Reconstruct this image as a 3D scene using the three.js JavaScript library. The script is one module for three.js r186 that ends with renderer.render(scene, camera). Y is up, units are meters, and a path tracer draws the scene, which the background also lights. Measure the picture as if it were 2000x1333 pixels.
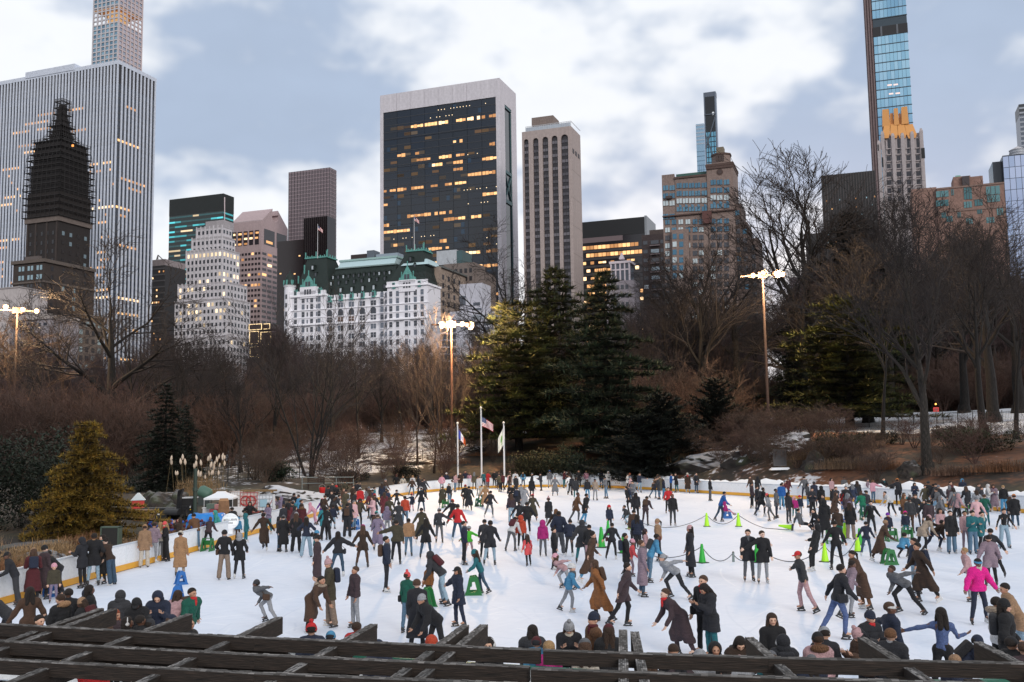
import * as THREE from 'three';
import { mergeGeometries } from 'three/addons/utils/BufferGeometryUtils.js';

// ---------------------------------------------------------------- camera, sky, sun, exposure
const scene = new THREE.Scene();
const F = 1900, CX = 1000, CY = 666.5;                       // photograph 2000 x 1333, focal length in its pixels
const camera = new THREE.PerspectiveCamera(2 * Math.atan(CY / F)*180 / Math.PI,1024/682,0.3,6000);
camera.rotation.order = 'YXZ';
camera.position.set(0,5.1,0);
camera.rotation.set(Math.atan(189.5 / F),0,-0.015);
camera.updateMatrixWorld(true);
const renderer = new THREE.WebGLRenderer({ antialias: true });
renderer.toneMapping = THREE.LinearToneMapping;
renderer.toneMappingExposure = 1.2;
renderer.shadowMap.enabled = true;

const V = (x, y, z) => new THREE.Vector3(x, y, z);
const ray = (px, py) => V((px - CX) / F,-(py - CY) / F,-1).applyQuaternion(camera.quaternion);
const rayH = (px, py, h) => { const r = ray(px, py); return r.multiplyScalar((h - 5.1) / r.y).add(camera.position); };   // where a sight line meets height h
const at = (px, py, d) => { const r = ray(px, py); return r.multiplyScalar(d / -r.z).add(camera.position); };            // where it meets the distance d
const yh = (px) => 871 - 0.015 * px;

// seeded noise
const rng = (s) => () => { s = (s + 0x6d2b79f5) | 0; let t = Math.imul(s ^ (s >>> 15),1 | s); t = (t + Math.imul(t ^ (t >>> 7),61 | t)) ^ t; return ((t ^ (t >>> 14)) >>> 0)/4294967296; };
const PERM = (() => { const r = rng(77), p = new Uint8Array(512), a = [...Array(256).keys()]; for (let i = 255; i > 0; i--) { const j = Math.floor(r()*(i + 1)); [a[i], a[j]] = [a[j], a[i]]; } for (let i = 0; i < 512; i++) p[i] = a[i & 255]; return p; })();
function noise(x, y, z) {
  const X = Math.floor(x), Y = Math.floor(y), Z = Math.floor(z); x -= X; y -= Y; z -= Z;
  const f = (t) => t * t * t * (t * (t * 6 - 15) + 10), u = f(x), v = f(y), w = f(z), P = PERM, xi = X & 255, yi = Y & 255, zi = Z & 255;
  const g = (h, a, b, c) => { h &= 15; const p = h < 8 ? a : b, q = h < 4 ? b : h === 12 || h === 14 ? a : c; return (h & 1 ? -p : p) + (h & 2 ? -q : q); };
  const A = P[xi] + yi, B = P[xi + 1] + yi, AA = P[A] + zi, AB = P[A + 1] + zi, BA = P[B] + zi, BB = P[B + 1] + zi, L = (a, b, t) => a + (b - a) * t;
  return L(L(L(g(P[AA], x, y, z), g(P[BA], x - 1, y, z), u), L(g(P[AB], x, y - 1, z), g(P[BB], x - 1, y - 1, z), u), v),
    L(L(g(P[AA + 1], x, y, z - 1), g(P[BA + 1], x - 1, y, z - 1), u), L(g(P[AB + 1], x, y - 1, z - 1), g(P[BB + 1], x - 1, y - 1, z - 1), u), v), w);
}
const fbm = (x, y, z, n) => { let s = 0, a = 0.5; for (let i = 0; i < n; i++) { s += a * noise(x, y, z); x *= 2.03; y *= 2.03; z *= 2.03; a *= 0.5; } return s; };
const clamp = (x, a = 0, b = 1) => Math.min(b, Math.max(a, x)), mix = (a, b, t) => a + (b - a) * t, sstep = (a, b, x) => { const t = clamp((x - a)/(b - a)); return t * t * (3 - 2 * t); };

// dusk sky under broken cloud: bright cream gaps, blue grey cloud banks, warm low light where the sun has gone down
const SUN = V(0.36,0.38,0.85).normalize();
{
  const W = 2048, H = 1024, data = new Float32Array(W * H * 4);
  // cloud banks as azimuth, elevation, widths (degrees) and how thick
  const banks = [[-13,22.5,6,3.4,1],[-19,20,5,3,.75],[-16,17.5,5,2.4,.9],[-20.5,12.5,4,2.6,.7],[-10,17,4.5,3.5,.55],[6.5,18.5,4.5,4,.55],[8,13,7,3.4,.75],[23,21,8,5.5,1.1],[19,14.5,6,3.2,.9],[28,15,5,4,.8],[-4,13,4,2,.4],[13,9,6,2,.6],[-28,24,7,3,.2],[30,25,8,4,.9]];
  for (let j = 0; j < H; j++) {
    const el = ((j + 0.5) / H - 0.5) * Math.PI, y = Math.sin(el), ed = el * 180 / Math.PI;
    for (let i = 0; i < W; i++) {
      const a = ((i + 0.5) / W - 0.5)*2 * Math.PI, x = Math.cos(a) * Math.cos(el), z = Math.sin(a) * Math.cos(el), o = (j * W + i)*4;
      if (y < -0.02) { data[o] = 0.16; data[o + 1] = 0.16; data[o + 2] = 0.17; data[o + 3] = 1; continue; }
      const k = 1/(Math.max(y,0) + 0.22), ux = x * k, uz = z * k;
      const wx = fbm(ux * 1.3 + 5,2, uz * 1.3,3)*0.9, n = fbm(ux * 1.7 + wx,7.3, uz * 2.3 + wx * 0.6,6), n2 = fbm(ux * 4 + 9,1.7, uz * 5,5);
      const az = Math.atan2(x,-z)*180 / Math.PI;
      let b = 0;
      if (Math.abs(az) < 60 && ed < 45) { const wa = az + n2*7 + wx * 4, we = ed + n * 5 + n2*2.5; for (const [ba, be, sa, se, t] of banks) b += t * Math.exp(-((wa - ba) ** 2/(2 * sa * sa * .6) + (we - be) ** 2/(2 * se * se * .6))); }
      const local = sstep(62,36, Math.abs(az)) * sstep(50,30, ed);
      const q = ed / 5.2 + fbm(az / 9,5, ed / 6,3)*0.8, big = fbm(az / 10.5, q,4.4,6), fine = fbm(az / 3.1, ed / 1.7,8.2,5), curl = fbm(az / 5, ed / 2.6 + 7,1.3,5);
      let c = clamp(mix(sstep(-0.12,0.32, n)*0.9, clamp(b * 0.86 + big * 1.2 + curl * 1.05 + fine * 0.5 - 0.11), local));
      c = sstep(0.02,0.95, c);
      const up = 0.93 - 0.14 * sstep(0.45,0.95, y), low = sstep(0.22,0, y);
      let r = mix(0.86,0.40, c), g = mix(0.885,0.485, c), bl = mix(0.925,0.63, c); { const k = 1 + fine * 0.05 + curl * 0.05; r *= k; g *= k; bl *= k; }
      r *= up; g *= up; bl *= up;
      const glow = Math.exp(-((az - 17) ** 2/260)) * Math.exp(-((ed - 7) ** 2)/60);
      r += glow * 0.16; g += glow * 0.09; bl += glow * 0.06;
      r += low * 0.02; data[o] = r; data[o + 1] = g; data[o + 2] = bl; data[o + 3] = 1;
    }
  }
  const sky = new THREE.DataTexture(data, W, H, THREE.RGBAFormat, THREE.FloatType);
  sky.mapping = THREE.EquirectangularReflectionMapping; sky.magFilter = THREE.LinearFilter; sky.minFilter = THREE.LinearFilter; sky.needsUpdate = true;
  scene.background = sky; scene.environment = sky;
}
const sun = new THREE.DirectionalLight(new THREE.Color(1.0,0.93,0.84),1.5);
sun.position.copy(SUN).multiplyScalar(300).add(V(0,0,-60)); sun.target.position.set(0,0,-60);
sun.castShadow = true; sun.shadow.radius = 45; sun.shadow.mapSize.set(2048,2048);
Object.assign(sun.shadow.camera, { left: -200, right: 200, top: 200, bottom: -200, near: 1, far: 900 });
scene.add(sun, sun.target);

// ---------------------------------------------------------------- helpers
const used = new Map();
const numbered = (n) => { const k = used.get(n) || 0; used.set(n, k + 1); return k ? n + '_' + String(k).padStart(3, '0') : n; };
function tag(o, label, category, group, kind) { if (label) o.userData.label = label; if (category) o.userData.category = category; if (group) o.userData.group = group; if (kind) o.userData.kind = kind; return o; }
function thing(name, label, category, pos = [0,0,0], ry = 0, group) {
  const o = new THREE.Group(); o.name = numbered(name); scene.add(o);
  Array.isArray(pos) ? o.position.set(...pos) : o.position.copy(pos); o.rotation.y = ry;
  return tag(o, label, category, group);
}
function part(parent, name, geo, mat, kind, label) { const m = new THREE.Mesh(geo, mat); m.name = parent === scene ? numbered(name) : name; m.castShadow = m.receiveShadow = true; parent.add(m); if (kind) m.userData.kind = kind; if (label) m.userData.label = label; return m; }
const struct = (name, geo, mat, kind = 'structure') => part(scene, name, geo, mat, kind);
const C3 = (c) => (Array.isArray(c) ? new THREE.Color().setRGB(...c) : new THREE.Color(c));
const mats = new Map();
function M(c, rough = 0.85, o = {}) {
  const key = JSON.stringify([c, rough, Object.entries(o).map(([k, v]) => [k, v?.uuid || v])]);
  if (!mats.has(key)) {
    const { lit,...rest } = o, phys = rest.clearcoat || rest.sheen || rest.transmission || rest.specularIntensity !== undefined;
    const m = new (phys ? THREE.MeshPhysicalMaterial : THREE.MeshStandardMaterial)({ color: C3(c), roughness: rough,...rest });
    if (lit) { m.emissive = C3(c); m.emissiveIntensity = lit; m.color.multiplyScalar(.08); }
    mats.set(key, m);
  }
  return mats.get(key);
}
// greyscale textures, multiplied with a material's own colour
function tex(w, h, f, srgb = true) {
  const d = new Uint8Array(w * h * 4);
  for (let j = 0; j < h; j++) for (let i = 0; i < w; i++) { const v = f(i / w, j / h), o = (j * w + i)*4; for (let c = 0; c < 3; c++) d[o + c] = 255 * clamp(Array.isArray(v) ? v[c] : v); d[o + 3] = 255; }
  const t = new THREE.DataTexture(d, w, h, THREE.RGBAFormat); t.wrapS = t.wrapT = THREE.RepeatWrapping; t.magFilter = THREE.LinearFilter; t.minFilter = THREE.LinearMipmapLinearFilter;
  if (srgb) t.colorSpace = THREE.SRGBColorSpace; t.needsUpdate = true; return t;
}
const TAU = Math.PI * 2;
const loop = (u, v, s, k, n = 4) => fbm(Math.cos(u * TAU) * s, Math.sin(u * TAU) * s + 13 * k, Math.cos(v * TAU) * s + 5, n)*0.5 + fbm(Math.sin(v * TAU) * s, Math.cos(u * TAU) * s + 31 * k, Math.sin(v * TAU + u * TAU) * s, n)*0.5;   // tiles
const T = {
  stone: tex(256,256, (u, v) => 0.86 + loop(u, v,2,1)*0.3 + loop(u, v,14,2,3)*0.18),
  streak: tex(256,256, (u, v) => 0.9 + loop(u, v * 0 + 0.3,9,3,4)*0.13 + loop(u, v,3,4)*0.14),
  wood: tex(512,128, (u, v) => 0.62 + fbm(u * 6, v * 46,3,4)*0.75 + (noise(u * 3, v * 13,8) > 0.42 ? -0.2 : 0)),
  bark: tex(128,256, (u, v) => 0.62 + fbm(Math.cos(u * TAU)*5, v * 7, Math.sin(u * TAU)*5,4)*0.9),
  cloth: tex(256,256, (u, v) => 0.84 + loop(u, v,4,9,4)*0.42),
};
const rep = (t, s, r = s) => { const c = t.clone(); c.repeat.set(s, r); c.needsUpdate = true; return c; };
const TS = { stone8: rep(T.stone,0.125), streak20: rep(T.streak,0.05), bark: rep(T.bark,1), wood1: rep(T.wood,0.7,3), cloth: rep(T.cloth,2), stone1: rep(T.stone,0.5), board: rep(tex(256,64, (u, v) => 0.95 + loop(u, v,3,21,4)*0.1 - (fbm(u * 30, v * 9,2,2) > 0.3 ? 0.09 : 0)),0.4,0.9) };

// gathers faces into one geometry (flat faces, uv in metres)
class Acc {
  constructor() { this.p = []; this.n = []; this.u = []; this.c = []; this.col = null; }
  tri(a, b, c, nn) {
    const ux = b[0] - a[0], uy = b[1] - a[1], uz = b[2] - a[2], vx = c[0] - a[0], vy = c[1] - a[1], vz = c[2] - a[2];
    let x = uy * vz - uz * vy, y = uz * vx - ux * vz, z = ux * vy - uy * vx; const l = Math.hypot(x, y, z) || 1; x /= l; y /= l; z /= l;
    const ax = Math.abs(x), ay = Math.abs(y), az = Math.abs(z);
    for (let k = 0; k < 3; k++) { const q = k === 0 ? a : k === 1 ? b : c; this.p.push(q[0], q[1], q[2]); if (nn) this.n.push(...nn[k]); else this.n.push(x, y, z); if (ay > ax && ay > az) this.u.push(q[0], q[2]); else if (ax > az) this.u.push(q[2], q[1]); else this.u.push(q[0], q[1]); if (this.col) this.c.push(...this.col); }
  }
  quad(a, b, c, d) { this.tri(a, b, c); this.tri(a, c, d); return this; }
  hexa(b, t) { this.quad(b[3], b[2], b[1], b[0]); this.quad(t[0], t[1], t[2], t[3]); for (let i = 0; i < 4; i++) { const j = (i + 1) % 4; this.quad(b[i], b[j], t[j], t[i]); } return this; }    // b, t: rings, counter-clockwise from above
  box(x0, x1, y0, y1, z0, z1) { return this.frustum(x0, x1, z0, z1, y0, x0, x1, z0, z1, y1); }
  frustum(x0, x1, z0, z1, y0, X0, X1, Z0, Z1, y1) { return this.hexa([[x0, y0, z1],[x1, y0, z1],[x1, y0, z0],[x0, y0, z0]],[[X0, y1, Z1],[X1, y1, Z1],[X1, y1, Z0],[X0, y1, Z0]]); }
  bar(a, b, w, h = w) {                                        // a beam of section w x h from a to b
    const d = V(...b).sub(V(...a)).normalize(), s = Math.abs(d.y) > 0.95 ? V(1,0,0) : V(0,1,0).cross(d).normalize(), u = d.clone().cross(s);
    const c = (p, i, j) => [p[0] + s.x * i * w / 2 + u.x * j * h / 2, p[1] + s.y * i * w / 2 + u.y * j * h / 2, p[2] + s.z * i * w / 2 + u.z * j * h / 2];
    const A = [c(a,-1,-1), c(a,1,-1), c(a,1,1), c(a,-1,1)], B = [c(b,-1,-1), c(b,1,-1), c(b,1,1), c(b,-1,1)];
    this.quad(A[3], A[2], A[1], A[0]); this.quad(B[0], B[1], B[2], B[3]);
    for (let i = 0; i < 4; i++) { const j = (i + 1) % 4; this.quad(A[i], A[j], B[j], B[i]); } return this;
  }
  tube(a, b, ra, rb, n = 5, sm = true, v0 = 0) {                        // tapered round limb
    let dx = b[0] - a[0], dy = b[1] - a[1], dz = b[2] - a[2]; const l = Math.hypot(dx, dy, dz) || 1e-6; dx /= l; dy /= l; dz /= l;
    let sx, sy, sz; if (Math.abs(dy) > 0.9) { sx = 0; sy = -dz; sz = dy; } else { sx = dz; sy = 0; sz = -dx; } const m = Math.hypot(sx, sy, sz); sx /= m; sy /= m; sz /= m;
    const tx = dy * sz - dz * sy, ty = dz * sx - dx * sz, tz = dx * sy - dy * sx, R = [];
    for (let i = 0; i <= n; i++) { const w = i / n * TAU, c = Math.cos(w), s = Math.sin(w); R.push([sx * c + tx * s, sy * c + ty * s, sz * c + tz * s]); }
    for (let i = 0; i < n; i++) {
      const p = R[i], q = R[i + 1], A = [a[0] + p[0] * ra, a[1] + p[1] * ra, a[2] + p[2] * ra], B = [a[0] + q[0] * ra, a[1] + q[1] * ra, a[2] + q[2] * ra], Cc = [b[0] + q[0] * rb, b[1] + q[1] * rb, b[2] + q[2] * rb], D = [b[0] + p[0] * rb, b[1] + p[1] * rb, b[2] + p[2] * rb];
      const k = this.u.length;
      if (sm) { this.tri(A, B, Cc,[p, q, q]); this.tri(A, Cc, D,[p, q, p]); } else this.quad(A, B, Cc, D);
      const U = [i / n, v0, (i + 1) / n, v0, (i + 1) / n, v0 + l * .5, i / n, v0, (i + 1) / n, v0 + l * .5, i / n, v0 + l * .5]; for (let e = 0; e < 12; e++) this.u[k + e] = U[e];
    }
    return this;
  }
  geo() {
    const g = new THREE.BufferGeometry(); g.setAttribute('position', new THREE.BufferAttribute(new Float32Array(this.p),3)); g.setAttribute('normal', new THREE.BufferAttribute(new Float32Array(this.n),3)); g.setAttribute('uv', new THREE.BufferAttribute(new Float32Array(this.u),2));
    if (this.c.length) g.setAttribute('color', new THREE.BufferAttribute(new Float32Array(this.c),3)); return g;
  }
  to(parent, name, mat, kind, label) { return part(parent, name, this.geo(), mat, kind, label); }
}
const boxes = new Map();
function boxGeo(w, h, t) { const k = [w, h, t].map((x) => x.toFixed(2)).join(); if (!boxes.has(k)) boxes.set(k, new Acc().box(-w / 2, w / 2,-h / 2, h / 2,-t / 2, t / 2).geo()); return boxes.get(k); }
const lathe = (pts, n = 16) => new THREE.LatheGeometry(pts.map((p) => new THREE.Vector2(...p)), n);

// ---------------------------------------------------------------- the rink's outline (boards), from the left end round the far side to the right
const P2 = (v) => [v.x, v.z];
const edgePx = [[37,1173],[130,1146.5],[200,1126.5],[275,1106.5],[375,1079.5],[440,1060],[498,1043.5],[530,1034.5],[620,1008],[720,982],[790,968],[860,960],[930,955.5],[1010,952.5],[1100,952],[1180,953.5],[1260,957],[1350,962.5],[1450,969],[1530,973.5],[1610,977.5],[1700,982.5],[1800,988.5],[1900,995],[2000,1003]];
const farEdge = [[-16.7,-23.2],[-16.8,-28],...edgePx.map(([x, y]) => P2(rayH(x, y,0))),[35,-52],[36,-40],[31,-26]];
const nearEdge = [[20,-18.6],[12,-16.6],[5.4,-16.3],[1.6,-17.2],[-4,-19.2],[-9,-21.2],[-16.7,-23.2]];
// resample to even panels
function resample(pts, step) { const c = new THREE.CatmullRomCurve3(pts.map((p) => V(p[0],0, p[1])), false, 'centripetal'); const n = Math.round(c.getLength() / step); return c.getSpacedPoints(n).map(P2); }
const farPts = resample(farEdge,2.4), nearPts = resample(nearEdge,2.4);
const rinkPoly = [...farPts,...nearPts.slice(1,-1)];
function rinkDist(x, z) {                                        // signed distance to the rink's outline, positive outside
  let d = 1e9, inside = false; const n = rinkPoly.length;
  for (let i = 0, j = n - 1; i < n; j = i++) {
    const [ax, az] = rinkPoly[j],[bx, bz] = rinkPoly[i], ex = bx - ax, ez = bz - az, t = clamp(((x - ax) * ex + (z - az) * ez)/(ex * ex + ez * ez));
    d = Math.min(d, (x - ax - ex * t) ** 2 + (z - az - ez * t) ** 2);
    if ((az > z) !== (bz > z) && x < ax + ex * (z - az)/(bz - az)) inside = !inside;
  }
  return (inside ? -1 : 1) * Math.sqrt(d);
}
// ground heights round the rink: low garden beside it, banks behind it, and a level park beyond
function lerpTab(tab, x) { if (x <= tab[0][0]) return tab[0]; for (let i = 1; i < tab.length; i++) if (x <= tab[i][0]) { const t = (x - tab[i - 1][0])/(tab[i][0] - tab[i - 1][0]); return tab[i].map((v, k) => mix(tab[i - 1][k], v, t)); } return tab[tab.length - 1]; }
const bank = [[-400,2.0,16],[250,2.2,18],[420,2.6,17],[560,4.2,22],[720,5.2,21],[900,5.6,15],[1050,5.6,10],[1300,5.6,8],[1500,5.5,7.5],[1700,5.5,10],[2000,5.5,13],[2600,5.5,14]];
const colOf = (x, z) => (z > -6 ? (x < 0 ? -400 : 2600) : CX + F * x / -z);
function groundH(x, z, sd = rinkDist(x, z)) {
  if (sd < 0.35) return -0.16;
  const near = sstep(-27,-20.5, z)*(x < 34 ? sstep(-24,-15.5, x) : 1);
  const [, A, L] = lerpTab(bank, clamp(colOf(x, z),-400,2600));
  let h = A * (1 - Math.exp(-(sd - 0.35) / L)) - 0.05;
  h += (fbm(x * 0.11,3, z * 0.11,4)*0.55 + fbm(x * 0.6,9, z * 0.6,2)*0.12) * sstep(1,8, sd) * sstep(400,60, sd);
  { const px = colOf(x, z); h += 2.3 * sstep(24,58, sd) * sstep(1430,1520, px) + 1.6 * sstep(12,45, sd) * sstep(540,620, px) * sstep(980,880, px); }
  h = mix(h,6, sstep(90,170, sd));
  return mix(h,-0.02, near) * sstep(0.3,1.4, sd) + -0.05*(1 - sstep(0.3,1.4, sd));
}
// one sheet out to the horizon: rings round the camera, fine ones where it looks
{
  const az = []; for (let a = -180; a < -36; a += 9) az.push(a); for (let a = -36; a < 36; a += 0.3) az.push(a); for (let a = 36; a <= 180; a += 9) az.push(a);
  const rad = [2,6,10]; for (let r = 14; r < 150; r *= 1.016) rad.push(r); for (let r = 150; r < 5200; r *= 1.12) rad.push(r);
  const pos = [], uv = [], idx = [], na = az.length;
  for (const r of rad) for (const a of az) {
    const x = Math.sin(a * Math.PI / 180) * r, z = -Math.cos(a * Math.PI / 180) * r;
    pos.push(x, Math.abs(a) > 90 ? -0.02 : groundH(x, z), z); uv.push((x + 90)/180, (-z)/180);
  }
  for (let i = 0; i + 1 < rad.length; i++) for (let j = 0; j + 1 < na; j++) { const a = i * na + j, b = a + 1, c = a + na, d = c + 1; idx.push(a, b, d, a, d, c); }
  const g = new THREE.BufferGeometry(); g.setAttribute('position', new THREE.Float32BufferAttribute(pos,3)); g.setAttribute('uv', new THREE.Float32BufferAttribute(uv,2)); g.setIndex(idx); g.computeVertexNormals();
  // colours: leaf litter, dead grass, bare soil and lying snow
  const N = 1536, d = new Uint8Array(N * N * 4), col = [0,0,0];
  for (let j = 0; j < N; j++) for (let i = 0; i < N; i++) {
    const x = (i + 0.5) / N * 180 - 90, z = -(j + 0.5) / N * 180, o = (j * N + i)*4;
    let sd = 40; if (z < -10) { const px0 = colOf(x, z); if (px0 > -200 && px0 < 2200) sd = rinkDist(x, z); }
    if (sd < -2) { d[o] = d[o + 1] = d[o + 2] = 150; d[o + 3] = 255; continue; }
    const px = colOf(x, z), n = fbm(x * 0.22,4, z * 0.22,4), nf = noise(x * 1.7,8, z * 1.7) * .6 + noise(x * 4.1,2, z * 4.1) * .5, dry = sstep(700,1250, px);
    const soil = [0.024,0.018,0.014], litter = [0.13,0.05,0.022], grass = [0.034,0.034,0.014], straw = [0.075,0.05,0.028];
    const lit = sstep(0.0,0.4, n + nf * 0.35 + dry * 0.15), gr = sstep(0.05,0.4, fbm(x * 0.13 + 7,1, z * 0.13,3) + nf * 0.15 + 0.05);
    for (let c = 0; c < 3; c++) { let v = mix(soil[c], mix(straw[c], litter[c], dry), lit); v = mix(v, grass[c], gr * 0.75); v = mix(v,[.25,.095,.042][c],.8 * sstep(1480,1540, px) * sstep(1740,1650, px) * sstep(8,12, sd) * sstep(27,22, sd)); col[c] = v * (1 + nf * 0.6); }
    let want = -0.34;
    want += 0.46 * sstep(500,580, px) * sstep(960,880, px) * sstep(5,12, sd) * sstep(60,40, sd);
    want += 0.3 * sstep(230,400, px) * sstep(560,460, px) * sstep(6,12, sd);
    want += 0.8 * sstep(1440,1500, px) * sstep(24,29, sd) * sstep(62,52, sd);
    want += 0.28 * sstep(1290,1350, px) * sstep(1620,1560, px) * sstep(24,12, sd);
    want += 0.45 * sstep(2.2,0.9, sd)*(px > 560 ? 1 : .3);
    want += 0.2 * sstep(46,70, sd);
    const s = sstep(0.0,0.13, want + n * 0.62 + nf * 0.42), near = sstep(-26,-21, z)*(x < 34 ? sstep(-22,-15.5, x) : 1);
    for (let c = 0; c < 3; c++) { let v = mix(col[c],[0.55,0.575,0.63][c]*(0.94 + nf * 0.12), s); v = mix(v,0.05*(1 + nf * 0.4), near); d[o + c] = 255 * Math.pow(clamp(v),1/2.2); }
    d[o + 3] = 255;
  }
  const t = new THREE.DataTexture(d, N, N, THREE.RGBAFormat); t.colorSpace = THREE.SRGBColorSpace; t.magFilter = THREE.LinearFilter; t.wrapS = t.wrapT = THREE.ClampToEdgeWrapping; t.needsUpdate = true;
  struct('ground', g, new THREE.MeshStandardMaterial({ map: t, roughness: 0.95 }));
}
// ice: one sheet, milky and scored by blades
{
  const s = new THREE.Shape(rinkPoly.map(([x, z]) => new THREE.Vector2(x,-z))), g = new THREE.ShapeGeometry(s); g.rotateX(-Math.PI / 2);
  const p = g.attributes.position, uv = new Float32Array(p.count * 2); for (let i = 0; i < p.count; i++) { uv[i * 2] = (p.getX(i) + 40)/90; uv[i * 2 + 1] = (-p.getZ(i) - 15)/90; } g.setAttribute('uv', new THREE.BufferAttribute(uv,2));
  const N = 2048, c = document.createElement('canvas'); c.width = c.height = N; const x = c.getContext('2d'), r = rng(5);
  x.fillStyle = 'rgb(224,230,239)'; x.fillRect(0,0, N, N);
  const im = x.getImageData(0,0, N, N);
  for (let j = 0; j < N; j++) for (let i = 0; i < N; i++) { const n = fbm(i / 210, j / 210,3,3)*0.6 + noise(i / 9, j / 9,5)*0.15 + noise(i / 3.1, j / 3.1,1)*0.1, w = sstep(0.05,0.4, fbm(i / 330, j / 330,9,3)), o = (j * N + i)*4; im.data[o] += n * 30 - w * 20; im.data[o + 1] += n * 25 - w * 14; im.data[o + 2] += n * 19 - w * 7; }
  x.putImageData(im,0,0);
  for (let k = 0; k < 9000; k++) {
    const X = r() * N, Y = r() * N, R = 40 + r()*300, a = r() * TAU, da = (r() - 0.5)*0.9, lite = r() < 0.45; x.strokeStyle = lite ? `rgba(255,255,255,${0.22 + r()*0.4})` : `rgba(176,190,208,${0.12 + r()*0.22})`; x.lineWidth = 0.5 + r()*0.7;
    x.beginPath(); x.arc(X, Y, R, a, a + da, da < 0); x.stroke();
  }
  const t = new THREE.CanvasTexture(c); t.colorSpace = THREE.SRGBColorSpace; t.wrapS = t.wrapT = THREE.RepeatWrapping;
  struct('ice', g, new THREE.MeshStandardMaterial({ map: t, roughness: 0.6, color: new THREE.Color(0.89,0.915,0.97) }));
}
// boards round the ice: every panel, its yellow kick strip and cap rail
const boardMat = M('#eef2f7',0.35, { map: TS.board }), kickMat = M([0.72,0.36,0.035],0.5), capMat = M([0.04,0.05,0.06],0.5), greenCap = M([0.02,0.13,0.09],0.5);
const panelPose = (a, b, off = 0) => { const dx = b[0] - a[0], dz = b[1] - a[1], l = Math.hypot(dx, dz); return { x: (a[0] + b[0])/2 - dz / l * off, z: (a[1] + b[1])/2 + dx / l * off, l, ry: Math.atan2(-dz, dx) }; };
function boards(name, label, pts, h, cap, kick) {
  const b = thing(name, label, 'rink boards',[0,0,0],0, 'boards round the ice');
  for (let i = 0; i + 1 < pts.length; i++) {
    const q = panelPose(pts[i], pts[i + 1],0), put = (nm, geo, mat, y, n) => { const m = part(b, nm, geo, mat); m.position.set(q.x + Math.sin(q.ry) * n, y, q.z + Math.cos(q.ry) * n); m.rotation.y = q.ry; return m; };
    put('board_panel', boxGeo(q.l - 0.02, h - 0.06,0.06), boardMat, h / 2,0);
    put('cap_rail', boxGeo(q.l,0.05,0.12), cap, h + 0.0,0);
    if (kick) for (const s of [1,-1]) put('kick_strip', boxGeo(q.l - 0.01,0.23,0.02), kickMat,0.14, s * 0.045);
  }
  return b;
}
boards('rink_boards', 'white boards with a yellow kick strip curving round the far ice', farPts,1.05, M([0.55,0.6,0.66],0.5), true);
boards('rink_boards', 'white boards with a green cap rail behind the pergola', nearPts,1.06, greenCap, false);
// shovelled snow heaped along the outside of the far boards
{
  const heaps = [[520,.35,.5],[585,.5,1],[640,.5,.9],[672,1.15,1],[700,.6,.6],[1060,.5,.8],[1080,1.0,.9],[1096,1.3,.9],[1118,.9,1],[1160,.95,1.3],[1190,.8,1],[1230,.9,1.2],[1285,.8,1.2],[1440,.8,1.2],[1480,1.0,1.6],[1540,.6,1],[1655,1.2,1],[1680,.9,1],[1755,1.45,.9],[1785,.8,.9],[1830,1.0,1.1],[1870,1.1,1],[1905,.9,1],[1965,.9,1.1],[1995,.8,1]];
  const pos = [], idx = [], n = farPts.length, S = 14; let base = 0;
  const cum = farPts.map((p) => colOf(p[0], p[1]));
  const rows = []; for (let i = 0; i + 1 < n; i++) for (let k = 0; k < 8; k++) { const t = k / 8, x = mix(farPts[i][0], farPts[i + 1][0], t), z = mix(farPts[i][1], farPts[i + 1][1], t), q = panelPose(farPts[i], farPts[i + 1]); rows.push([x, z,-Math.sin(q.ry),-Math.cos(q.ry), mix(cum[i], cum[i + 1], t)]); }
  const good = rows.filter((r) => r[4] > 480 && r[4] < 2100);
  for (const [x, z, nx, nz, px] of good) {
    let top = px > 1030 ? 0.62 : 0.12; for (const [hx, hh, w] of heaps) top = Math.max(top, hh * .42 * Math.exp(-(((px - hx)/((px > 1500 ? 40 : 28) * w)) ** 2)) + (px > 1030 ? 0.42 : 0));
    top += noise(px * 0.09,4,1)*0.13 + noise(px * 0.31,2,7)*0.06; top = Math.max(0.03, top);
    for (let s = 0; s < S; s++) { const u = s / (S - 1), out = 0.07 + u * (0.9 + top * 0.9), f = Math.sin(Math.min(1, u * 1.6 + 0.28) * Math.PI * 0.5)*(1 - sstep(0.4,1, u)); const X = x + nx * out, Z = z + nz * out; pos.push(X, Math.max(groundH(X, Z) - 0.05,-.1) + (top + 0.5) * f * 1.05 + noise(X * 2.2,3, Z * 2.2)*0.08 * f + (u < 0.02 ? -0.25 : 0), Z); }
    base++;
  }
  for (let i = 0; i + 1 < base; i++) { if (Math.abs(good[i + 1][4] - good[i][4]) > 60) continue; for (let s = 0; s + 1 < S; s++) { const a = i * S + s, b = a + 1, c = a + S, d = c + 1; idx.push(a, b, d, a, d, c); } }
  const g = new THREE.BufferGeometry(); g.setAttribute('position', new THREE.Float32BufferAttribute(pos,3)); g.setIndex(idx); g.computeVertexNormals();
  tag(struct('snow_bank', g, M([0.78,0.81,0.86],0.8), 'stuff'), 'white ploughed snow heaped along the outside of the far boards', 'snow');
}

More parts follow.
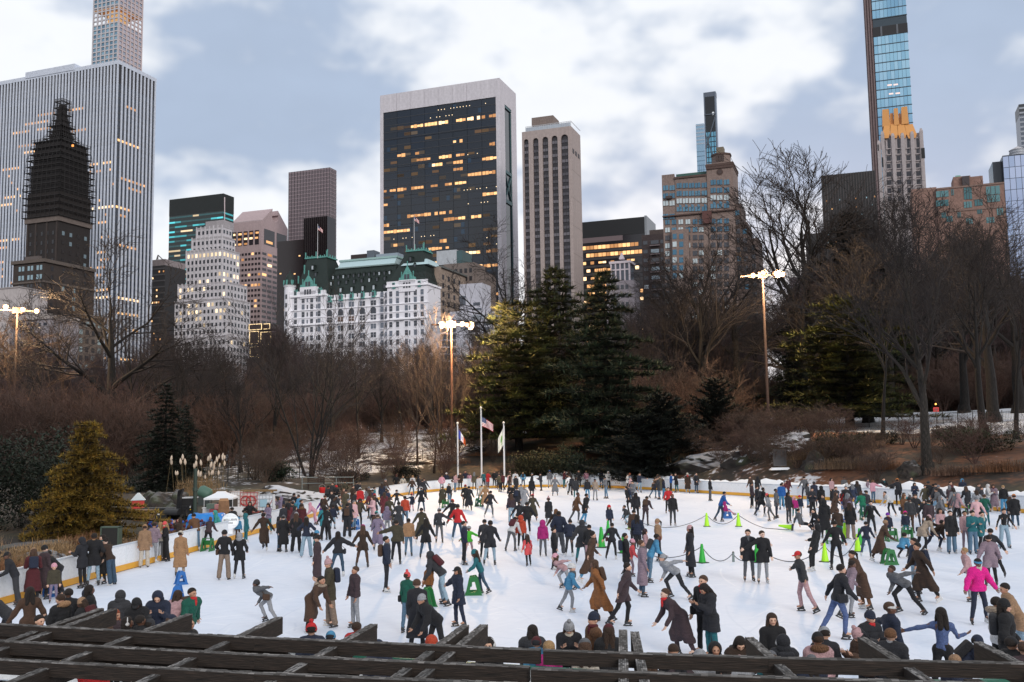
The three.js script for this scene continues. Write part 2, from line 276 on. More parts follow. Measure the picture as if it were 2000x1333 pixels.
// ---------------------------------------------------------------- the city: every block stands on the same street grid, turned 20 degrees from the camera
const GRID = -20 * Math.PI / 180, city = rng(1907);
class Bld {
  constructor(name, label, o, category = 'building') {           // o.c: pixel of the front right roof corner, o.d: its distance; o.l / o.r: pixel columns of the far left and far right edges
    const p = at(o.c[0], o.c[1], o.d); this.H = o.h || p.y; this.th = GRID;
    this.g = thing(name, label, category,[p.x,0, p.z], GRID); this.g.updateMatrixWorld(true);
    this.inv = new THREE.Matrix4().copy(this.g.matrixWorld).invert(); this.cam = camera.position.clone().applyMatrix4(this.inv);
    this.W = o.w || -this.f(o.l, o.c[1])[0]; this.D = o.dp || Math.max(4, Math.min(-this.s(o.r, o.c[1])[0],90));
  }
  loc(px, py) { return ray(px, py).transformDirection(this.inv); }
  f(px, py, z = 0) { const r = this.loc(px, py), t = (z - this.cam.z) / r.z; return [this.cam.x + r.x * t, this.cam.y + r.y * t]; }     // pixel -> x, y on the front plane
  s(px, py, x = 0) { const r = this.loc(px, py), t = (x - this.cam.x) / r.x; return [this.cam.z + r.z * t, this.cam.y + r.y * t]; }     // pixel -> z, y on the right-hand side
  y(px, py, z = 0) { return this.f(px, py, z)[1]; }
  box(name, mat, x0, x1, y0, y1, z0, z1, kind) { return new Acc().box(x0, x1, y0, y1, z0, z1).to(this.g, name, mat, kind); }
  win(name, mat, x, y, w, h, z = 0, t = 0.24, parent = this.g) { const m = part(parent, name, boxGeo(w, h, t), mat); m.position.set(x, y, z); return m; }        // on a wall that faces front
  side(name, mat, z, y, w, h, x = 0, t = 0.24) { const m = part(this.g, name, boxGeo(t, h, w), mat); m.position.set(x, y, z); return m; }                           // on a wall that faces right
  grid(name, pick, x0, x1, nx, y0, y1, ny, w, h, z = 0, face = 'f') { for (let j = 0; j < ny; j++) for (let i = 0; i < nx; i++) { const mat = pick(i, j); if (!mat) continue; const u = nx > 1 ? mix(x0, x1, i / (nx - 1)) : x0, v = ny > 1 ? mix(y0, y1, j / (ny - 1)) : y0; face === 'f' ? this.win(name, mat, u, v, w, h, z) : this.side(name, mat, u, v, w, h, z); } }
}
const glassDark = M([0.014,0.02,0.032],0.08), glassBlue = M([0.03,0.05,0.08],0.1), glassGrey = M([0.06,0.065,0.08],0.18), bronze = M([0.03,0.024,0.022],0.4);
const warm = [[0.5,.46,.17],[0.95,.5,.2],[1.35,.56,.24],[1.9,.66,.36]].map(([k, g, b]) => M([1.0, g, b],0.6, { lit: k })), warmWhite = [0.6,0.95,1.5].map((k) => M([1.0,0.76,0.47],0.6, { lit: k })), coolLit = [0.35,0.6].map((k) => M([0.55,0.85,1.0],0.6, { lit: k })), tealLit = [0.4,0.65,0.95].map((k) => M([0.12,0.72,0.80],0.5, { lit: k }));
const pick = (a, r = city) => a[Math.floor(r() * a.length)];
const st = (c, r = 0.85) => M(c, r, { map: TS.stone8 }), sk = (c, r = 0.8) => M(c, r, { map: TS.streak20 });

// 1. marble ribbed tower
{
  const b = new Bld('ribbed_tower', 'tall white marble ribbed office tower with lit windows, widest of the skyline', { c: [231,117], d: 520, l: 0, r: 306 });
  const W = 108, D = b.D, H = b.H, rib = sk([0.68,0.735,0.86],0.6), pitch = 2.28, top = 13;
  b.box('wall', M([0.018,0.026,0.045],0.08),-W + 0.5,-0.42,-2, H - 2.2,-D + 0.5,-0.42);
  b.box('parapet', rib,-W,0.1, H - 2.2, H,-D,0.1);
  const pa = b.f(50,146)[0], pb = b.f(146,128)[0]; b.box('raised_parapet', rib, pa, pb, H - 1.2, H + 2.4,-6,0.4);
  const gr = boxGeo(1.0, H - 0.2,0.5), n = Math.floor(W / pitch);
  for (let i = 0; i <= n; i++) { const m = part(b.g, 'rib', gr, rib), x = -0.55 - i * pitch; m.position.set(x, (H - 2.2)/2 - 1,-0.2 + (x > pa && x < pb ? 0.12 : 0)); }
  const gs = boxGeo(0.5, H - 0.2,1.1), m2 = Math.round(D / 3.0); for (let i = 1; i <= m2; i++) { const m = part(b.g, 'rib', gs, rib); m.position.set(-0.2, (H - 2.2)/2 - 1,-0.55 - i * (D - 1.2) / m2); }
  const floors = 48, fh = (H - top - 4) / floors, band = M([0.05,0.052,0.062],0.5);
  const fb = boxGeo(W - 2,1.15,0.3), sb = boxGeo(0.3,1.15, D - 2);
  for (let j = 0; j < floors; j++) { const y = 4 + j * fh; let m = part(b.g, 'spandrel', fb, band); m.position.set(-W / 2, y,-0.5); m = part(b.g, 'spandrel', sb, band); m.position.set(-0.5, y,-D / 2); }
  b.box('louvre', M([0.03,0.03,0.036],0.7),-W + 0.55,-0.34, H - top, H - 2.3,-D + 0.55,-0.34);
  // lit offices: runs of bays on some floors
  const runs = [[.945,10,17,1],[.945,-2,-5,0],[.885,9,14,0],[.835,-1,6,2],[.835,-2,-5,2],[.74,1,8,1],[.735,-2,-8,1],[.705,-3,-8,0],[.64,0,7,3],[.64,-1,-4,2],[.615,2,3,1],[.615,-2,-4,1],[.94,19,24,0],[.925,21,30,1],[.9,24,33,1],[.89,20,24,1],[.86,23,30,0],[.83,23,28,2],[.80,30,36,1],[.715,29,38,2],[.69,32,36,2],[.58,30,37,2],[.56,33,36,1],[.52,34,38,1],[.555,1,3,1],[.53,2,4,2],[.50,1,3,1],[.475,2,4,1],[.45,2,4,1],[.42,1,4,2],[.40,0,8,3],[.40,-1,-7,3],[.33,1,9,2],[.32,-2,-7,2],[.30,3,6,1],[.225,1,7,1],[.22,-2,-7,2],[.205,2,5,2],[.15,5,8,2],[.12,2,7,2],[.06,1,9,2],[.085,-1,-6,2],[.045,-1,-7,2],[.1,4,8,3],[.77,1,9,2],[.66,12,19,2],[.48,20,27,2],[.46,26,31,1],[.36,24,33,2],[.28,10,16,2],[.26,1,5,2],[.18,1,9,2],[.6,1,4,1],[.35,-1,-7,2],[.55,-2,-6,1]];
  const lw = boxGeo(1.0,1.25,0.1), ls = boxGeo(0.1,1.25,1.5), fr = (D - 1.2) / m2;
  for (const [v, a, e, k] of runs) { const j = Math.round(v * floors), y = 4 + j * fh + 1.35; for (let i = Math.min(Math.abs(a), Math.abs(e)); i <= Math.max(Math.abs(a), Math.abs(e)); i++) { if (city() < 0.12) continue; const right = a < 0 || e < 0, m = part(b.g, 'lit_window', right ? ls : lw, warm[clamp(k - (city() < 0.3 ? 1 : 0),0,3)]); right ? m.position.set(-0.36, y,-0.55 - (i - 0.5) * fr) : m.position.set(-0.55 - (i + 0.5) * pitch, y,-0.36); } }
  for (let k = 0; k < 150; k++) { const j = Math.floor(city() * floors * 0.8), i = Math.floor(city() * n), m = part(b.g, 'lit_window', lw, pick(warm.slice(0,2))); m.position.set(-0.55 - (i + 0.5) * pitch,4 + j * fh + 1.35,-0.36); }
}
// 2. slender gridded tower behind it
{
  const b = new Bld('grid_tower', 'slender pale tower with a square window grid and open lit drum floor', { c: [229.5,112], d: 800, l: 178.5, r: 277 });
  const W = b.W, D = b.D, fl = 3.95, y0 = 262, H = 430, frame = sk([0.62,0.60,0.64],0.6), open = [b.y(228,41), b.y(228,12)];
  b.box('wall', sk([0.5,0.48,0.52]),-W + 0.5,-0.5,0, open[0],-D + 0.5,-0.5); b.box('upper_wall', sk([0.5,0.48,0.52]),-W + 0.5,-0.5, open[1], H,-D + 0.5,-0.5);
  new Acc().tube([-W / 2, open[0],-D / 2],[-W / 2, open[1],-D / 2], W * 0.3, W * 0.3,20).to(b.g, 'drum_wall', M([1,0.55,0.2],0.6, { lit: 0.55 }));
  const beam = M([0.9,0.5,0.2],0.7); b.box('ceiling_slab', beam,-W + 0.6,-0.6, open[1] - 0.4, open[1] - 0.02,-D + 0.6,-0.6);
  const pane = [M([0.10,0.19,0.27],0.08, { metalness: 0.6 }), M([0.16,0.27,0.36],0.08, { metalness: 0.7 }), M([0.22,0.35,0.44],0.1, { metalness: 0.7 })], paneR = [M([0.42,0.40,0.46],0.1, { metalness: 0.6 }), M([0.3,0.33,0.4],0.1, { metalness: 0.6 })];
  for (let i = 0; i <= 6; i++) { const m = part(b.g, 'column', boxGeo(1.25, H - y0,0.9), frame); m.position.set(-W + i * W / 6*0.96 + W * 0.02, (H + y0)/2,-0.3); const s = part(b.g, 'column', boxGeo(0.9, H - y0,1.25), M([0.66,0.55,0.56],0.6, { map: TS.streak20 })); s.position.set(-0.3, (H + y0)/2,-D + i * D / 6*0.96 + D * 0.02); }
  for (let j = 0; y0 + j * fl < H; j++) {
    const y = y0 + j * fl; b.win('beam', frame,-W / 2, y, W,1.1,-0.32,0.9); const s = part(b.g, 'beam', boxGeo(0.9,1.1, D), M([0.66,0.55,0.56],0.6, { map: TS.streak20 })); s.position.set(-0.32, y,-D / 2);
    if (y + fl / 2 > open[0] && y + fl / 2 < open[1] || y < 325 || y > 392) continue;
    for (let i = 0; i < 6; i++) { b.win('window', pick(pane),-W + (i + 0.5) * W / 6*0.96 + W * 0.02, y + fl / 2,3.3,2.8,-0.45,0.2); b.side('window', pick(paneR),-D + (i + 0.5) * D / 6*0.96 + D * 0.02, y + fl / 2,3.3,2.8,-0.45,0.2); }
  }
}
// 3. brick hotel tower wrapped in scaffolding, its lower wings in front
{
  const b = new Bld('scaffolded_tower', 'dark brown spired hotel tower wrapped in scaffolding', { c: [118,300], d: 450, l: 56, r: 180 });
  const W = b.W, D = Math.min(b.D,24), brick = st([0.028,0.0215,0.021]), iron = M([0.016,0.0135,0.014],0.7), dark = st([0.018,0.015,0.016]);
  const y1 = b.y(118,372), y2 = b.y(118,315), y3 = b.y(118,262), y4 = b.y(118,238), y5 = b.y(125,183);
  b.box('wall', brick,-W,0,-2, y1,-D,0); b.box('upper_stage', dark,-W + 0.8,-0.8, y1, y2,-D + 0.8,-0.8);
  new Acc().frustum(-W + 1.4,-1.4,-D + 1.4,-1.4, y2,-W + 1.9,-1.9,-D + 1.9,-1.9, y3 - 2).frustum(-W + 4,-4,-D + 4,-4, y3 - 2,-W + 8,-8,-D + 8,-8, y3 + 3).to(b.g, 'roof', dark);
  new Acc().frustum(-W * .68,-W * .32,-D * .68,-D * .32, y3,-W * .64,-W * .36,-D * .64,-D * .36, y4).frustum(-W * .62,-W * .38,-D * .62,-D * .38, y4,-W * .56,-W * .44,-D * .56,-D * .44, y5 - 1).to(b.g, 'spire', dark);
  for (const [n0, n1, s0, s1, q] of [[y1 - 12, y1 + 1,1.6,1.6,1],[y1 + 1, y2 + 2,1.5,0.7,1],[y2 + 2, y3 - 2,0.3,-0.8,1],[y3 - 2, y3 + 3,-2.2,-6,.8],[y3 + 2, y4 + 1,-W * 0.28,-W * 0.28,.8],[y4 + 1, y5,-W * .33,-W * .37,.7]]) {
    const levels = Math.max(2, Math.round((n1 - n0)/3));
    for (let j = 0; j <= levels; j++) {
      const y = mix(n0, n1, j / levels), o = mix(s0, s1, j / levels), a = new Acc();
      a.box(-W - o, o, y, y + 0.28, o - 0.9 * q, o).box(-W - o, o, y, y + 0.28,-D - o,-D - o + 0.9).box(o - 0.9, o, y, y + 0.28,-D - o, o).box(-W - o,-W - o + 0.9, y, y + 0.28,-D - o, o).box(-W - o, o, y + 1.2, y + 1.3, o - 0.08, o).box(o - 0.08, o, y + 1.2, y + 1.3,-D - o, o).to(b.g, 'scaffold_deck', iron);
    }
    const a = new Acc(); for (let i = 0; i <= 8; i++) { a.bar([mix(-W - s0, s0, i / 8), n0, s0],[mix(-W - s1, s1, i / 8), n1 + 1.5, s1],0.16); a.bar([s0, n0, mix(-D - s0, s0, i / 8)],[s1, n1 + 1.5, mix(-D - s1, s1, i / 8)],0.16); } a.to(b.g, 'scaffold_pole', iron, 'stuff');
  }
  const stone = st([0.2,0.16,0.145]); b.box('cornice', stone,-W - 0.7,0.7, y1 - 14.5, y1 - 12.3,-D - 0.7,0.7);
  for (const u of [0,0.33,0.67,1]) b.box('pier', st([0.06,0.045,0.042]),-W * u - (u === 0 ? .9 : u === 1 ? -.9 : 0.45) - .45,-W * u - (u === 0 ? .9 : u === 1 ? -.9 : .45) + .45,0, y1 - 14.6,0,0.3);
  const pale = M([0.16,0.22,0.26],0.1), hid = M([0.018,0.017,0.02],0.2);
  b.grid('window', () => (city() < 0.22 ? pale : hid),-W * 0.85,-W * 0.15,5,52, y1 - 20,13,1.1,1.9,0.02); b.grid('window', () => (city() < 0.3 ? pale : hid),-D * 0.85,-D * 0.15,4,52, y1 - 20,13,1.5,1.9,0.02, 'r');
  b.win('orange_lamp', M([1,0.35,0.08],0.5, { lit: 1.5 }), b.f(137,283)[0], b.f(137,283)[1],0.9,0.9,-1.4,0.5);
}
{
  const b = new Bld('brick_hotel_wing', 'brown brick hotel wing with stone top floors below the scaffolded tower', { c: [86,508], d: 425, l: 26, r: 180 });
  const W = b.W, H = b.H, D = 30, brick = st([0.058,0.043,0.038]), stone = st([0.15,0.12,0.105]), hid = M([0.03,0.03,0.035],0.2), pale = M([0.25,0.36,0.42],0.12);
  b.box('wall', brick,-W,0,-2, H,-D,0); b.box('cornice', stone,-W - 0.8,0.8, H - 0.9, H + 0.6,-D,0.8); b.box('string_course', stone,-W - 0.4,0.4, H - 10, H - 9.2,-D,0.4);
  b.box('parapet', M([0.1,0.08,0.075],0.7),-W * 0.7,-W * 0.25, H + 0.6, H + 2.4,-3,-1);
  for (let k = 0; k < 3; k++) for (let q = 0; q < 2; q++) b.grid('window', (i, j) => (j > 5 ? pale : hid),-W * 0.78 + k * W * 0.29 + q * 1.9,0,1, H - 32, H - 3.2,8,1.2,2.1,0.02);
  b.grid('window', (i, j) => (city() < .2 ? pale : hid),-D * 0.8,-D * 0.15,4, H - 32, H - 3.2,8,1.4,2.0,0.02, 'r');
}
{
  const b = new Bld('apartment_house', 'tan masonry apartment house with pilasters low behind the bare trees', { c: [150,612], d: 400, l: 88, r: 204 });
  const W = b.W, H = b.H, D = Math.min(b.D,26), stone = st([0.20,0.155,0.13]), hid = M([0.03,0.028,0.03],0.2), pale = M([0.3,0.38,0.4],0.12);
  b.box('wall', stone,-W,0,-2, H,-D,0); b.box('cornice', st([0.28,0.22,0.185]),-W - 0.6,0.6, H - 1, H,-D,0.6);
  const r = new Acc(); for (let i = 0; i <= 14; i++) r.bar([-i * W / 14, H,0.1],[-i * W / 14, H + 2.6,0.1],0.12); r.bar([-W, H + 2.6,0.1],[0, H + 2.6,0.1],0.15).bar([-W, H + 1.4,.1],[0, H + 1.4,.1],.12).to(b.g, 'roof_railing', M([0.03,.03,.03],.6), 'stuff');
  for (let i = 0; i < 6; i++) b.box('pilaster', st([0.27,0.21,0.175]),-W + i * W / 5.2,-W + i * W / 5.2 + 0.8,0, H - 1,0,0.35);
  b.grid('window', () => (city() < 0.25 ? pale : hid),-W * 0.88,-W * 0.1,5, H - 22, H - 4,6,1.8,2.0,0.02); b.grid('window', () => (city() < 0.45 ? pale : hid),-D * 0.82,-D * 0.15,4, H - 22, H - 4,6,1.7,2.0,0.02, 'r');
}
{
  const b = new Bld('low_pale_building', 'plain pale building block above the warm flood lamps', { c: [38,562], d: 380, l: -40, r: 42 });
  b.box('wall', sk([0.55,0.5,0.5]),-b.W,0,-2, b.H,-14,0); b.box('cap', sk([0.4,.36,.36]),-b.W - .3,.3, b.H, b.H + .5,-14.3,.3);
  const e = new Bld('low_grey_building', 'low lavender grey building with a cornice behind the brown brush', { c: [96,622], d: 350, l: 20, r: 104 });
  e.box('wall', sk([0.36,0.33,0.36]),-e.W,0,-2, e.H,-14,0); e.box('cornice', sk([.5,.44,.42]),-e.W - .5,.5, e.H - .2, e.H + 1.6,-14,.7); e.grid('attic_window', () => glassDark,-e.W * .9,-e.W * .1,6, e.H - 2,0,1,1.5,1.0,.03);
}
{
  const b = new Bld('dark_office_block', 'narrow dark office block with a triangular roof frame', { c: [322,518], d: 620, l: 296, r: 332 });
  b.box('wall', M([0.03,0.028,0.03],0.5),-b.W,0,-2, b.H,-20,0); for (let j = 0; j < 16; j++) b.win('floor_band', M([0.09,0.085,0.09],0.5),-b.W / 2, b.H - 2 - j * 4, b.W,0.9,0.05);
  b.grid('lit_window', () => (city() < 0.22 ? pick(warm) : null),-b.W * .9,-b.W * .1,6, b.H - 60, b.H - 4,15,0.9,1.1,.06); b.box('pale_cap', sk([.34,.29,.3]),-b.W,0, b.H, b.H + 4,-20,0);
  const p = b.f(302,497), q = b.f(296,516), r = b.f(322,516); new Acc().bar([p[0], p[1],-3],[q[0], q[1],-3],0.5).bar([p[0], p[1],-3],[r[0], r[1],-3],0.5).bar([p[0], p[1],-3],[p[0], b.H,-3],0.4).to(b.g, 'roof_frame', M([.2,.2,.2],.5));
}
// 4. dark green glass slab
{
  const b = new Bld('green_glass_slab', 'dark slab tower striped with teal lit floors', { c: [436,378.5], d: 700, l: 331, r: 456.5 });
  const W = b.W, D = Math.min(b.D,16), H = b.H, cap = b.y(436,411); b.box('wall', M([0.016,0.026,0.026],0.25),-W,0,-2, H,-D,0); b.box('plant_screen', st([0.024,0.03,0.031],0.75),-W - .1,.1, cap, H + .2,-D - .1,.1);
  const fl = 3.62; for (let j = 0; j < 30; j++) { const y = cap - 1.6 - j * fl; for (let i = 0; i < 9; i++) { const r = city(), m = r < 0.42 ? pick(tealLit) : r < 0.5 ? pick(warmWhite.slice(0,2)) : M([0.03,0.11,0.12],0.15); b.win('floor_window', m,-W + (i + 0.5) * W / 9, y, W / 9 - 0.12, j % 1 ? 1 : 1.25,0.03,.1); } if (j < 20) b.side('floor_window', pick([tealLit[0], M([0.03,0.11,0.12],0.15)]),-D / 2, y, D * 0.9,1.2,.03,.1); }
  new Acc().bar([b.f(440,440)[0], b.y(440,440),1],[b.f(440,386)[0], b.y(440,386),1],0.5).to(b.g, 'mast', M([.6,.5,.52],.5));
}
// 5. stepped white tower
{
  const b = new Bld('stepped_white_tower', 'stepped white masonry tower with setbacks and warm lit windows', { c: [434,443], d: 560, l: 384, r: 453 });
  const white = st([0.76,0.73,0.78]), hid = M([0.04,0.045,0.055],0.18), pane = (p) => () => (city() < p ? pick(warmWhite) : hid); let count = 0;
  const mech = [b.f(397,432), b.f(432,432)]; b.box('roof_house', st([.48,.45,.48]), mech[0][0], mech[1][0], b.H - 1, mech[0][1],-12,-2); b.box('roof_house', st([.5,.47,.5]), b.f(418,432)[0], mech[1][0] + .5, b.H - 1, b.y(420,430),-8,-1.5);
  const tiers = [[443,384,434,453,463],[463,375,434,459,487],[487,364,434,468,551],[552,348,442,482.5,583],[584,341,443.5,488.5,658],[659,341,442,503.5,760]];
  let z0 = 0, x1 = 0;
  tiers.forEach(([t, l, c, r, e], k) => {
    const front = k * 2.2, H = b.y(c, t, front), xr = b.f(c, t, front)[0], xl = b.f(l, t, front)[0], low = k === 5 ? -2 : b.y(c, e, front) - 3, zr = Math.max(-60, b.s(r, t, xr)[0]);
    b.box('tier_wall', white, xl, xr, low, H, zr, front); b.box('parapet', st([.56,.53,.56]), xl - .2, xr + .2, H - .1, H + .7, zr, front + .2);
    const rows = Math.max(1, Math.round((H - Math.max(low,24))/3.9)), nx = Math.max(3, Math.round((xr - xl)/2.9)), nz = Math.max(2, Math.round((front - zr)/3.1));
    for (let j = 0; j < rows; j++) { const y = H - 2.6 - j * 3.9; if (y < low) break; const p = k === 2 ? (j === 0 ? .9 : j === 5 ? .6 : .06) : k === 3 || (k === 4 && j < 3) ? .26 : .05; for (let i = 0; i < nx; i++) if (count++ < 420) b.win('window', pane(p)(), xl + (i + .6)*(xr - xl)/(nx + .2), y,1.25,2.1, front + .02); for (let i = 0; i < nz; i++) if (count++ < 420) b.side('window', pane(k === 2 ? (j === 0 || j === 3 || j === 5 ? .7 : .15) : .05)(), front - (i + .6)*(front - zr)/(nz + .2), y,1.4,2.1, xr + .02); }
    if (k < 4) for (let i = 0; i <= nx; i++) b.box('pilaster', white, xl + i * (xr - xl) / nx - .3, xl + i * (xr - xl) / nx + .3, Math.max(low, H - 9), H + 1.2, front, front + .4);
  });
}
// 6. pink granite tower with a broken pediment
{
  const c = new Bld('pediment_tower', 'pink granite tower crowned by a broken pediment with a round notch', { c: [511.5,424], d: 740, l: 452, r: 562 });
  const W = c.W, H = c.H, D = Math.min(c.D,40), pink = sk([0.52,0.40,0.415]), hid = M([0.035,0.03,0.036],0.2), lowH = H - 4;
  const zz = -D, peak = c.s(546.5,415.5)[1];
  c.box('wall', pink,-W,0,-2, lowH,-D,0);
  // gable end faces right: profile across z, with the round notch cut from the ridge
  const half = D / 2, s = new THREE.Shape(); s.moveTo(0, lowH); s.lineTo(D, lowH); s.lineTo(D, lowH + 1.5); const R = 4.6, cy = lowH + 8.2, top = peak + 4; s.lineTo(half + R * .8, mix(lowH + 1.5, top,1 - R * .8 / half)); s.lineTo(half + R * .62, cy + R * .3); s.absarc(half, cy, R,.3, Math.PI - .3, true); s.lineTo(half - R * .8, mix(lowH + 1.5, top,1 - R * .8 / half)); s.lineTo(0, lowH + 1.5);
  const g = new THREE.ExtrudeGeometry(s, { depth: W, bevelEnabled: false, curveSegments: 14 }); g.rotateY(Math.PI / 2); g.translate(-W,0,0); part(c.g, 'pediment', g, pink);
  c.box('roof', M([0.07,.13,.12],.6),-W + .4,-.6, lowH + .8, lowH + 1.9,-D + .3,-.3);
  const yr = (px, py) => c.y(px, py);
  const bandT = yr(500,450), bandB = yr(500,478);
  for (let i = 0; i < 5; i++) { const x = -W * .9 + i * W * .185; c.win('tall_window', hid, x, (bandT + bandB)/2, W * .13, bandT - bandB,.03); for (let j = 0; j < 3; j++) if (city() < .75) c.win('lit_window', pick(warm), x + (city() - .5), bandT - 2 - j * 4, W * .1,1.5,.12,.1); }
  for (const [a, e] of [[.08,.48],[.56,.94]]) { c.side('tall_window', hid,-D * (a + e)/2, (bandT + bandB)/2 + 1, D * (e - a), bandT - bandB + 1,.03); c.side('lit_window', warm[1],-D * (a + e)/2, bandB + 3, D * (e - a) * .6,2,.13,.1); }
  for (let j = 0; j < 24; j++) { const y = bandB - 7 - j * 4.1; for (let i = 0; i < 9; i++) c.win('window', city() < (j === 6 || j === 16 ? .7 : .1) ? pick(warm) : hid,-W * .94 + i * W * .108, y, W * .07,1.9,.02); for (let i = 0; i < 5; i++) c.side('window', city() < .12 ? pick(warm) : hid,-D * .1 - i * D * .2, y, D * .15,1.9,.02); }
}
{
  const b = new Bld('boutique_boxes', 'stack of dark shop boxes outlined in warm light strips', { c: [536,676], d: 540, l: 488, r: 541 });
  const skin = M([.045,.03,.03],.5), led = M([1,.72,.38],.5, { lit: 1.5 });
  const cube = (x0, y0, x1, y1, z) => { const a = b.f(x0, y0, z), e = b.f(x1, y1, z); b.box('box_wall', skin, a[0], e[0], e[1], a[1], z - 10, z); const t = .28; b.box('light_strip', led, a[0], e[0], a[1] - t, a[1], z, z + .2); b.box('light_strip', led, e[0] - t, e[0], e[1], a[1] - t, z, z + .2); b.box('light_strip', led, a[0], a[0] + t, e[1], a[1] - t, z, z + .2); b.box('light_strip', led, a[0] + t, e[0] - t, e[1], e[1] + t, z, z + .2); };
  cube(486,634,511,644,-4); cube(513,633,527,643,-6); cube(487,648,505,672,-1); cube(509,649,529,673,-2); cube(488,678,503,697,1); cube(504,677,538,699,0); b.box('base', skin, b.f(486,700)[0],0,-2, b.y(500,701),-12,2);
}
// 7. dark glass tower and the darker block before it
{
  const b = new Bld('brown_glass_tower', 'flat topped brown glass tower with fine gridlines', { c: [644,327], d: 720, l: 564, r: 657 });
  const W = b.W, D = Math.min(b.D,14), H = b.H; b.box('wall', M([.15,.115,.13],.25),-W,0,-2, H,-D,0); const v = M([.032,.026,.03],.5), h = M([.26,.2,.22],.5);
  for (let i = 0; i <= 14; i++) b.win('mullion', v,-i * W / 14, H / 2,.35, H,.06,.2); for (let j = 0; j < 38; j++) { b.win('floor_line', h,-W / 2, H - 1 - j * 2.9, W,.7,.02,.2); b.side('floor_line', h,-D / 2, H - 1 - j * 2.9, D,.7,.02,.2); } for (let i = 1; i < 5; i++) b.side('mullion', v,-i * D / 5, H / 2,.35, H,.06,.2);
  const e = new Bld('bronze_glass_block', 'near black bronze glass block standing before the brown tower', { c: [639,422], d: 690, l: 593, r: 643 });
  e.box('wall', M([.012,.008,.009],.14),-e.W,0,-2, e.H,-12,0); e.box('lower_wing', M([.02,.013,.014],.14),-e.W - 22,-e.W,-2, e.y(570,470),-10,.5); for (let i = 1; i < 12; i++) e.win('mullion', M([.03,.02,.02],.4),-i * e.W / 12, e.H / 2,.25, e.H,.05,.15);
  for (let k = 0; k < 5; k++) e.win('lit_window', warm[2],-e.W - 3 - k * 4, e.y(570,470) - 12 - (k * 13 % 40),1.4,.9,.6,.1);
}
// 8. chateau style hotel
function flagGeo(w, h, seed, droop = 0) {                          // a waving sheet, pole side at x = 0
  const g = new THREE.PlaneGeometry(w, h,20,10), p = g.attributes.position; g.translate(w / 2,-h / 2,0);
  for (let i = 0; i < p.count; i++) { const u = p.getX(i) / w, v = p.getY(i) / h; p.setXYZ(i, p.getX(i)*(1 - droop * .65) , p.getY(i) - droop * u * w * (.9 + v * .3) - u * u * w * .14, Math.sin(u * 7 + seed + v * 1.5)*0.12 * w * (0.25 + u)); }
  g.computeVertexNormals(); return g;
}
function flagTex(kind) {
  const c = document.createElement('canvas'); c.width = 380; c.height = 200; const x = c.getContext('2d');
  if (kind === 'stripes') { for (let i = 0; i < 13; i++) { x.fillStyle = i % 2 ? '#e8e4e2' : '#a81c2e'; x.fillRect(0, i * 200/13,380,200/13 + 1); } x.fillStyle = '#23335f'; x.fillRect(0,0,152,200*7/13); x.fillStyle = '#fff'; for (let j = 0; j < 9; j++) for (let i = 0; i < (j % 2 ? 5 : 6); i++) { x.beginPath(); const X = 14 + i * 25 + (j % 2 ? 12 : 0), Y = 12 + j * 10.5; for (let k = 0; k < 10; k++) { const a = k * Math.PI / 5 - Math.PI / 2, r = k % 2 ? 1.8 : 4.5; x.lineTo(X + Math.cos(a) * r, Y + Math.sin(a) * r); } x.fill(); } }
  if (kind === 'city') { ['#3a45a8', '#e9e6e4', '#e2672a'].forEach((f, i) => { x.fillStyle = f; x.fillRect(i * 127,0,127,200); }); x.strokeStyle = '#3a45a8'; x.lineWidth = 4; x.beginPath(); x.arc(190,100,34,0, TAU); x.stroke(); x.fillStyle = '#3a45a8'; x.fillRect(178,80,24,30); x.fillRect(168,118,44,6); }
  if (kind === 'park') { x.fillStyle = '#dedcd2'; x.fillRect(0,0,380,200); x.fillStyle = '#5c9a3a'; x.beginPath(); x.ellipse(190,95,52,40,0.3,0, TAU); x.fill(); x.fillStyle = '#dedcd2'; x.fillRect(186,70,4,80); x.fillStyle = '#5c9a3a'; x.fillRect(140,150,100,8); }
  const t = new THREE.CanvasTexture(c); t.colorSpace = THREE.SRGBColorSpace; return new THREE.MeshStandardMaterial({ map: t, roughness: 0.8, side: THREE.DoubleSide });
}
const flagMats = { stripes: flagTex('stripes'), city: flagTex('city'), park: flagTex('park') };
function roofFlag(label, px, y0, y1, d) {
  const a = at(px, y0, d), t = at(px, y1, d), f = thing('roof_flag', label, 'flag', a,0, 'flags on the hotel roof'), h = t.y - a.y;
  part(f, 'flagpole', new THREE.CylinderGeometry(.1,.16, h,8).translate(0, h / 2,0), M([.5,.5,.52],.5)); const m = part(f, 'flag_cloth', flagGeo(3.2,2.0, px,.55), flagMats.stripes); m.position.set(.12, h - .6,0);
}
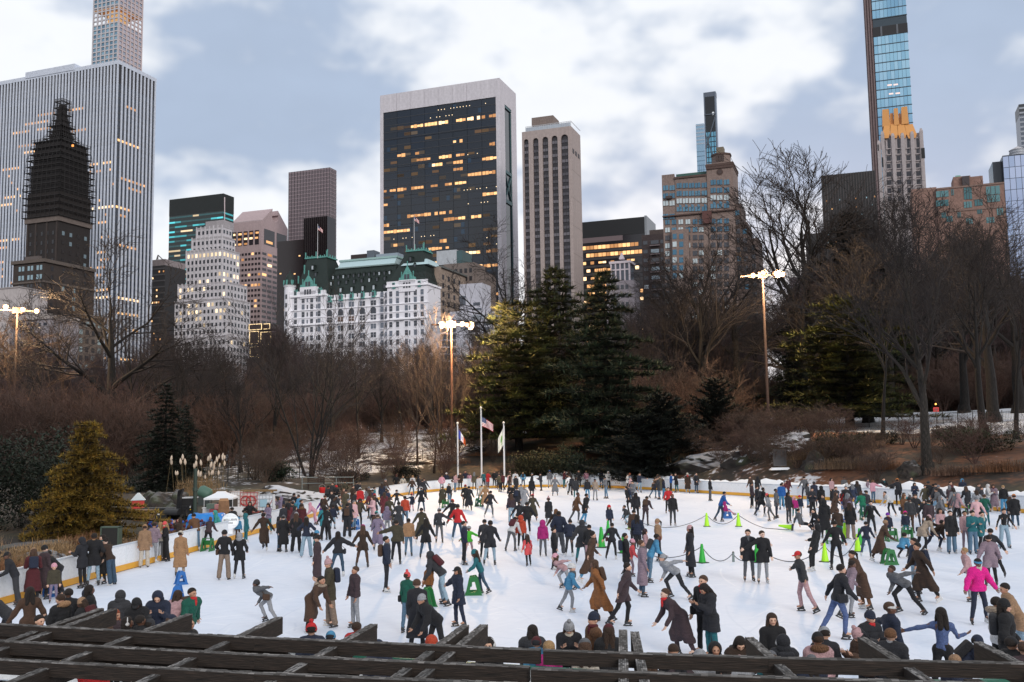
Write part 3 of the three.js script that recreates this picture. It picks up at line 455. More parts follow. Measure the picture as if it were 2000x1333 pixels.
{
  const b = new Bld('chateau_hotel', 'white chateau style hotel with dark green mansard roof and copper gables', { c: [835,553], d: 430, l: 568, r: 872 });
  const W = b.W, D = 46, white = M([0.86,0.85,0.92],0.75, { map: TS.board }), trim = M([0.88,0.87,0.93],0.7), tan = st([0.42,0.33,0.275]), green = st([0.016,0.03,0.027],0.75), copper = M([0.15,0.44,0.40],0.7, { map: TS.stone8 }), lightGreen = M([.42,.56,.6],.5);
  const hid = M([0.05,0.055,0.07],0.12), sky2 = M([0.13,0.15,0.19],0.1), wood = M([.5,.26,.17],.5, { lit: .12 });
  const xl = b.f(567,600)[0], xa = b.f(636,600)[0], xb = b.f(756,590)[0], Hs = b.y(800,557), Hc = b.y(690,582), Hl = b.y(600,578);
  b.box('wall', white, xl, xa,-2, Hl,-D,0); b.box('wall', white, xa, xb,-2, Hc,-D,-1.2); b.box('wall', white, xb,0,-2, Hs,-14,0);
  b.box('side_wall', tan,-16,-.02,-2, Hs + 10,-D,-14.02);
  const row = [575,588.8,603.7,618.7,634.8,652,669.3,687.7,705,722,739].map((y) => b.y(763, y)), wn = 1.45, hn = 2.5;
  const colsL = [577,591.8,608.5,623], narL = [600,618.4], colsC = [640.6,646.2,662.2,667.7,683.5,689,704.9,710.4,726.5,732], colsR = [746,763.3,776.5,793.7,811.4,824.7], narR = [753.5,800];
  const w1 = (px, y, w, h, z) => { const x = b.f(px,620, z)[0], r = city(), m = b.win('window', r < .6 ? hid : sky2, x, y, w, h, z + .03); if (w > 1) { const s = part(m, 'meeting_rail', boxGeo(w,.12,.1), M([.3,.3,.34],.6)); s.position.set(0,.1,.16); const l = part(m, 'sill', boxGeo(w + .5,.22,.4), trim); l.position.set(0,-h / 2 - .12,.1); } };
  row.forEach((y, j) => {
    for (const c of colsL) w1(c, y, wn, hn,0); for (const c of narL) w1(c, y,.6,1.9,0); for (const c of colsR) w1(c, y, wn, hn,0); for (const c of narR) w1(c, y,.6,1.9,0);
    if (j === 1 || j > 3) for (const c of colsC) w1(c, y,1.2, hn - .1,-1.2);
  });
  // the arched windows of the middle, two storeys high
  const arch = new THREE.Shape(); arch.moveTo(-1.35,0); arch.lineTo(1.35,0); arch.lineTo(1.35,1.9); arch.absarc(0,1.9,1.35,0, Math.PI); arch.lineTo(-1.35,0);
  const ag = new THREE.ExtrudeGeometry(arch, { depth: .2, bevelEnabled: false, curveSegments: 12 });
  [643.4,665,686.3,707.6,729.2].forEach((px, k) => { const x = b.f(px,620,-1.2)[0]; let m = part(b.g, 'arched_window', ag, hid); m.position.set(x, row[2] - 1.6,-1.25); m = b.win('arched_window', k === 1 || k === 2 ? wood : hid, x, row[3] + .1,2.7,2.6,-1.17); const v = part(m, 'mullion', boxGeo(.14,2.6,.12), trim); v.position.z = .14; const h = part(m, 'mullion', boxGeo(2.7,.14,.12), trim); h.position.set(0,.3,.14); });
  for (const [y, t, o] of [[(row[1] + row[2])/2 + .1,.45,.45],[(row[2] + row[3])/2,.3,.3],[(row[3] + row[4])/2 + .2,.8,.7]]) { b.box('string_course', trim, xl - .2, xa + .2, y, y + t,-2, o); b.box('string_course', trim, xa + .22, xb - .22, y, y + t,-2,-1.2 + o); b.box('string_course', trim, xb - .2,.2, y, y + t,-2, o); }
  for (let i = 0; i < 26; i++) if (i % 3 !== 1) { const x = mix(xl + 2,-2, i / 25); b.box('balcony', M([.3,.3,.33],.7), x - 1, x + 1, row[4] + 1.7, row[4] + 1.86,0,.9); }
  b.box('cornice', trim, xl - .4, xa + .3, Hl - .5, Hl + .4,-D,.8); b.box('cornice', trim, xa + .32, xb - .32, Hc - .4, Hc + .4,-3,-.5); b.box('cornice', trim, xb - .3,.5, Hs - .5, Hs + .4,-14,.8);
  for (const [p, q, h, z] of [[xl, xa, Hl,.5],[xb,0, Hs,.5]]) b.box('parapet', white, p, q, h + .4, h + 2.1, z - 1, z); for (let i = 0; i < 10; i++) { const x = mix(xa + .5, xb - 2.6, i / 9); b.box('parapet', white, x, x + 2.1, Hc + .4, Hc + 2.1,-1.8,-.9); }
  // mansard between two pavilion roofs
  const Rt = b.y(700,504,-8), Rp = b.y(812,491,-9), Rl = b.y(615,505,-9);
  new Acc().frustum(xa - 2, xb + 2,-D,-2, Hc + .3, xa, xb,-D + 9,-9.5, Rt - 4).to(b.g, 'mansard_roof', green);
  const band = new Acc().frustum(xa + 1, xb - 1,-D + 9,-9.2, Rt - 4, xa + 1, xb - 1,-D + 11,-11.5, Rt - .6).to(b.g, 'roof_skylight', lightGreen); b.box('roof_ridge', M([.3,.45,.44],.6), xa + .5, xb - .5, Rt - .6, Rt + .3,-D + 10,-11); b.box('roof_gutter', M([.2,.27,.27],.6), xa, xb, Rt - 4.4, Rt - 3.8,-10.2,-8.6);
  new Acc().frustum(xl + 1.5, xa + 1,-26,-1.2, Hl + .4, b.f(600,505,-9)[0], b.f(637,505,-9)[0],-18,-9, Rl).to(b.g, 'pavilion_roof', green);
  new Acc().frustum(xb - 1,-1,-26,-1.2, Hs + .4, b.f(794,490,-9)[0], b.f(826,490,-9)[0],-18,-9, Rp).to(b.g, 'pavilion_roof', green);
  b.box('roof_block', green,-13,-3, Hs, Hs + 9,-30,-4); new Acc().frustum(-15.8,-2,-20,-5, Hs + 10,-14,-4,-18,-8, Hs + 13).to(b.g, 'copper_roof', lightGreen); b.box('side_cornice', M([.12,.13,.13],.6),-17,.9, Hs + 9.6, Hs + 10.4,-D,-14.5);
  for (const [p, q, y] of [[597,638, Rl],[794,827, Rp]]) { const a = b.f(p,500,-9)[0], e = b.f(q,500,-9)[0]; b.box('roof_cresting', copper, a - .4, e + .4, y, y + .6,-18.4,-8.6); for (let i = 0; i <= 10; i++) b.box('finial', copper, mix(a, e, i / 10) - .22, mix(a, e, i / 10) + .22, y + .6, y + (i % 5 === 0 ? 3.2 : 1.0 + (i % 2) * .4),-9.1,-8.7); for (let i = 0; i < 4; i++) b.box('finial', copper, e - .2, e + .2, y + .6, y + (i === 3 ? 4 : 1.8),-17 + i * 2.4,-16.6 + i * 2.4); }
  // copper gables
  for (const [px, py0, py1, w] of [[601,561,538,8.6],[794.5,547,520,8.2]]) {
    const [x, y0] = b.f(px, py0,.4), y1 = b.y(px, py1,.4), gb = part(b.g, 'stone_gable', boxGeo(w,5.4,3), white); gb.position.set(x, y0 - 2.6,-1);
    for (const k of [-1,0,1]) b.win('gable_window', hid, x + k * 1.35, y0 - 2.4,.85,2.5,.52);
    const s = new THREE.Shape(); s.moveTo(-w / 2,0); s.lineTo(w / 2,0); s.lineTo(w / 2 - .2,1.2); s.lineTo(w * .3,1.4); s.lineTo(w * .26,2.6); s.lineTo(0, y1 - y0); s.lineTo(-w * .26,2.6); s.lineTo(-w * .3,1.4); s.lineTo(-w / 2 + .2,1.2); s.lineTo(-w / 2,0);
    const cg = part(b.g, 'copper_gable', new THREE.ExtrudeGeometry(s, { depth: 1.2, bevelEnabled: false }), copper); cg.position.set(x, y0,-.8);
    for (const k of [-1,1]) b.win('gable_window', hid, x + k * .75, y0 + 1.5,1.05,2.1,.45); new Acc().bar([x, y1,-.2],[x, y1 + 2.4,-.2],.35).bar([x - w * .36, y0 + 1.2,-.2],[x - w * .36, y0 + 4,-.2],.4).bar([x + w * .36, y0 + 1.2,-.2],[x + w * .36, y0 + 4,-.2],.4).to(b.g, 'finial', copper);
  }
  // dormers: copper fronted at the eaves, round headed rows above
  const dormer = (x, y, z, w, h, m) => { const d = part(b.g, 'dormer', new Acc().box(-w / 2, w / 2,-h / 2, h / 2,-2.2,.1).frustum(-w / 2 - .25, w / 2 + .25,-2.2,.25, h / 2,-.1,.1,-2.2,.1, h / 2 + .9).geo(), m); d.position.set(x, y, z); const q = part(d, 'dormer_window', boxGeo(w * .62, h * .78,.1), city() < .5 ? M([.45,.5,.55],.3) : hid); q.position.set(0,-.05,.14); };
  const zAt = (y) => mix(-2,-9.5, clamp((y - Hc)/(Rt - 4 - Hc)));
  for (let i = 0; i < 13; i++) { const [x, y] = b.f(mix(641,765, i / 12.4), mix(543.5,532.5, i / 12.4),-7), z = zAt(y); dormer(x, y, z + .6,1.15,1.8, green); }
  for (let i = 0; i < 8; i++) { const [x, y] = b.f(mix(648,752, i / 7), mix(555,545, i / 7),-6), z = zAt(y); dormer(x, y, z + .6,1.3,2.0, green); }
  for (let i = 0; i < 6; i++) { const [x, y] = b.f(mix(645,752, i / 5), mix(569.5,560, i / 5),-4), z = zAt(y); dormer(x, y, z + .7,1.5,2.4, green); }
  for (const [px, py] of [[577,572],[624,567.5],[643,583],[664.5,580],[686,577.5],[707.5,575.5],[729,573],[769,556.5],[819,552.5]]) { const [x, y] = b.f(px, py,.3); b.box('copper_dormer', copper, x - .7, x + .7, y - 1.8, y + .9,-1.4,.62); b.win('dormer_window', hid, x, y - .3,1.0,1.8,.66); new Acc().bar([x - .6, y + .9,0],[x - .6, y + 1.6,0],.22).bar([x + .6, y + .9,0],[x + .6, y + 1.6,0],.22).to(b.g, 'finial', copper); }
  for (const [px, py] of [[612,523.5],[618,537],[803,507],[811.5,522]]) { const [x, y] = b.f(px, py,-6); dormer(x, y,-5.2,1.4,2.2, green); }
  // corner turret
  const tx = b.f(562,600)[0], tr = 2.6, ty = b.y(562,559); part(b.g, 'turret_wall', new THREE.CylinderGeometry(tr, tr, ty + 2,20).translate(tx, (ty - 2)/2,-1.6), white); part(b.g, 'turret_roof', lathe([[0,8.6],[.25,7.4],[.5,6.4],[1.5,5.4],[2.3,3.6],[2.7,1.2],[3.0,0]],20).translate(tx, ty,-1.6), green); part(b.g, 'turret_cornice', new THREE.CylinderGeometry(2.95,2.95,.7,20).translate(tx, ty,-1.6), trim);
  for (let j = 0; j < 10; j++) b.win('window', hid, tx - .3, row[0] - j * 4.05 + 2.2,.95,2.1,.98); for (const k of [-1,0,1]) b.box('turret_dormer', copper, tx + k * 2.1 - .4, tx + k * 2.1 + .4, ty + .4, ty + 2.8,-1, k ? .3 : 1.3);
  new Acc().bar([b.f(581,522)[0], b.y(581,538),-6],[b.f(581,522)[0], b.y(581,514),-6],.5).bar([b.f(573.5,545)[0], b.y(573,552),-4],[b.f(573.5,545)[0], b.y(573,537),-4],.5).to(b.g, 'finial', copper); new Acc().frustum(xl + 2, xl + 9,-14,-5, Hl + 1, xl + 5, xl + 6,-10,-9, b.y(581,522,-8)).to(b.g, 'pavilion_roof', green);
  // windows of the tan side
  for (let j = 0; j < 12; j++) for (let i = 0; i < 4; i++) b.side('window', hid,-17 - i * 6.4, Hs + 5.5 - j * 4.0,1.9,2.3,.02);
  // plant on the roof
  b.box('roof_plant', M([.03,.018,.018],.7), b.f(697,500,-20)[0], b.f(727,500,-20)[0], Rt, Rt + 3,-22,-14); b.box('roof_tank', M([.1,.12,.15],.6), b.f(728,500,-20)[0], b.f(742,500,-20)[0], Rt, Rt + 4.4,-20,-14); b.box('roof_plant', M([.25,.3,.36],.6), b.f(746,500,-20)[0], b.f(788,500,-20)[0], Rt, Rt + 2.2,-20,-14); b.box('roof_plant', M([.06,.04,.04],.6), b.f(636,497,-20)[0], b.f(652,497,-20)[0], Rt, Rt + 3.4,-20,-14);
}
roofFlag('small striped flag flying above the hotel pavilion before the brown tower',620,505,438,425); roofFlag('small striped flag flying above the hotel pavilion before the black glass slab',809,489,420,425);
// 9. black glass slab in a white frame
{
  const b = new Bld('black_glass_slab', 'huge black glass office slab in a white travertine frame with lit offices', { c: [975,152], d: 520, l: 742, r: 1007 });
  const W = b.W, H = b.H, D = b.D, stone = sk([0.70,0.67,0.73],0.7), gl = b.f(748,220)[0], gr = b.f(968,189)[0], gt = b.y(968,189);
  b.box('wall', stone,-W,-1,-2, H,-D,-1.2); b.box('frame_pier', stone,-W, gl,-2, H,-1.2,0); b.box('frame_pier', stone, gr,0,-2, H,-1.2,0);
  for (let i = 0; i < 8; i++) { const a = mix(gl, gr, i / 8), e = mix(gl, gr, (i + 1)/8); b.box('frame_panel', stone, a + .06, e - .06, gt, H,-1.2,-.02); for (let j = 0; j < 12; j++) { const q = gt - (j + 1)*16.6; b.box('glass_panel', city() < .5 ? glassDark : M([0.016,0.02,0.028],0.1), a + .08, e - .08, q + .1, q + 16.5,-1.2,-.55 - city() * .02); } }
  const fl = 3.98; for (let j = 1; j < 50; j++) { b.win('floor_line', M([0.03,0.032,0.04],0.4), (gl + gr)/2, gt - j * fl, gr - gl,.35,-.5,.12); }
  const pw = (gr - gl)/8, cellL = (j, u0, u1, k, h = 2.0) => { const n = Math.max(1, Math.round((u1 - u0)*4)); for (let i = 0; i < n; i++) if (city() < .9) b.win('lit_window', warm[clamp(k + (city() < .3 ? -1 : 0),0,3)], gl + (u0 + (i + .5)*(u1 - u0) / n) * pw, gt - (j - .45) * fl - (2.4 - h)/2, (u1 - u0) * pw / n - .25, h * (.6 + city() * .4),-.5,.1); };
  // storeys counted from the top, bays from the far end
  const rowsLit = [[3,2,2.9,2],[3,3,3.9,2],[3,4,4.9,3],[3,5,5.9,2],[3,6,6.9,3],[3,7,8,0],[6,5,5.9,2],[7,1,1.6,1],[7,2.3,2.9,1],[7,7.5,7.9,0],[8,2.4,3.4,1],[8,4,4.9,2],[8,5.2,5.8,1],[9,3.5,4.5,3],[9,5,5.9,2],[9,7,8,2],[10,5,5.9,0],[11,6,6.95,1],[11,7,7.9,1],[12,0,.9,1],[12,1,1.9,1],[12,2,2.9,1],[12,3.4,3.9,1],[12,4.4,4.9,1],[12,5.1,5.9,2],[14,7,8,2],[14,0,.3,1],[16,1.7,3.9,1],[16,4,4.9,1],[17,0,.4,1],[17,4.3,5.3,0],[17,5.3,5.8,2],[17,6.2,6.9,2],[18,0,1.9,2],[20,.7,1,1],[20,4,4.5,1],[21,3.2,4.9,1],[22,5,5.95,3],[22,6,6.8,3],[22,7.2,7.8,1],[23,2.5,3,2],[23,3,4.1,3],[24,3.1,4.8,1],[24,5,5.9,2],[24,6,6.95,2],[24,7,8,1],[26,1.6,2,1],[26,2.6,3.3,1],[26,3.5,4.9,1],[26,6.6,7.3,1],[27,4.2,4.9,3],[28,0,2.6,2],[28,5,5.9,1],[28,6.4,8,2],[29,1.1,3,1],[29,3.4,5.9,2],[31,4,4.95,2],[31,5,5.95,2],[32,.4,2.2,3],[32,6.1,8,2],[33,4,4.9,2],[33,5,5.9,2],[34,.4,1.6,2],[38,7,8,2],[39,7,8,2],[42,6.8,7.6,1],[44,7,7.9,2],[46,7.4,8,1]];
  for (const [j, a, e, k] of rowsLit) cellL(j, a, e, k);
  const dots = new Acc(); for (const [j, a, e] of [[1,3.3,8],[2,3.4,5],[8,6,7],[13,5.5,8],[15,6,8],[19,.5,4],[20,6.8,8],[21,7,8],[25,.2,4],[30,1,4.5],[33,1,3],[36,5,8],[37,6,8],[41,4,7]]) for (let u = a; u < e; u += .22) if (city() < .45) { const x = gl + u * pw, y = gt - (j - .25) * fl; dots.box(x, x + .42, y, y + .42,-.5,-.42); } dots.to(b.g, 'ceiling_lamp', warmWhite[2], 'stuff');
  for (let k = 0; k < 130; k++) { const j = 3 + Math.floor(city()*44), u = Math.floor(city()*16); b.win('dim_window', M(pick([[.5,.26,.12],[.42,.3,.2],[.6,.33,.13]]),.5, { lit: pick([.04,.09,.16]) }), gl + (u + .5) * pw / 2, gt - (j - .45) * fl, pw / 2 - .3,1.2 + city(),-.53,.05); }
  for (let k = 0; k < 40; k++) b.win('blue_reflection_panel', M([.03,.055,.09],.08, { metalness: .3 }), gl + (Math.floor(city()*32) + .5) * pw / 4, gt - (Math.floor(city()*30) + .55) * fl, pw / 4 - .2,2.6,-.52,.06);
  // right-hand end: slot of dark glass with a teal braced frame
  const s0 = b.s(985.5,205)[0], s1 = b.s(999,222)[0], sT = b.s(986,204)[1];
  b.box('end_wall', stone,-1,0, sT, H,-D,-1.22); b.box('end_wall', stone,-1,0,-2, sT, s0,-1.22); b.box('end_wall', stone,-1,0,-2, sT,-D, s1);
  b.box('slot_glass', glassDark,-.98,-.9,-2, sT, s1, s0); const steel = M([.05,.11,.12],.5), q = (py) => b.s(992, py)[1]; const br = new Acc(); for (const [u, v] of [[334,340],[390,397]]) br.box(-.9,-.2, q(v), q(u), s1, s0); br.bar([-.5, q(340), s0 - .4],[-.5, q(390), s1 + .4],.7).bar([-.5, q(340), s1 + .4],[-.5, q(390), s0 - .4],.7).box(-.9,-.2, sT - 1.5, sT - .02, s1, s0); for (const z of [s0 - .4, s1 + .4]) br.box(-.8,-.3,0, sT - 2, z - .3, z + .3); br.to(b.g, 'wind_brace', steel);
}
// 10. beige hotel tower with arched bays
{
  const b = new Bld('arched_bay_tower', 'beige hotel tower with five dark arched window bays', { c: [1115,246], d: 470, l: 1019, r: 1133 });
  const W = b.W, H = b.H, D = b.D, stone = sk([0.45,0.375,0.36],0.75), back = M([.022,.019,.024],.4);
  const bays = [[1023,1032.5],[1041,1052],[1059.5,1071],[1077.5,1089.5],[1096,1110]], aT = b.y(1100,263);
  b.box('wall', back,-W + .5,-.5,-2, H - 1,-D,-1); b.box('side_wall', stone,-W,0,-2, H,-D,-1.02);
  const xs = bays.map(([p, q]) => [b.f(p,300)[0], b.f(q,300)[0]]); xs[0][0] = Math.max(xs[0][0],-W + .9);
  let e = -W; for (const [p, q] of [...xs,[0,0]]) { b.box('pier', stone, e, p,-2, H,-1,0); e = q; }
  xs.forEach(([p, q]) => { const s = new THREE.Shape(), r = (q - p)/2, c = (p + q)/2; s.moveTo(p, H); s.lineTo(p, aT - r); s.absarc(c, aT - r, r, Math.PI,0, true); s.lineTo(q, H); s.lineTo(p, H); const g = new THREE.ExtrudeGeometry(s, { depth: 1, bevelEnabled: false, curveSegments: 14 }); g.translate(0,0,-1); part(b.g, 'arch', g, stone); for (let j = 0; j < 40; j++) { const y = aT - 3.2 - j * 3.35; b.win('window', city() < .25 ? M([.13,.12,.14],.2) : M([.06,.055,.068],.2), c, y, (q - p) * .96,1.45,-.9,.3); if (j % 1 === 0) { const m = b.g.children[b.g.children.length - 1]; const v = part(m, 'mullion', boxGeo(.16,1.45,.1), bronze); v.position.set(0,0,.18); } } });
  const y0 = b.f(1036,245), y1 = b.f(1082,245); b.box('roof_house', st([.28,.22,.2]), y0[0], y1[0] - 1, H - .02, b.y(1060,225),-12,-2); const rail = new Acc(); for (let i = 0; i <= 20; i++) rail.bar([mix(-W + 2,0, i / 20), H,-.2],[mix(-W + 2,0, i / 20), H + 2.5,-.2],.15); rail.bar([-W + 2, H + 2.5,-.2],[0, H + 2.5,-.2],.2).bar([0, H + 2.5,-.2],[0, H + 2.5,-D],.2).to(b.g, 'roof_railing', M([.5,.52,.56],.4), 'stuff'); b.box('roof_screen', M([.4,.45,.52],.2),-W + 2,-.3, H, H + 2.1,-.5,-.35);
  for (let i = 0; i < 3; i++) b.side('vent', M([.05,.045,.05],.6),-D * (.2 + i * .28), H - 12, D * .16,2.2,.02); for (let j = 1; j < 9; j++) b.side('panel_joint', M([.2,.17,.16],.8),-D / 2, H - 8 - j * 14, D,.14,.01,.06);
}
// 11. wide black office block with lit storeys, a brown neighbour and a white glazed crown in front
{
  const b = new Bld('dark_office_slab', 'low wide black office slab with orange lit storeys', { c: [1262,423.5], d: 520, l: 1120, r: 1290 });
  const W = b.W, H = b.H, D = 24; b.box('wall', M([.02,.019,.024],.2),-W,0,-2, H,-D,0); b.box('plant_screen', M([.012,.013,.016],.6),-W,-.6, H - 9, H + .1,-D,.15); b.box('fin', M([.22,.24,.27],.5),-.9,.3, H - 10.6, H + .6,-D,.4);
  b.box('louvre_band', M([.16,.12,.13],.6),-W, b.f(1216,450)[0], H - 11.8, H - 9,-D,.1);
  for (let j = 0; j < 13; j++) { const y = H - 14.6 - j * 4.3, p = j < 2 ? .92 : j < 8 ? .42 : .3; b.win('floor_line', M([.05,.045,.05],.5),-W / 2, y - 2.1, W,1.3,.1,.2); for (let i = 0; i < 18; i++) if (city() < p) b.win('lit_window', j < 2 ? pick(warm.slice(0,3)) : pick(warm),-W + (i + .5) * W / 18, y, W / 18 - .3, j < 2 ? 2.0 : 1.0 + city(),.05,.12); }
  const c = new Bld('brown_apartment_block', 'brown apartment block with railed balconies next to the black slab', { c: [1297,456], d: 470, l: 1253, r: 1310 });
  const br = st([.075,.055,.056]); c.box('wall', br,-c.W,0,-2, c.H,-16,0); c.box('roof_terrace', st([.1,.075,.07]),-c.W * .7,0, c.H, c.H + 2.8,-14,-3); for (let j = 0; j < 12; j++) { const y = c.H - 4 - j * 4.4; c.win('window', city() < .3 ? M([.5,.55,.6],.3) : glassGrey,-c.W * .84, y,2.2,1.8,.03); c.win('window', pick([glassGrey, M([.25,.32,.38],.15)]),-c.W * .42, y,4,1.8,.03); c.box('balcony', M([.2,.16,.17],.6),-c.W * .62,-c.W * .18, y - 2, y - 1.6,0,1.4); c.win('window', glassGrey,-1.2, y,1.4,1.8,.03); }
  const e = new Bld('white_glazed_crown', 'white framed glazed attic storey with a small lantern above the evergreens', { c: [1230,510], d: 440, l: 1192, r: 1240 });
  const wh = M([.62,.55,.6],.6); e.box('wall', M([.07,.08,.11],.15),-e.W + .3,-.3,-2, e.H - .8,-9,-.3); e.box('roof_slab', wh,-e.W - .5,.5, e.H - .8, e.H + .3,-9.5,.4); for (let i = 0; i < 5; i++) e.box('post', wh,-e.W + i * (e.W - .6)/4,-e.W + i * (e.W - .6)/4 + .6,20, e.H - .8,-.8,.2); e.box('rail', wh,-e.W,0, e.H - 4, e.H - 3.4,-.6,.1); e.box('base', st([.4,.36,.4]),-e.W - 2,2,0, e.H - 9,-10,1); const l = e.f(1211,504); new Acc().frustum(l[0] - 1.2, l[0] + 1.2,-5,-2.6, l[1], l[0] - .2, l[0] + .2,-4,-3.6, l[1] + 3).to(e.g, 'lantern', wh); e.grid('window', () => glassGrey,-e.W * .85,-e.W * .15,4, e.H - 24, e.H - 12,4,1.4,2,1.03);
}
// 12. brown brick apartment tower with blue windows
{
  const b = new Bld('brown_brick_tower', 'brown brick apartment tower with blue windows and an octagonal top', { c: [1432,330], d: 400, l: 1294, r: 1441 });
  const W = b.W, brick = st([.30,.222,.198]), dk = st([.12,.075,.065]), blue = [M([.05,.15,.24],.1), M([.08,.2,.3],.1)], white = M([.5,.58,.62],.3), X = (px, py = 400) => b.f(px, py)[0], Y = (px, py) => b.y(px, py), frame = M([.055,.035,.032],.6);
  const xl = X(1294), xm = X(1320), xt = X(1383), Hm = Y(1340,344.5), Ht = Y(1410,318);
  b.box('wall', brick, xl, xm,-2, Y(1305,346),-16,-.3); b.box('wall', brick, xm, xt,-2, Hm,-16,0); b.box('tower_wall', brick, xt,0,-2, Ht,-16,.5);
  for (let i = 0; i < 7; i++) b.box('merlon', brick, mix(xl, xm - 1, i / 6), mix(xl, xm - 1, i / 6) + .7, Y(1305,346), Y(1305,346) + 1.2,-1.4,-.3); b.box('copper_roof', M([.035,.1,.085],.6), xm + .2, xt - .2, Hm, Hm + 1.8,-13,-2); b.box('cornice', dk, xm - .2, xt, Hm - .8, Hm + .05,-2,.5);
  for (const [y, a, e] of [[Y(1410,322), xt - .4,.4],[Y(1410,327), xt - .2,.2]]) b.box('cornice', dk, a, e, y - .5, y + .5,-16,1.0);
  const oct = (r, h, y, m, n) => { const g = part(b.g, n, new THREE.CylinderGeometry(r, r, h,8).rotateY(Math.PI / 8), m); g.position.set(xt / 2, y + h / 2,-6); }; const oy = Ht; oct(4.1, Y(1405,299) - oy, oy, brick, 'octagon_top'); oct(4.5,.7, Y(1405,299), dk, 'octagon_cornice'); b.box('chimney_box', st([.24,.2,.15]), X(1401), X(1415), Y(1405,299) + .6, Y(1405,282),-8,-4); for (const k of [-1,0,1]) b.win('tower_window', frame, xt / 2 + k * 1.2, oy + 2.6,.9,2.8,-1.95);
  part(b.g, 'round_window', new THREE.CylinderGeometry(1.35,1.35,.3,20).rotateX(Math.PI / 2), dk).position.set(xt / 2, Y(1405,337),.5); part(b.g, 'round_window', new THREE.CylinderGeometry(.9,.9,.4,20).rotateX(Math.PI / 2), frame).position.set(xt / 2, Y(1405,337),.55);
  const cols = [[1300.5,0],[1313,0],[1327,1],[1339,1],[1351,1],[1363,1],[1376,1],[1393.5,2],[1406,2],[1419.5,2]], rows = [[362,0],[377.5,0],[392,1],[408,2],[417,3]];
  const w1 = (px, py, m, w = 2.2, h = 2.3, arch) => { const z = px < 1320 ? -.3 : px > 1383 ? .5 : 0,[x, y] = b.f(px, py, z), q = b.win('window', m, x, y, w, h, z + .03); const f = part(q, 'frame', boxGeo(w + .3,.18,.3), frame); f.position.y = -h / 2; const v = part(q, 'mullion', boxGeo(.14, h,.12), frame); v.position.z = .12; if (arch) { const a = part(q, 'arch_light', new THREE.CylinderGeometry(w / 2, w / 2,.24,16,1, false,-Math.PI / 2, Math.PI).rotateX(Math.PI / 2).rotateZ(Math.PI / 2), m); a.position.y = h / 2; } };
  rows.forEach(([py, k]) => cols.forEach(([px, s]) => { const slope = (px - 1376) * -.02, y = py + slope + (s === 2 ? -5 : s === 0 ? 4 : 0); if (k === 3 && s === 0) return w1(px, y + 1, pick(blue)); if (k === 3) return; if (k === 2 && s === 0) return; w1(px, y, k === 1 ? white : pick(blue),2.2, k === 2 ? 2.0 : 2.2, k === 2); }));
  b.box('balcony', dk, xl, xt, Y(1340,421), Y(1340,418.5),-.3,.9); b.box('balcony', dk, xt + .02,.4, Y(1400,415), Y(1400,412.5),.5,1.4); b.box('bracket_balcony', frame, X(1302), X(1313), Y(1307,389), Y(1307,384),-.3,1.2); b.box('bracket_balcony', M([.1,.04,.035],.7), X(1372), X(1390), Y(1380,438), Y(1380,414),0,1.6);
  for (let j = 0; j < 13; j++) for (const px of [1304,1317,1330,1344,1358,1370,1393.5,1406,1419.5]) w1(px,433 + j * 15.4 + (1376 - px) * .02, city() < .2 ? white : j < 2 ? pick(blue) : glassGrey,1.9,2.1);
  b.box('lower_bay', brick, X(1312), X(1344),-2, Y(1330,450),0,2); for (let j = 0; j < 6; j++) for (const px of [1318,1331]) { const [x, y] = b.f(px,462 + j * 15.4,2); b.win('window', city() < .3 ? white : blue[0], x, y,1.7,2.2,2.03); }
  for (const [p, q, t] of [[1432,1447,397],[1447,1458,433],[1458,1478,465]]) { b.box('setback_wall', st([.14,.1,.09]), X(p) + .05, X(q),-2, Y((p + q)/2, t),-18,-.8); for (let j = 0; j < 9; j++) b.win('window', city() < .2 ? blue[0] : glassGrey, X((p + q)/2), Y((p + q)/2, t) - 4 - j * 3.9,1.5,2,-.77); }
}
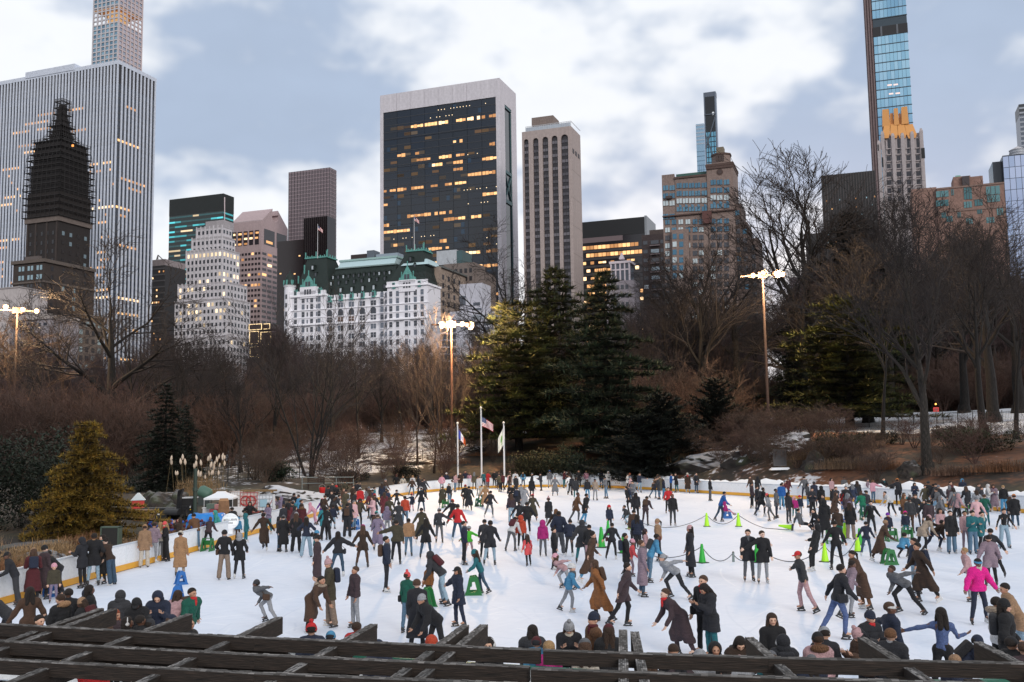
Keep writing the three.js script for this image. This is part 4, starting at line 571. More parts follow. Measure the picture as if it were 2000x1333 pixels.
// 13. far slender towers
{
  const b = new Bld('black_braced_spire', 'thin black diagonal braced skyscraper behind the brown brick tower', { c: [1397.5,178.5], d: 760, l: 1374, r: 1400.5 });
  b.box('wall', M([.008,.01,.014],.15),-b.W,0,0, b.H,-6,0); b.box('crown', M([.1,.12,.16],.4),-b.W - .1,.1, b.y(1385,189), b.H + .1,-6.1,.1); for (const x of [-b.W,-.9]) b.box('edge_column', M([.12,.15,.2],.4), x, x + .9,0, b.H,0,.35); const lo = b.y(1385,257); b.box('glass_wall', M([.14,.36,.5],.1, { metalness: .5 }),-b.W + 1,-1,0, lo,-1,.1); const g = new Acc(), dk = M([.02,.03,.045],.5); for (let j = 0; j < 20; j++) g.box(-b.W + .9,-.9, lo - j * 4.2 - .6, lo - j * 4.2,.1,.3); for (let i = 1; i < 4; i++) g.box(-b.W + i * b.W / 4 - .25,-b.W + i * b.W / 4 + .25,100, lo,.1,.25); g.to(b.g, 'mullion_grid', dk); const Y = (p) => b.y(1385, p); new Acc().bar([-b.W + .5, Y(290),.4],[-.5, Y(228),.4],.9).bar([-.5, Y(330),.4],[-b.W + .5, Y(262),.4],.9).bar([-b.W, Y(224),.4],[0, Y(224),.4],.8).to(b.g, 'diagonal_brace', M([.08,.1,.13],.4)); b.box('white_panel', M([.8,.85,.9],.4),-3.2,-1.6, Y(226), Y(220),.1,.5);
  const e = new Bld('pale_glass_spire', 'thin pale blue glass skyscraper beside the black braced one', { c: [1375,241], d: 800, l: 1359, r: 1379 });
  e.box('wall', M([.25,.38,.5],.12, { metalness: .6 }),-e.W,0,0, e.H,-8,0); for (let j = 0; j < 6; j++) e.win('crown_band', M([.4,.46,.55],.4),-e.W / 2, e.H - 1.2 - j * 3.2, e.W,1.0,.05); for (let i = 1; i < 4; i++) e.win('mullion', M([.12,.2,.3],.4),-e.W * i / 4, e.H / 2 - 15,.3, e.H - 40,.05); for (let j = 0; j < 12; j++) e.win('floor_line', M([.14,.24,.34],.4),-e.W / 2, e.H - 24 - j * 4, e.W,.5,.05);
}
// 14. leaning-looking glass skyscraper and the gold topped tower before it
{
  const b = new Bld('blue_glass_skyscraper', 'very slender blue glass skyscraper rising out of sight behind the gold topped tower', { c: [1785,255], d: 500, l: 1716, r: 1786, h: 420 });
  const W = b.W, glass = [M([.30,.52,.66],.07, { metalness: .75 }), M([.26,.47,.62],.07, { metalness: .75 }), M([.35,.56,.7],.07, { metalness: .75 })], dk = M([.025,.04,.055],.5), Y = (p) => b.y(1745, p);
  b.box('core', M([.03,.05,.07],.4),-W + .2,-.2,0,420,-18,-.4); b.box('terracotta_edge', sk([.16,.115,.12]),-W - 3.9,-W + .1,0,420,-20,-.6); for (let i = 0; i < 3; i++) b.box('terracotta_fin', sk([.24,.18,.185]),-W - 3.6 + i * 1.3,-W - 3.1 + i * 1.3,0,420,-.6,-.1);
  const fl = 4.95; for (let j = 0; j < 38; j++) { const y = 64 + j * fl; if (y > Y(68) - 2 && y < Y(47)) continue; for (let i = 0; i < 9; i++) b.win('glass_panel', pick(glass),-W + .1 + (i + .5)*(W - .2)/9, y + fl / 2, (W - .2)/9 - .12, fl - .42,-.3,.2); b.win('floor_line', dk,-W / 2, y, W,.5,-.28,.3); }
  b.box('plant_floor', M([.012,.012,.016],.6),-W,0, Y(67), Y(48),-18,-.15); for (const u of [.24,.7]) b.win('plant_louvre', M([.1,.11,.13],.5),-W + W * u, (Y(67) + Y(48))/2,.9, Y(48) - Y(67),-.1,.3);
  for (const [px, py] of [[1738,166],[1750,165],[1741,183],[1754,182]]) { const [x, y] = b.f(px, py); b.win('lit_window', M([1,.75,.7],.5, { lit: .9 }), x, y,2.2,.8,-.16,.1); }
}
{
  const b = new Bld('gold_crowned_tower', 'grey art deco tower with a fluted gold crown', { c: [1804,256], d: 420, l: 1715, r: 1812 });
  const W = b.W, H = b.H, stone = sk([.46,.41,.42]), gold = M([.62,.29,.085],.5), X = (p) => b.f(p,300)[0], Y = (p) => b.y(1760, p), hid = M([.035,.033,.04],.2);
  const yl = b.y(1720,275); b.box('wall', stone,-W + 3,-1,-2, yl,-16,-.6); b.box('upper_wall', stone, X(1722),-.6, yl, Y(262),-15,-1);
  const ribs = [1718,1726,1746,1765,1784,1802], tops = [280,262,266,265,262,256]; ribs.forEach((p, i) => { const x = X(p), t = b.y(p, tops[i]); b.box('rib', stone, x - .75, x + .75,-2, t,-2,.3); new Acc().frustum(x - .75, x + .75,-2,.3, t, x - .4, x + .4,-1.4,-.2, t + 1.4).to(b.g, 'rib_top', stone); });
  const cols = [1736.5,1755.5,1774.5,1793], rows = [[280,.9,4.2],[296,.9,2],[309,1.4,2.2],[324,1.4,2],[340,2.2,2.2],[356,2.2,2.2],[372,2,2.2],[388,2,2.2]]; rows.forEach(([py, w, h]) => cols.forEach((p) => { const [x, y] = b.f(p, py - (p - 1765) * .03,-.6); b.win('window', hid, x, y, w, h,-.57); const l = b.win('ledge', stone, x, y - h / 2 - .35, w + 1,.4,-.4,.7); }));
  for (const [p, q, r, s] of [[1715.5,1717.5,283,295],[1722,1725,308,327],[1800,1807,290,310]]) b.box('screen', M([.012,.012,.014],.7), X(p), X(q), b.y(p, s), b.y(p, r),-.2,.45);
  // crown: fluted gold shafts over a splayed skirt
  const s = [[1728,1742,213],[1743,1750,219],[1751,1760,211],[1761,1765,219],[1766,1779,208]]; s.forEach(([p, q, t], i) => { const a = X(p), e = X(q), y0 = Y(240), y1 = b.y((p + q)/2, t,-3), z = i % 2 ? -4.2 : -2.8; new Acc().frustum(a - .15, e + .15,-9, z + .3, y0, a + .15, e - .15,-9, z, y1).to(b.g, 'crown_shaft', gold); });
  const k = [[1726,1741],[1741,1757],[1757,1774],[1774,1794]]; k.forEach(([p, q]) => { const a = X(p), e = X(q), y0 = b.y((p + q)/2,263), y1 = b.y((p + q)/2,238); new Acc().frustum(a, e - .1,-11,-.2, y0, mix(a, X(1754),.16) + .1, mix(e, X(1754),.16) - .1,-9,-3, y1).to(b.g, 'crown_skirt', gold); new Acc().frustum(a + .6, e - .7,-3,.15, y0 - 1.6, a + .1, e - .2,-3,-.15, y0).to(b.g, 'crown_scallop', gold); });
}
// 15. the right-hand end of the skyline
{
  const b = new Bld('dark_ribbed_slab', 'dark ribbed slab with scattered tiny lights behind bare branches', { c: [1709,333], d: 400, l: 1604, r: 1712 });
  const W = b.W, H = b.H; b.box('wall', M([.02,.018,.019],.5),-W,0,-2, H,-12,0); for (let i = 0; i <= 20; i++) b.win('fin', M([.055,.048,.05],.5),-i * W / 20, H / 2,.3, H,.1,.4); for (let k = 0; k < 46; k++) b.win('lit_window', pick(city() < .3 ? warm : coolLit),-W + (Math.floor(city()*20) + .5) * W / 20, H - 4 - Math.floor(city()*16)*3.6,.35,.6,.05,.1); b.box('side_wing', M([.018,.016,.017],.5), b.f(1573,460)[0],-W - .1,-2, b.y(1585,456),-12,-.5);
  const e = new Bld('brick_apartment_house', 'red brick apartment house with teal windows and stepped roof', { c: [1962,361], d: 330, l: 1832, r: 1970 });
  const br = st([.33,.2,.165]), X = (p) => e.f(p,400)[0], Y = (p, q) => e.y(p, q), teal = [M([.05,.15,.17],.12), M([.1,.22,.24],.12)];
  e.box('wall', br, X(1832),0,-2, Y(1900,362),-14,0); e.box('roof_house', br, X(1866), X(1900), Y(1880,362), Y(1880,343),-10,-1); e.box('roof_house', br, X(1896), X(1925), Y(1910,362), Y(1910,341.5),-12,-2); e.box('tank_house', M([.2,.42,.36],.6), X(1872), X(1882), Y(1880,343), Y(1880,338),-8,-3); e.box('screen', M([.04,.03,.035],.5), X(1883), X(1897), Y(1890,362), Y(1890,344),-1,.2); e.box('low_wing', br, X(1782), X(1832),-2, Y(1810,366),-14,-1);
  for (const [p, q, r, w] of [[1841,379,2.2,8],[1841,397,2.2,8],[1844,420,2.2,3],[1861,376,2.2,1.6],[1891,378,4.2,5],[1891,400,2.2,5],[1912,396,2.2,5],[1940,372,3,8.6],[1941,388,2.4,8],[1954,414,2.4,4],[1914,412,2,3],[1874,420,2,2],[1894,432,2,4],[1855,428,2,4],[1935,430,2,5]]) { const [x, y] = e.f(p, q), m = e.win('window', pick(teal), x, y, w * .5, r,.03); for (let i = 1; i < 3; i++) { const v = part(m, 'mullion', boxGeo(.14, r,.1), M([.06,.04,.04],.6)); v.position.set(-w * .25 + i * w / 6,0,.14); } }
  for (const q of [363,409]) e.box('string_course', st([.3,.2,.17]), X(1832),.1, Y(1900, q) - .3, Y(1900, q) + .3,-14,.25);
  const g = new Bld('mirror_glass_block', 'pale mirror glass block topped by a banded water tank at the picture edge', { c: [2040,296], d: 360, l: 1958, r: 2050 });
  const GX = (p) => g.f(p,380)[0], GW = g.W; g.box('wall', M([.05,.06,.08],.3),-GW,0,-2, g.H,-22,0); for (let j = 0; j < 16; j++) for (let i = 0; i < 7; i++) g.win('glass_panel', pick([M([.40,.46,.62],.05, { metalness: .85 }), M([.35,.42,.58],.05, { metalness: .85 }), M([.44,.5,.66],.05, { metalness: .85 })]),-GW + (i + .5) * GW / 7, g.H - 2.6 - j * 4.4, GW / 7 - .18,4.2,.02,.12);
  g.box('east_wall', M([.03,.035,.045],.2), GX(1945),-GW - .05,-2, g.y(1950,312),-16,-3); const t = g.f(1988,296,-8); part(g.g, 'water_tank', new THREE.CylinderGeometry(2.9,2.9,3.6,20).translate(t[0], g.H + 1.8,-8), M([.3,.32,.36],.5)); part(g.g, 'tank_roof', new THREE.ConeGeometry(3.1,1.6,20).translate(t[0], g.H + 4.4,-8), M([.42,.4,.42],.5)); for (let j = 0; j < 4; j++) part(g.g, 'tank_hoop', new THREE.TorusGeometry(2.95,.12,6,24).rotateX(Math.PI / 2).translate(t[0], g.H + .5 + j,-8), M([.55,.57,.62],.4));
  const f = new Bld('edge_office_tower', 'grey office tower cut off by the picture edge', { c: [2060,196], d: 700, l: 1990, r: 2070 }); f.box('wall', M([.1,.12,.16],.3),-f.W,0,0, f.H,-20,0); for (let j = 0; j < 24; j++) f.win('floor_line', M([.3,.33,.38],.5),-f.W / 2, f.H - 3 - j * 3.6, f.W,1.3,.05); f.box('crown', M([.03,.035,.045],.4),-f.W - .1,.1, f.H - 8, f.H,-20,.15);
}
// 16. between the hotel and the lamp: modern white flats, the stone house behind
{
  const b = new Bld('stone_mansion_block', 'grey brown stone block with a pale roof box behind the hotel', { c: [925,512], d: 470, l: 866, r: 944 });
  const s = st([.24,.195,.18]), hid = M([.035,.033,.038],.2); b.box('wall', s,-b.W,0,-2, b.H,-16,0); b.box('side_stage', s,.02,5.5,-2, b.H - 5,-16,-1); const q = b.f(889.5,487), r = b.f(851,497); b.box('roof_box', sk([.52,.55,.6]), r[0], q[0], b.H, q[1],-14,-1); b.box('roof_screen', M([.05,.1,.11],.5), q[0], q[0] + 3, b.H, q[1] - .5,-14,-1.5); for (let j = 0; j < 10; j++) for (let i = 0; i < 6; i++) b.win('window', (j === 3 && i === 1) || (j === 5 && i === 1) ? warm[2] : hid,-b.W * .9 + i * b.W * .16, b.H - 4 - j * 4,1.4,2.2,.03);
  const e = new Bld('white_balcony_flats', 'white modern stepped flats with balconies behind the central flood lamps', { c: [953,575], d: 400, l: 894, r: 961 });
  const w = sk([.58,.58,.66]), gl = M([.08,.09,.11],.15); e.box('wall', w, e.f(894,560)[0], e.f(938,560)[0],-2, e.y(915,553),-12,-2); e.box('lower_wall', w, e.f(880,600)[0],0,-2, e.y(930,607),-12,1); e.box('ledge', M([.3,.33,.38],.5), e.f(925,610)[0],2.5, e.y(940,624), e.y(940,616),-10,1.5);
  for (const [px, py, ww, h] of [[904,588,2.6,4],[931,594,3,1.3],[932,607,4,2]]) { const [x, y] = e.f(px, py,-2); e.win('window', gl, x, y, ww, h,-1.97); } for (let j = 0; j < 7; j++) for (const [px, ww] of [[866,3],[884,3],[930,3.6],[951,3.2]]) { const [x, y] = e.f(px,632 + j * 13.5,1); e.win('window', gl, x, y, ww,1.7,1.03); e.box('balcony', w, x - ww * .6, x + ww * .6, y - 1.6, y - 1.1,1,2.3); }
  const k = new Bld('pale_distant_block', 'pale banded block seen between trunks beside the tall rust lamp pole', { c: [1566,541], d: 420, l: 1541, r: 1570 }); k.box('wall', sk([.4,.36,.4]),-k.W,0,-2, k.H,-10,0); for (let j = 0; j < 12; j++) k.win('floor_line', M([.2,.18,.21],.5),-k.W / 2, k.H - 2 - j * 3, k.W,.9,.05); k.box('glass_wing', M([.2,.36,.42],.15),.05,3.4,-2, k.H - 14,-8,-1);
}

// ---------------------------------------------------------------- trees
const barkMat = (c) => M(c,0.95, { map: TS.bark });
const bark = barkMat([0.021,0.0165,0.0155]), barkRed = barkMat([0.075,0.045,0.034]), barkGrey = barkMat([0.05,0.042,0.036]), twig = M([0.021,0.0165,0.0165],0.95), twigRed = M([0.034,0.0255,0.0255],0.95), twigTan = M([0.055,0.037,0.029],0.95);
// a winter tree: limbs fork and droop a little, fine twigs at the ends. o: height, trunk radius, clear stem, spread, stems, levels
function bareTree(seed, o) {
  const r = rng(seed), trunk = new Acc(), crown = new Acc(), { h = 18, r0 = 0.35, clear = 0.28, spread = 0.62, up = 0.25, kids = [0,6,6,5,5], twigR = 0.017, stems = 1, max = 4 } = o;
  const g = (s) => (r() + r() + r() - 1.5) * s;
  function limb(p, d, len, rad, lev, v) {
    const n = lev === 0 ? 7 : lev === 1 ? 6 : lev === 2 ? 4 : lev === 3 ? 3 : 2, pts = [[...p, rad]], q = d.clone(); let c = V(...p);
    for (let i = 0; i < n; i++) {
      q.x += g(lev === 0 ? 0.09 : 0.26); q.z += g(lev === 0 ? 0.09 : 0.26); q.y += g(0.16) + (lev === 0 ? 0 : up * 0.22*(lev > 2 ? 0.6 : 1)); q.normalize();
      c = c.clone().addScaledVector(q, len / n); pts.push([c.x, c.y, c.z, Math.max(twigR * 0.6, rad * (1 - 0.82 * Math.pow((i + 1) / n,0.9)))]);
    }
    const acc = lev <= 1 ? trunk : crown, sides = lev === 0 ? 8 : lev === 1 ? 6 : lev === 2 ? 4 : 3;
    for (let i = 0; i < n; i++) acc.tube(pts[i], pts[i + 1], pts[i][3], pts[i + 1][3], sides, lev < 3, v + i);
    if (lev >= max) return;
    const k = kids[lev + 1], from = lev === 0 ? clear : 0.18;
    for (let j = 0; j < k; j++) {
      const t = mix(from,1, Math.pow((j + 0.35 + r()*0.6) / k,0.85)), f = Math.min(n - 0.001, t * n), i = Math.floor(f), w = f - i, a = pts[i], b = pts[i + 1], P = [0,1,2].map((e) => mix(a[e], b[e], w)), rr = mix(a[3], b[3], w);
      const dir = V(b[0] - a[0], b[1] - a[1], b[2] - a[2]).normalize(), phi = lev === 0 ? j * 2.4 + r() : r() * TAU, s = Math.abs(dir.y) > 0.9 ? V(1,0,0) : V(0,1,0).cross(dir).normalize(), u = dir.clone().cross(s);
      const sp = spread * (lev === 0 ? 1 - 0.35 * t : 0.85) + g(0.22), side = s.multiplyScalar(Math.cos(phi)).add(u.multiplyScalar(Math.sin(phi)));
      const nd = dir.clone().multiplyScalar(Math.cos(sp)).addScaledVector(side, Math.sin(sp)).normalize();
      limb(P, nd, len * (lev === 0 ? 0.62*(1.15 - 0.55 * t) : 0.58*(1.1 - 0.45 * t))*(0.75 + r()*0.5), Math.max(twigR, Math.min(rr * 0.72, rad * 0.55*(1.1 - 0.4 * t))), lev + 1, v + t * 3);
    }
  }
  for (let s = 0; s < stems; s++) { const a = s / stems * TAU + r(), d = stems > 1 ? V(Math.cos(a)*0.28,1, Math.sin(a)*0.28) : V(g(0.06),1, g(0.06)); limb([stems > 1 ? Math.cos(a) * r0 : 0,-0.4, stems > 1 ? Math.sin(a) * r0 : 0], d.normalize(), h * (0.72 + (stems > 1 ? r()*0.2 : 0)) + 0.4, r0*(stems > 1 ? 0.7 : 1),0,0); }
  if (stems === 1) trunk.tube([0,-0.5,0],[0,0.9,0], r0*1.5, r0*1.0,8);
  return { trunk: trunk.geo(), crown: crown.geo(), h };
}
const protos = {
  spread: bareTree(11, { h: 21, r0: 0.64, twigR: .023, clear: 0.3, spread: 0.85, up: 0.12, kids: [0,8,8,6,4] }),
  vase: bareTree(23, { h: 20, r0: 0.42, clear: 0.3, spread: 0.52, up: 0.2, kids: [0,10,8,6,5] }),
  tall: bareTree(37, { h: 22, r0: 0.3, clear: 0.42, spread: 0.6, up: 0.22, kids: [0,9,6,6,3] }),
  round: bareTree(41, { h: 15, r0: 0.28, clear: 0.2, spread: 0.75, up: 0.2, kids: [0,9,7,6,4] }),
  multi: bareTree(59, { h: 14, r0: 0.2, clear: 0.15, spread: 0.45, up: 0.28, stems: 4, kids: [0,7,6,5], max: 3 }),
  thin: bareTree(67, { h: 15, r0: 0.15, clear: 0.25, spread: 0.5, up: 0.3, kids: [0,8,5,5], max: 3 }),
  brush: bareTree(71, { h: 5.5, r0: 0.07, clear: 0.06, spread: 0.6, up: 0.2, stems: 7, kids: [0,7,5,4], max: 3, twigR: 0.012 }),
};
function tree(kind, label, px, d, top, o = {}) {                 // px: column of its foot, d: distance, top: pixel row of its crown
  const p = at(px,900, d), y = groundH(p.x, p.z), P = protos[kind], H = 5.1 + (yh(px) - top) / F * d - y, s = H / P.h / (o.over || 1.02);
  const t = thing(o.name || 'bare_tree', label, 'tree',[p.x, y, p.z], o.turn ?? (px * 0.37 + d) % TAU, o.group); t.scale.set(s * (o.wide || 1), s, s * (o.wide || 1));
  part(t, 'trunk', P.trunk, o.bark || bark); part(t, 'crown', P.crown, o.twig || twig); return t;
}
// named winter trees, nearest first
tree('vase', 'big bare tree with a leaning grey trunk standing behind the boards by the boulder',1812,74,435, { wide: 1.15, bark: barkGrey, turn: 2.2 });
tree('vase', 'bare tree with a straight dark trunk on the snowy path beyond the boulder',1926,92,440, { turn: 0.4 });
tree('spread', 'tall bare tree behind the iron fence at the far end of the snowy path',1946,104,400, { turn: 1.9 });
tree('tall', 'slim bare tree at the very end of the leafy slope',1988,84,470, { turn: 5 });
tree('spread', 'massive wide spreading bare tree in front of the brown brick tower',1396,152,462, { wide: 1.5, bark: barkMat([.03,.023,.021]), twig: M([.028,.021,.02],.95), turn: 1.1 });
tree('vase', 'large pale limbed bare tree rising above the rust lamp pole',1588,150,305, { wide: 1.5, bark: barkGrey, turn: 3.4 });
tree('tall', 'tall bare tree before the dark ribbed slab',1648,168,345, { turn: 0.9 }); tree('vase', 'dense bare tree whose twigs cross the gold crowned tower',1742,140,400, { wide: 1.3, turn: 4 });
tree('round', 'round topped bare tree before the red brick apartment house',1842,150,400, { wide: 1.4 }); tree('vase', 'bare tree before the mirror glass block',1956,160,425, { wide: 1.2, turn: 2 }); tree('spread', 'bare tree between the gold crowned tower and the brick house',1786,175,385, { turn: .2 });
tree('spread', 'large bare tree with forked limbs in front of the ribbed marble tower',212,112,496, { wide: 1.35, turn: 0.6 });
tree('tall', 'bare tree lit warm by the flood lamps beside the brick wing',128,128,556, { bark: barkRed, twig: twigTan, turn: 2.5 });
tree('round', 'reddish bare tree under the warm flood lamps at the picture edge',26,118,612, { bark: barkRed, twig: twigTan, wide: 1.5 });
tree('multi', 'several stemmed bare tree before the white hotel on the snowy ground',604,96,636, { turn: 0.5, wide: 1.1 });
tree('tall', 'thin upright bare tree with its foot in the snow below the hotel',700,112,640, { turn: 4.4 });
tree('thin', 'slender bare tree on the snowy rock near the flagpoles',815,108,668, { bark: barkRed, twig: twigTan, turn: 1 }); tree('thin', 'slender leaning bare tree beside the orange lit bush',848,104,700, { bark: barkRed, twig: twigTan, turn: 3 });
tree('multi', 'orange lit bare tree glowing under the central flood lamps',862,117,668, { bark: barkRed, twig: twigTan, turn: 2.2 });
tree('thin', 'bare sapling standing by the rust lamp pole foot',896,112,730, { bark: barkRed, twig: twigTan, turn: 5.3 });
tree('spread', 'dark bare tree between the black glass slab and the pines',978,190,470, { wide: 1.05, turn: 5.1 });
tree('round', 'low bare tree beneath the central flood lamps',925,168,625, { turn: 2.7 });
tree('vase', 'bare tree low in front of the stepped white tower',420,140,690, { turn: .7 }); tree('round', 'tan twigged bare tree below the shop boxes',500,118,716, { twig: twigTan, wide: 1.4 }); tree('round', 'dense dark bare tree before the dark office block',318,132,640, { turn: 1.8 });
tree('tall', 'thin dark bare tree left of the conical golden cypress top',88,100,690, { turn: 3.6 }); tree('vase', 'bare tree behind the feather grass clump',470,100,735, { turn: 2.9 });
for (const [i,[px, d, top, label]] of [[1262,150,590, 'thin dark trunk just past the tall dense pine'],[1296,142,610, 'straight dark trunk above the black green yew'],[1322,160,565, 'tall slim trunk rising before the brown brick tower edge'],[1352,135,640, 'short slim trunk hugging the big spreading tree'],[1446,158,560, 'straight slim bare trunk beyond the big spreading tree'],[1474,140,600, 'slender bare trunk nearest the rust lamp pole'],[1232,165,600, 'dark trunk half hidden by the tall dense pine'],[1540,165,560, 'bare trunk in the bright gap past the rust lamp pole']].entries()) tree(i % 2 ? 'tall' : 'thin', label, px, d, top, { group: 'slim dark trunks behind the evergreens', turn: i });

for (const [kind, label, px, d, top, o] of [['spread', 'dark spreading bare tree over the low grey building',62,138,590, {}],['tall', 'dark bare tree rising against the ribbed tower base',262,118,590, {}],['vase', 'dark bare tree before the gap beside the stepped tower',345,108,650, {}],['spread', 'wide dark bare tree before the stepped tower foot',398,126,660, { wide: 1.2 }],['tall', 'thin dark bare tree before the pink granite tower',456,112,650, {}],['vase', 'dark bare tree whose twigs cross the shop boxes',533,120,652, {}],['spread', 'dark bare tree with forked stem before the hotel corner',648,118,640, {}],['vase', 'dark bare tree in front of the hotel middle',745,126,682, {}],['tall', 'dark bare tree below the hotel right bay windows',788,122,676, {}],['spread', 'dark bare tree behind the glowing tree',842,132,660, { wide: 1.2 }],['vase', 'dark bare tree near the pines with low forks',944,128,640, {}],['vase', 'dark many limbed tree past the dense pine',1318,132,540, { wide: 1.2 }],['vase', 'tall dark many limbed tree beside the black yew',1368,128,490, { wide: 1.25 }],['spread', 'dark wide tree between brown brick tower and lamp pole',1448,134,480, { wide: 1.2 }],['spread', 'black limbed bare tree left of the layered pine',1580,128,520, { wide: 1.2 }],['vase', 'dense dark bare tree above the layered pine',1700,118,470, { wide: 1.3 }],['tall', 'dark bare trunk before the layered pine',1728,96,520, {}],['vase', 'dark bare tree crowding the end of the path',1890,120,440, { wide: 1.3 }],['spread', 'dark bare tree at the last fence panel',1998,112,440, { wide: 1.2 }]]) tree(kind, label.replace(' left of', ' beside').replace('hotel right bay', 'hotel end bay'), px, d, top, { turn: px,...o });

// the wood beyond, which reads as one brown mass
{
  const r = rng(404), zero = new THREE.Matrix4(), list = { round: [], vase: [], brush: [] };
  for (let i = 0; i < 430; i++) { const d = 128 + Math.pow(r(),0.8)*210, px = -150 + r()*2350, kind = r() < 0.55 ? 'round' : 'vase'; if (px > 1490 && px < 1560) continue; const p = at(px,900, d), y = groundH(p.x, p.z); const topPx = (px < 950 ? 705 : px < 1250 ? 680 : px < 1500 ? 630 : 560) + noise(px * .012,3,1)*90 + r()*75 - 25, H = 5.1 + (yh(px) - topPx) / F * d - y; if (H < 3) continue; const s = H / protos[kind].h; list[kind].push(zero.clone().compose(V(p.x, y, p.z), new THREE.Quaternion().setFromAxisAngle(V(0,1,0), r() * TAU), V(s * 1.25, s, s * 1.25))); }
  for (let i = 0; i < 1250; i++) { const px = -150 + r()*2350, d = 86 + r()*120, p = at(px,900, d), sd = rinkDist(p.x, p.z); if (sd < 24 || (px > 1430 && sd < 60) || (px > 500 && px < 960 && sd < 40)) continue; const s = 0.55 + r()*0.9; list.brush.push(zero.clone().compose(V(p.x, groundH(p.x, p.z), p.z), new THREE.Quaternion().setFromAxisAngle(V(0,1,0), r() * TAU), V(s * 1.3, s, s * 1.3))); }
  for (let i = 0; i < 60; i++) { const px = 480 + r()*500, d = 84 + r()*45, p = at(px,900, d), sd = rinkDist(p.x, p.z); if (sd < 4) continue; const q = 0.25 + r() * .4; list.brush.push(zero.clone().compose(V(p.x, groundH(p.x, p.z), p.z), new THREE.Quaternion().setFromAxisAngle(V(0,1,0), r() * TAU), V(q * 1.5, q, q * 1.5))); }
  for (let i = 0; i < 90; i++) { const px = 1290 + r()*760, d = 74 + r()*40, p = at(px,900, d), sd = rinkDist(p.x, p.z); if (sd < 3 || sd > 19) continue; const q = 0.15 + r() * .3; list.brush.push(zero.clone().compose(V(p.x, groundH(p.x, p.z), p.z), new THREE.Quaternion().setFromAxisAngle(V(0,1,0), r() * TAU), V(q * 1.8, q, q * 1.8))); }
  for (let i = 0; i < 46; i++) { const px = 1310 + r()*330, d = 84 + r()*20, p = at(px,900, d), sd = rinkDist(p.x, p.z); if (sd < 3 || sd > 18) continue; const q = 0.2 + r() * .22; list.brush.push(zero.clone().compose(V(p.x, groundH(p.x, p.z) + .9, p.z), new THREE.Quaternion().setFromAxisAngle(V(0,1,0), r() * TAU), V(q * 1.8, q, q * 1.8))); }
  const inst = (name, geo, mat, ms) => { const m = new THREE.InstancedMesh(geo, mat, ms.length), c = new THREE.Color(); ms.forEach((x, i) => { m.setMatrixAt(i, x); const k = 0.7 + r()*0.7; m.setColorAt(i, c.setRGB(k * (1 + r() * .3), k, k * (.9 + r() * .2))); }); m.name = numbered(name); m.userData.kind = 'stuff'; scene.add(m); return m; };
  for (const k of ['round', 'vase']) inst('woodland', mergeGeometries([protos[k].trunk, protos[k].crown]), twigRed, list[k]);
  inst('undergrowth', mergeGeometries([protos.brush.trunk, protos.brush.crown]), twigTan, list.brush);
}
// evergreens: whorls of boughs carrying tufts of needles
function evergreen(seed, o) {
  const r = rng(seed), trunk = new Acc(), crown = new Acc(), { h = 18, w = 5, low = 0.1, tiers = 22, per = 7, droop = 0.1, tuft = 9, len = 0.55, fat = 0.06, shape = 0.8, dens = 1, up = 0.15, base = [0.035,0.055,0.026], hue = 0.5 } = o;
  trunk.tube([0,-0.4,0],[0, h * 0.5,0], h * 0.02 + .05, h * 0.012,8).tube([0, h * 0.5,0],[0, h * 0.98,0], h * 0.012,0.03,7);
  const tuftAt = (x, y, z, out, size, tone) => {
    for (let k = 0; k < tuft; k++) {
      const a = r() * TAU, b = (r() - 0.35)*1.5, L = size * (0.6 + r()*0.7), dx = Math.cos(a) * Math.cos(b) + out.x * 0.9, dy = Math.sin(b)*0.8 + up, dz = Math.sin(a) * Math.cos(b) + out.z * 0.9, l = Math.hypot(dx, dy, dz), ex = x + dx / l * L, ey = y + dy / l * L, ez = z + dz / l * L;
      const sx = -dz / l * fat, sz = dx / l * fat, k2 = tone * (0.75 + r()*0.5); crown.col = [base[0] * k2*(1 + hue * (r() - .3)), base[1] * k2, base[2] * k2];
      crown.tri([x - sx, y, z - sz],[x + sx, y + fat * (r() - .5), z + sz],[ex, ey, ez]);
    }
  };
  for (let t = 0; t < tiers; t++) {
    const v = (t + 0.5) / tiers, y = h * mix(low,0.985, v), R = w * Math.pow(1 - v, shape)*(0.6 + 0.75 * r()) + 0.25, n = Math.max(3, Math.round(per * (0.5 + 0.6*(1 - v))));
    for (let j = 0; j < n; j++) {
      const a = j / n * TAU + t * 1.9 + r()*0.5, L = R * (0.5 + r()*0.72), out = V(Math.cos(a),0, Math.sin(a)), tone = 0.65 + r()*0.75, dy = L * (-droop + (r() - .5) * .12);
      trunk.tube([0, y,0],[out.x * L, y + dy, out.z * L],0.035 + R * 0.012,0.012,4);
      const m = Math.max(2, Math.round(L * 3.2 * dens));
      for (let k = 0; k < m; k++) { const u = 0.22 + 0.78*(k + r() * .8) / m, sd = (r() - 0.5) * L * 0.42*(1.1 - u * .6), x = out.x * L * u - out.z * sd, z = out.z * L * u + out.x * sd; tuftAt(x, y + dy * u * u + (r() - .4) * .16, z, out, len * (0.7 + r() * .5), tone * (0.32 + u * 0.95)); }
    }
  }
  crown.col = null; return { trunk: trunk.geo(), crown: crown.geo(), h };
}
const needle = new THREE.MeshStandardMaterial({ vertexColors: true, roughness: 0.9, side: THREE.DoubleSide });
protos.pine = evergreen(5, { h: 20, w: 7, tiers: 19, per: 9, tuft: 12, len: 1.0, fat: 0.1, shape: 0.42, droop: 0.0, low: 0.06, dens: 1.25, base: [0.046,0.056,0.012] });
protos.pine2 = evergreen(8, { h: 20, w: 6.2, tiers: 25, per: 9, tuft: 12, len: 0.9, fat: 0.11, shape: 0.48, droop: 0.08, low: 0.03, dens: 1.25, base: [0.019,0.034,0.016] });
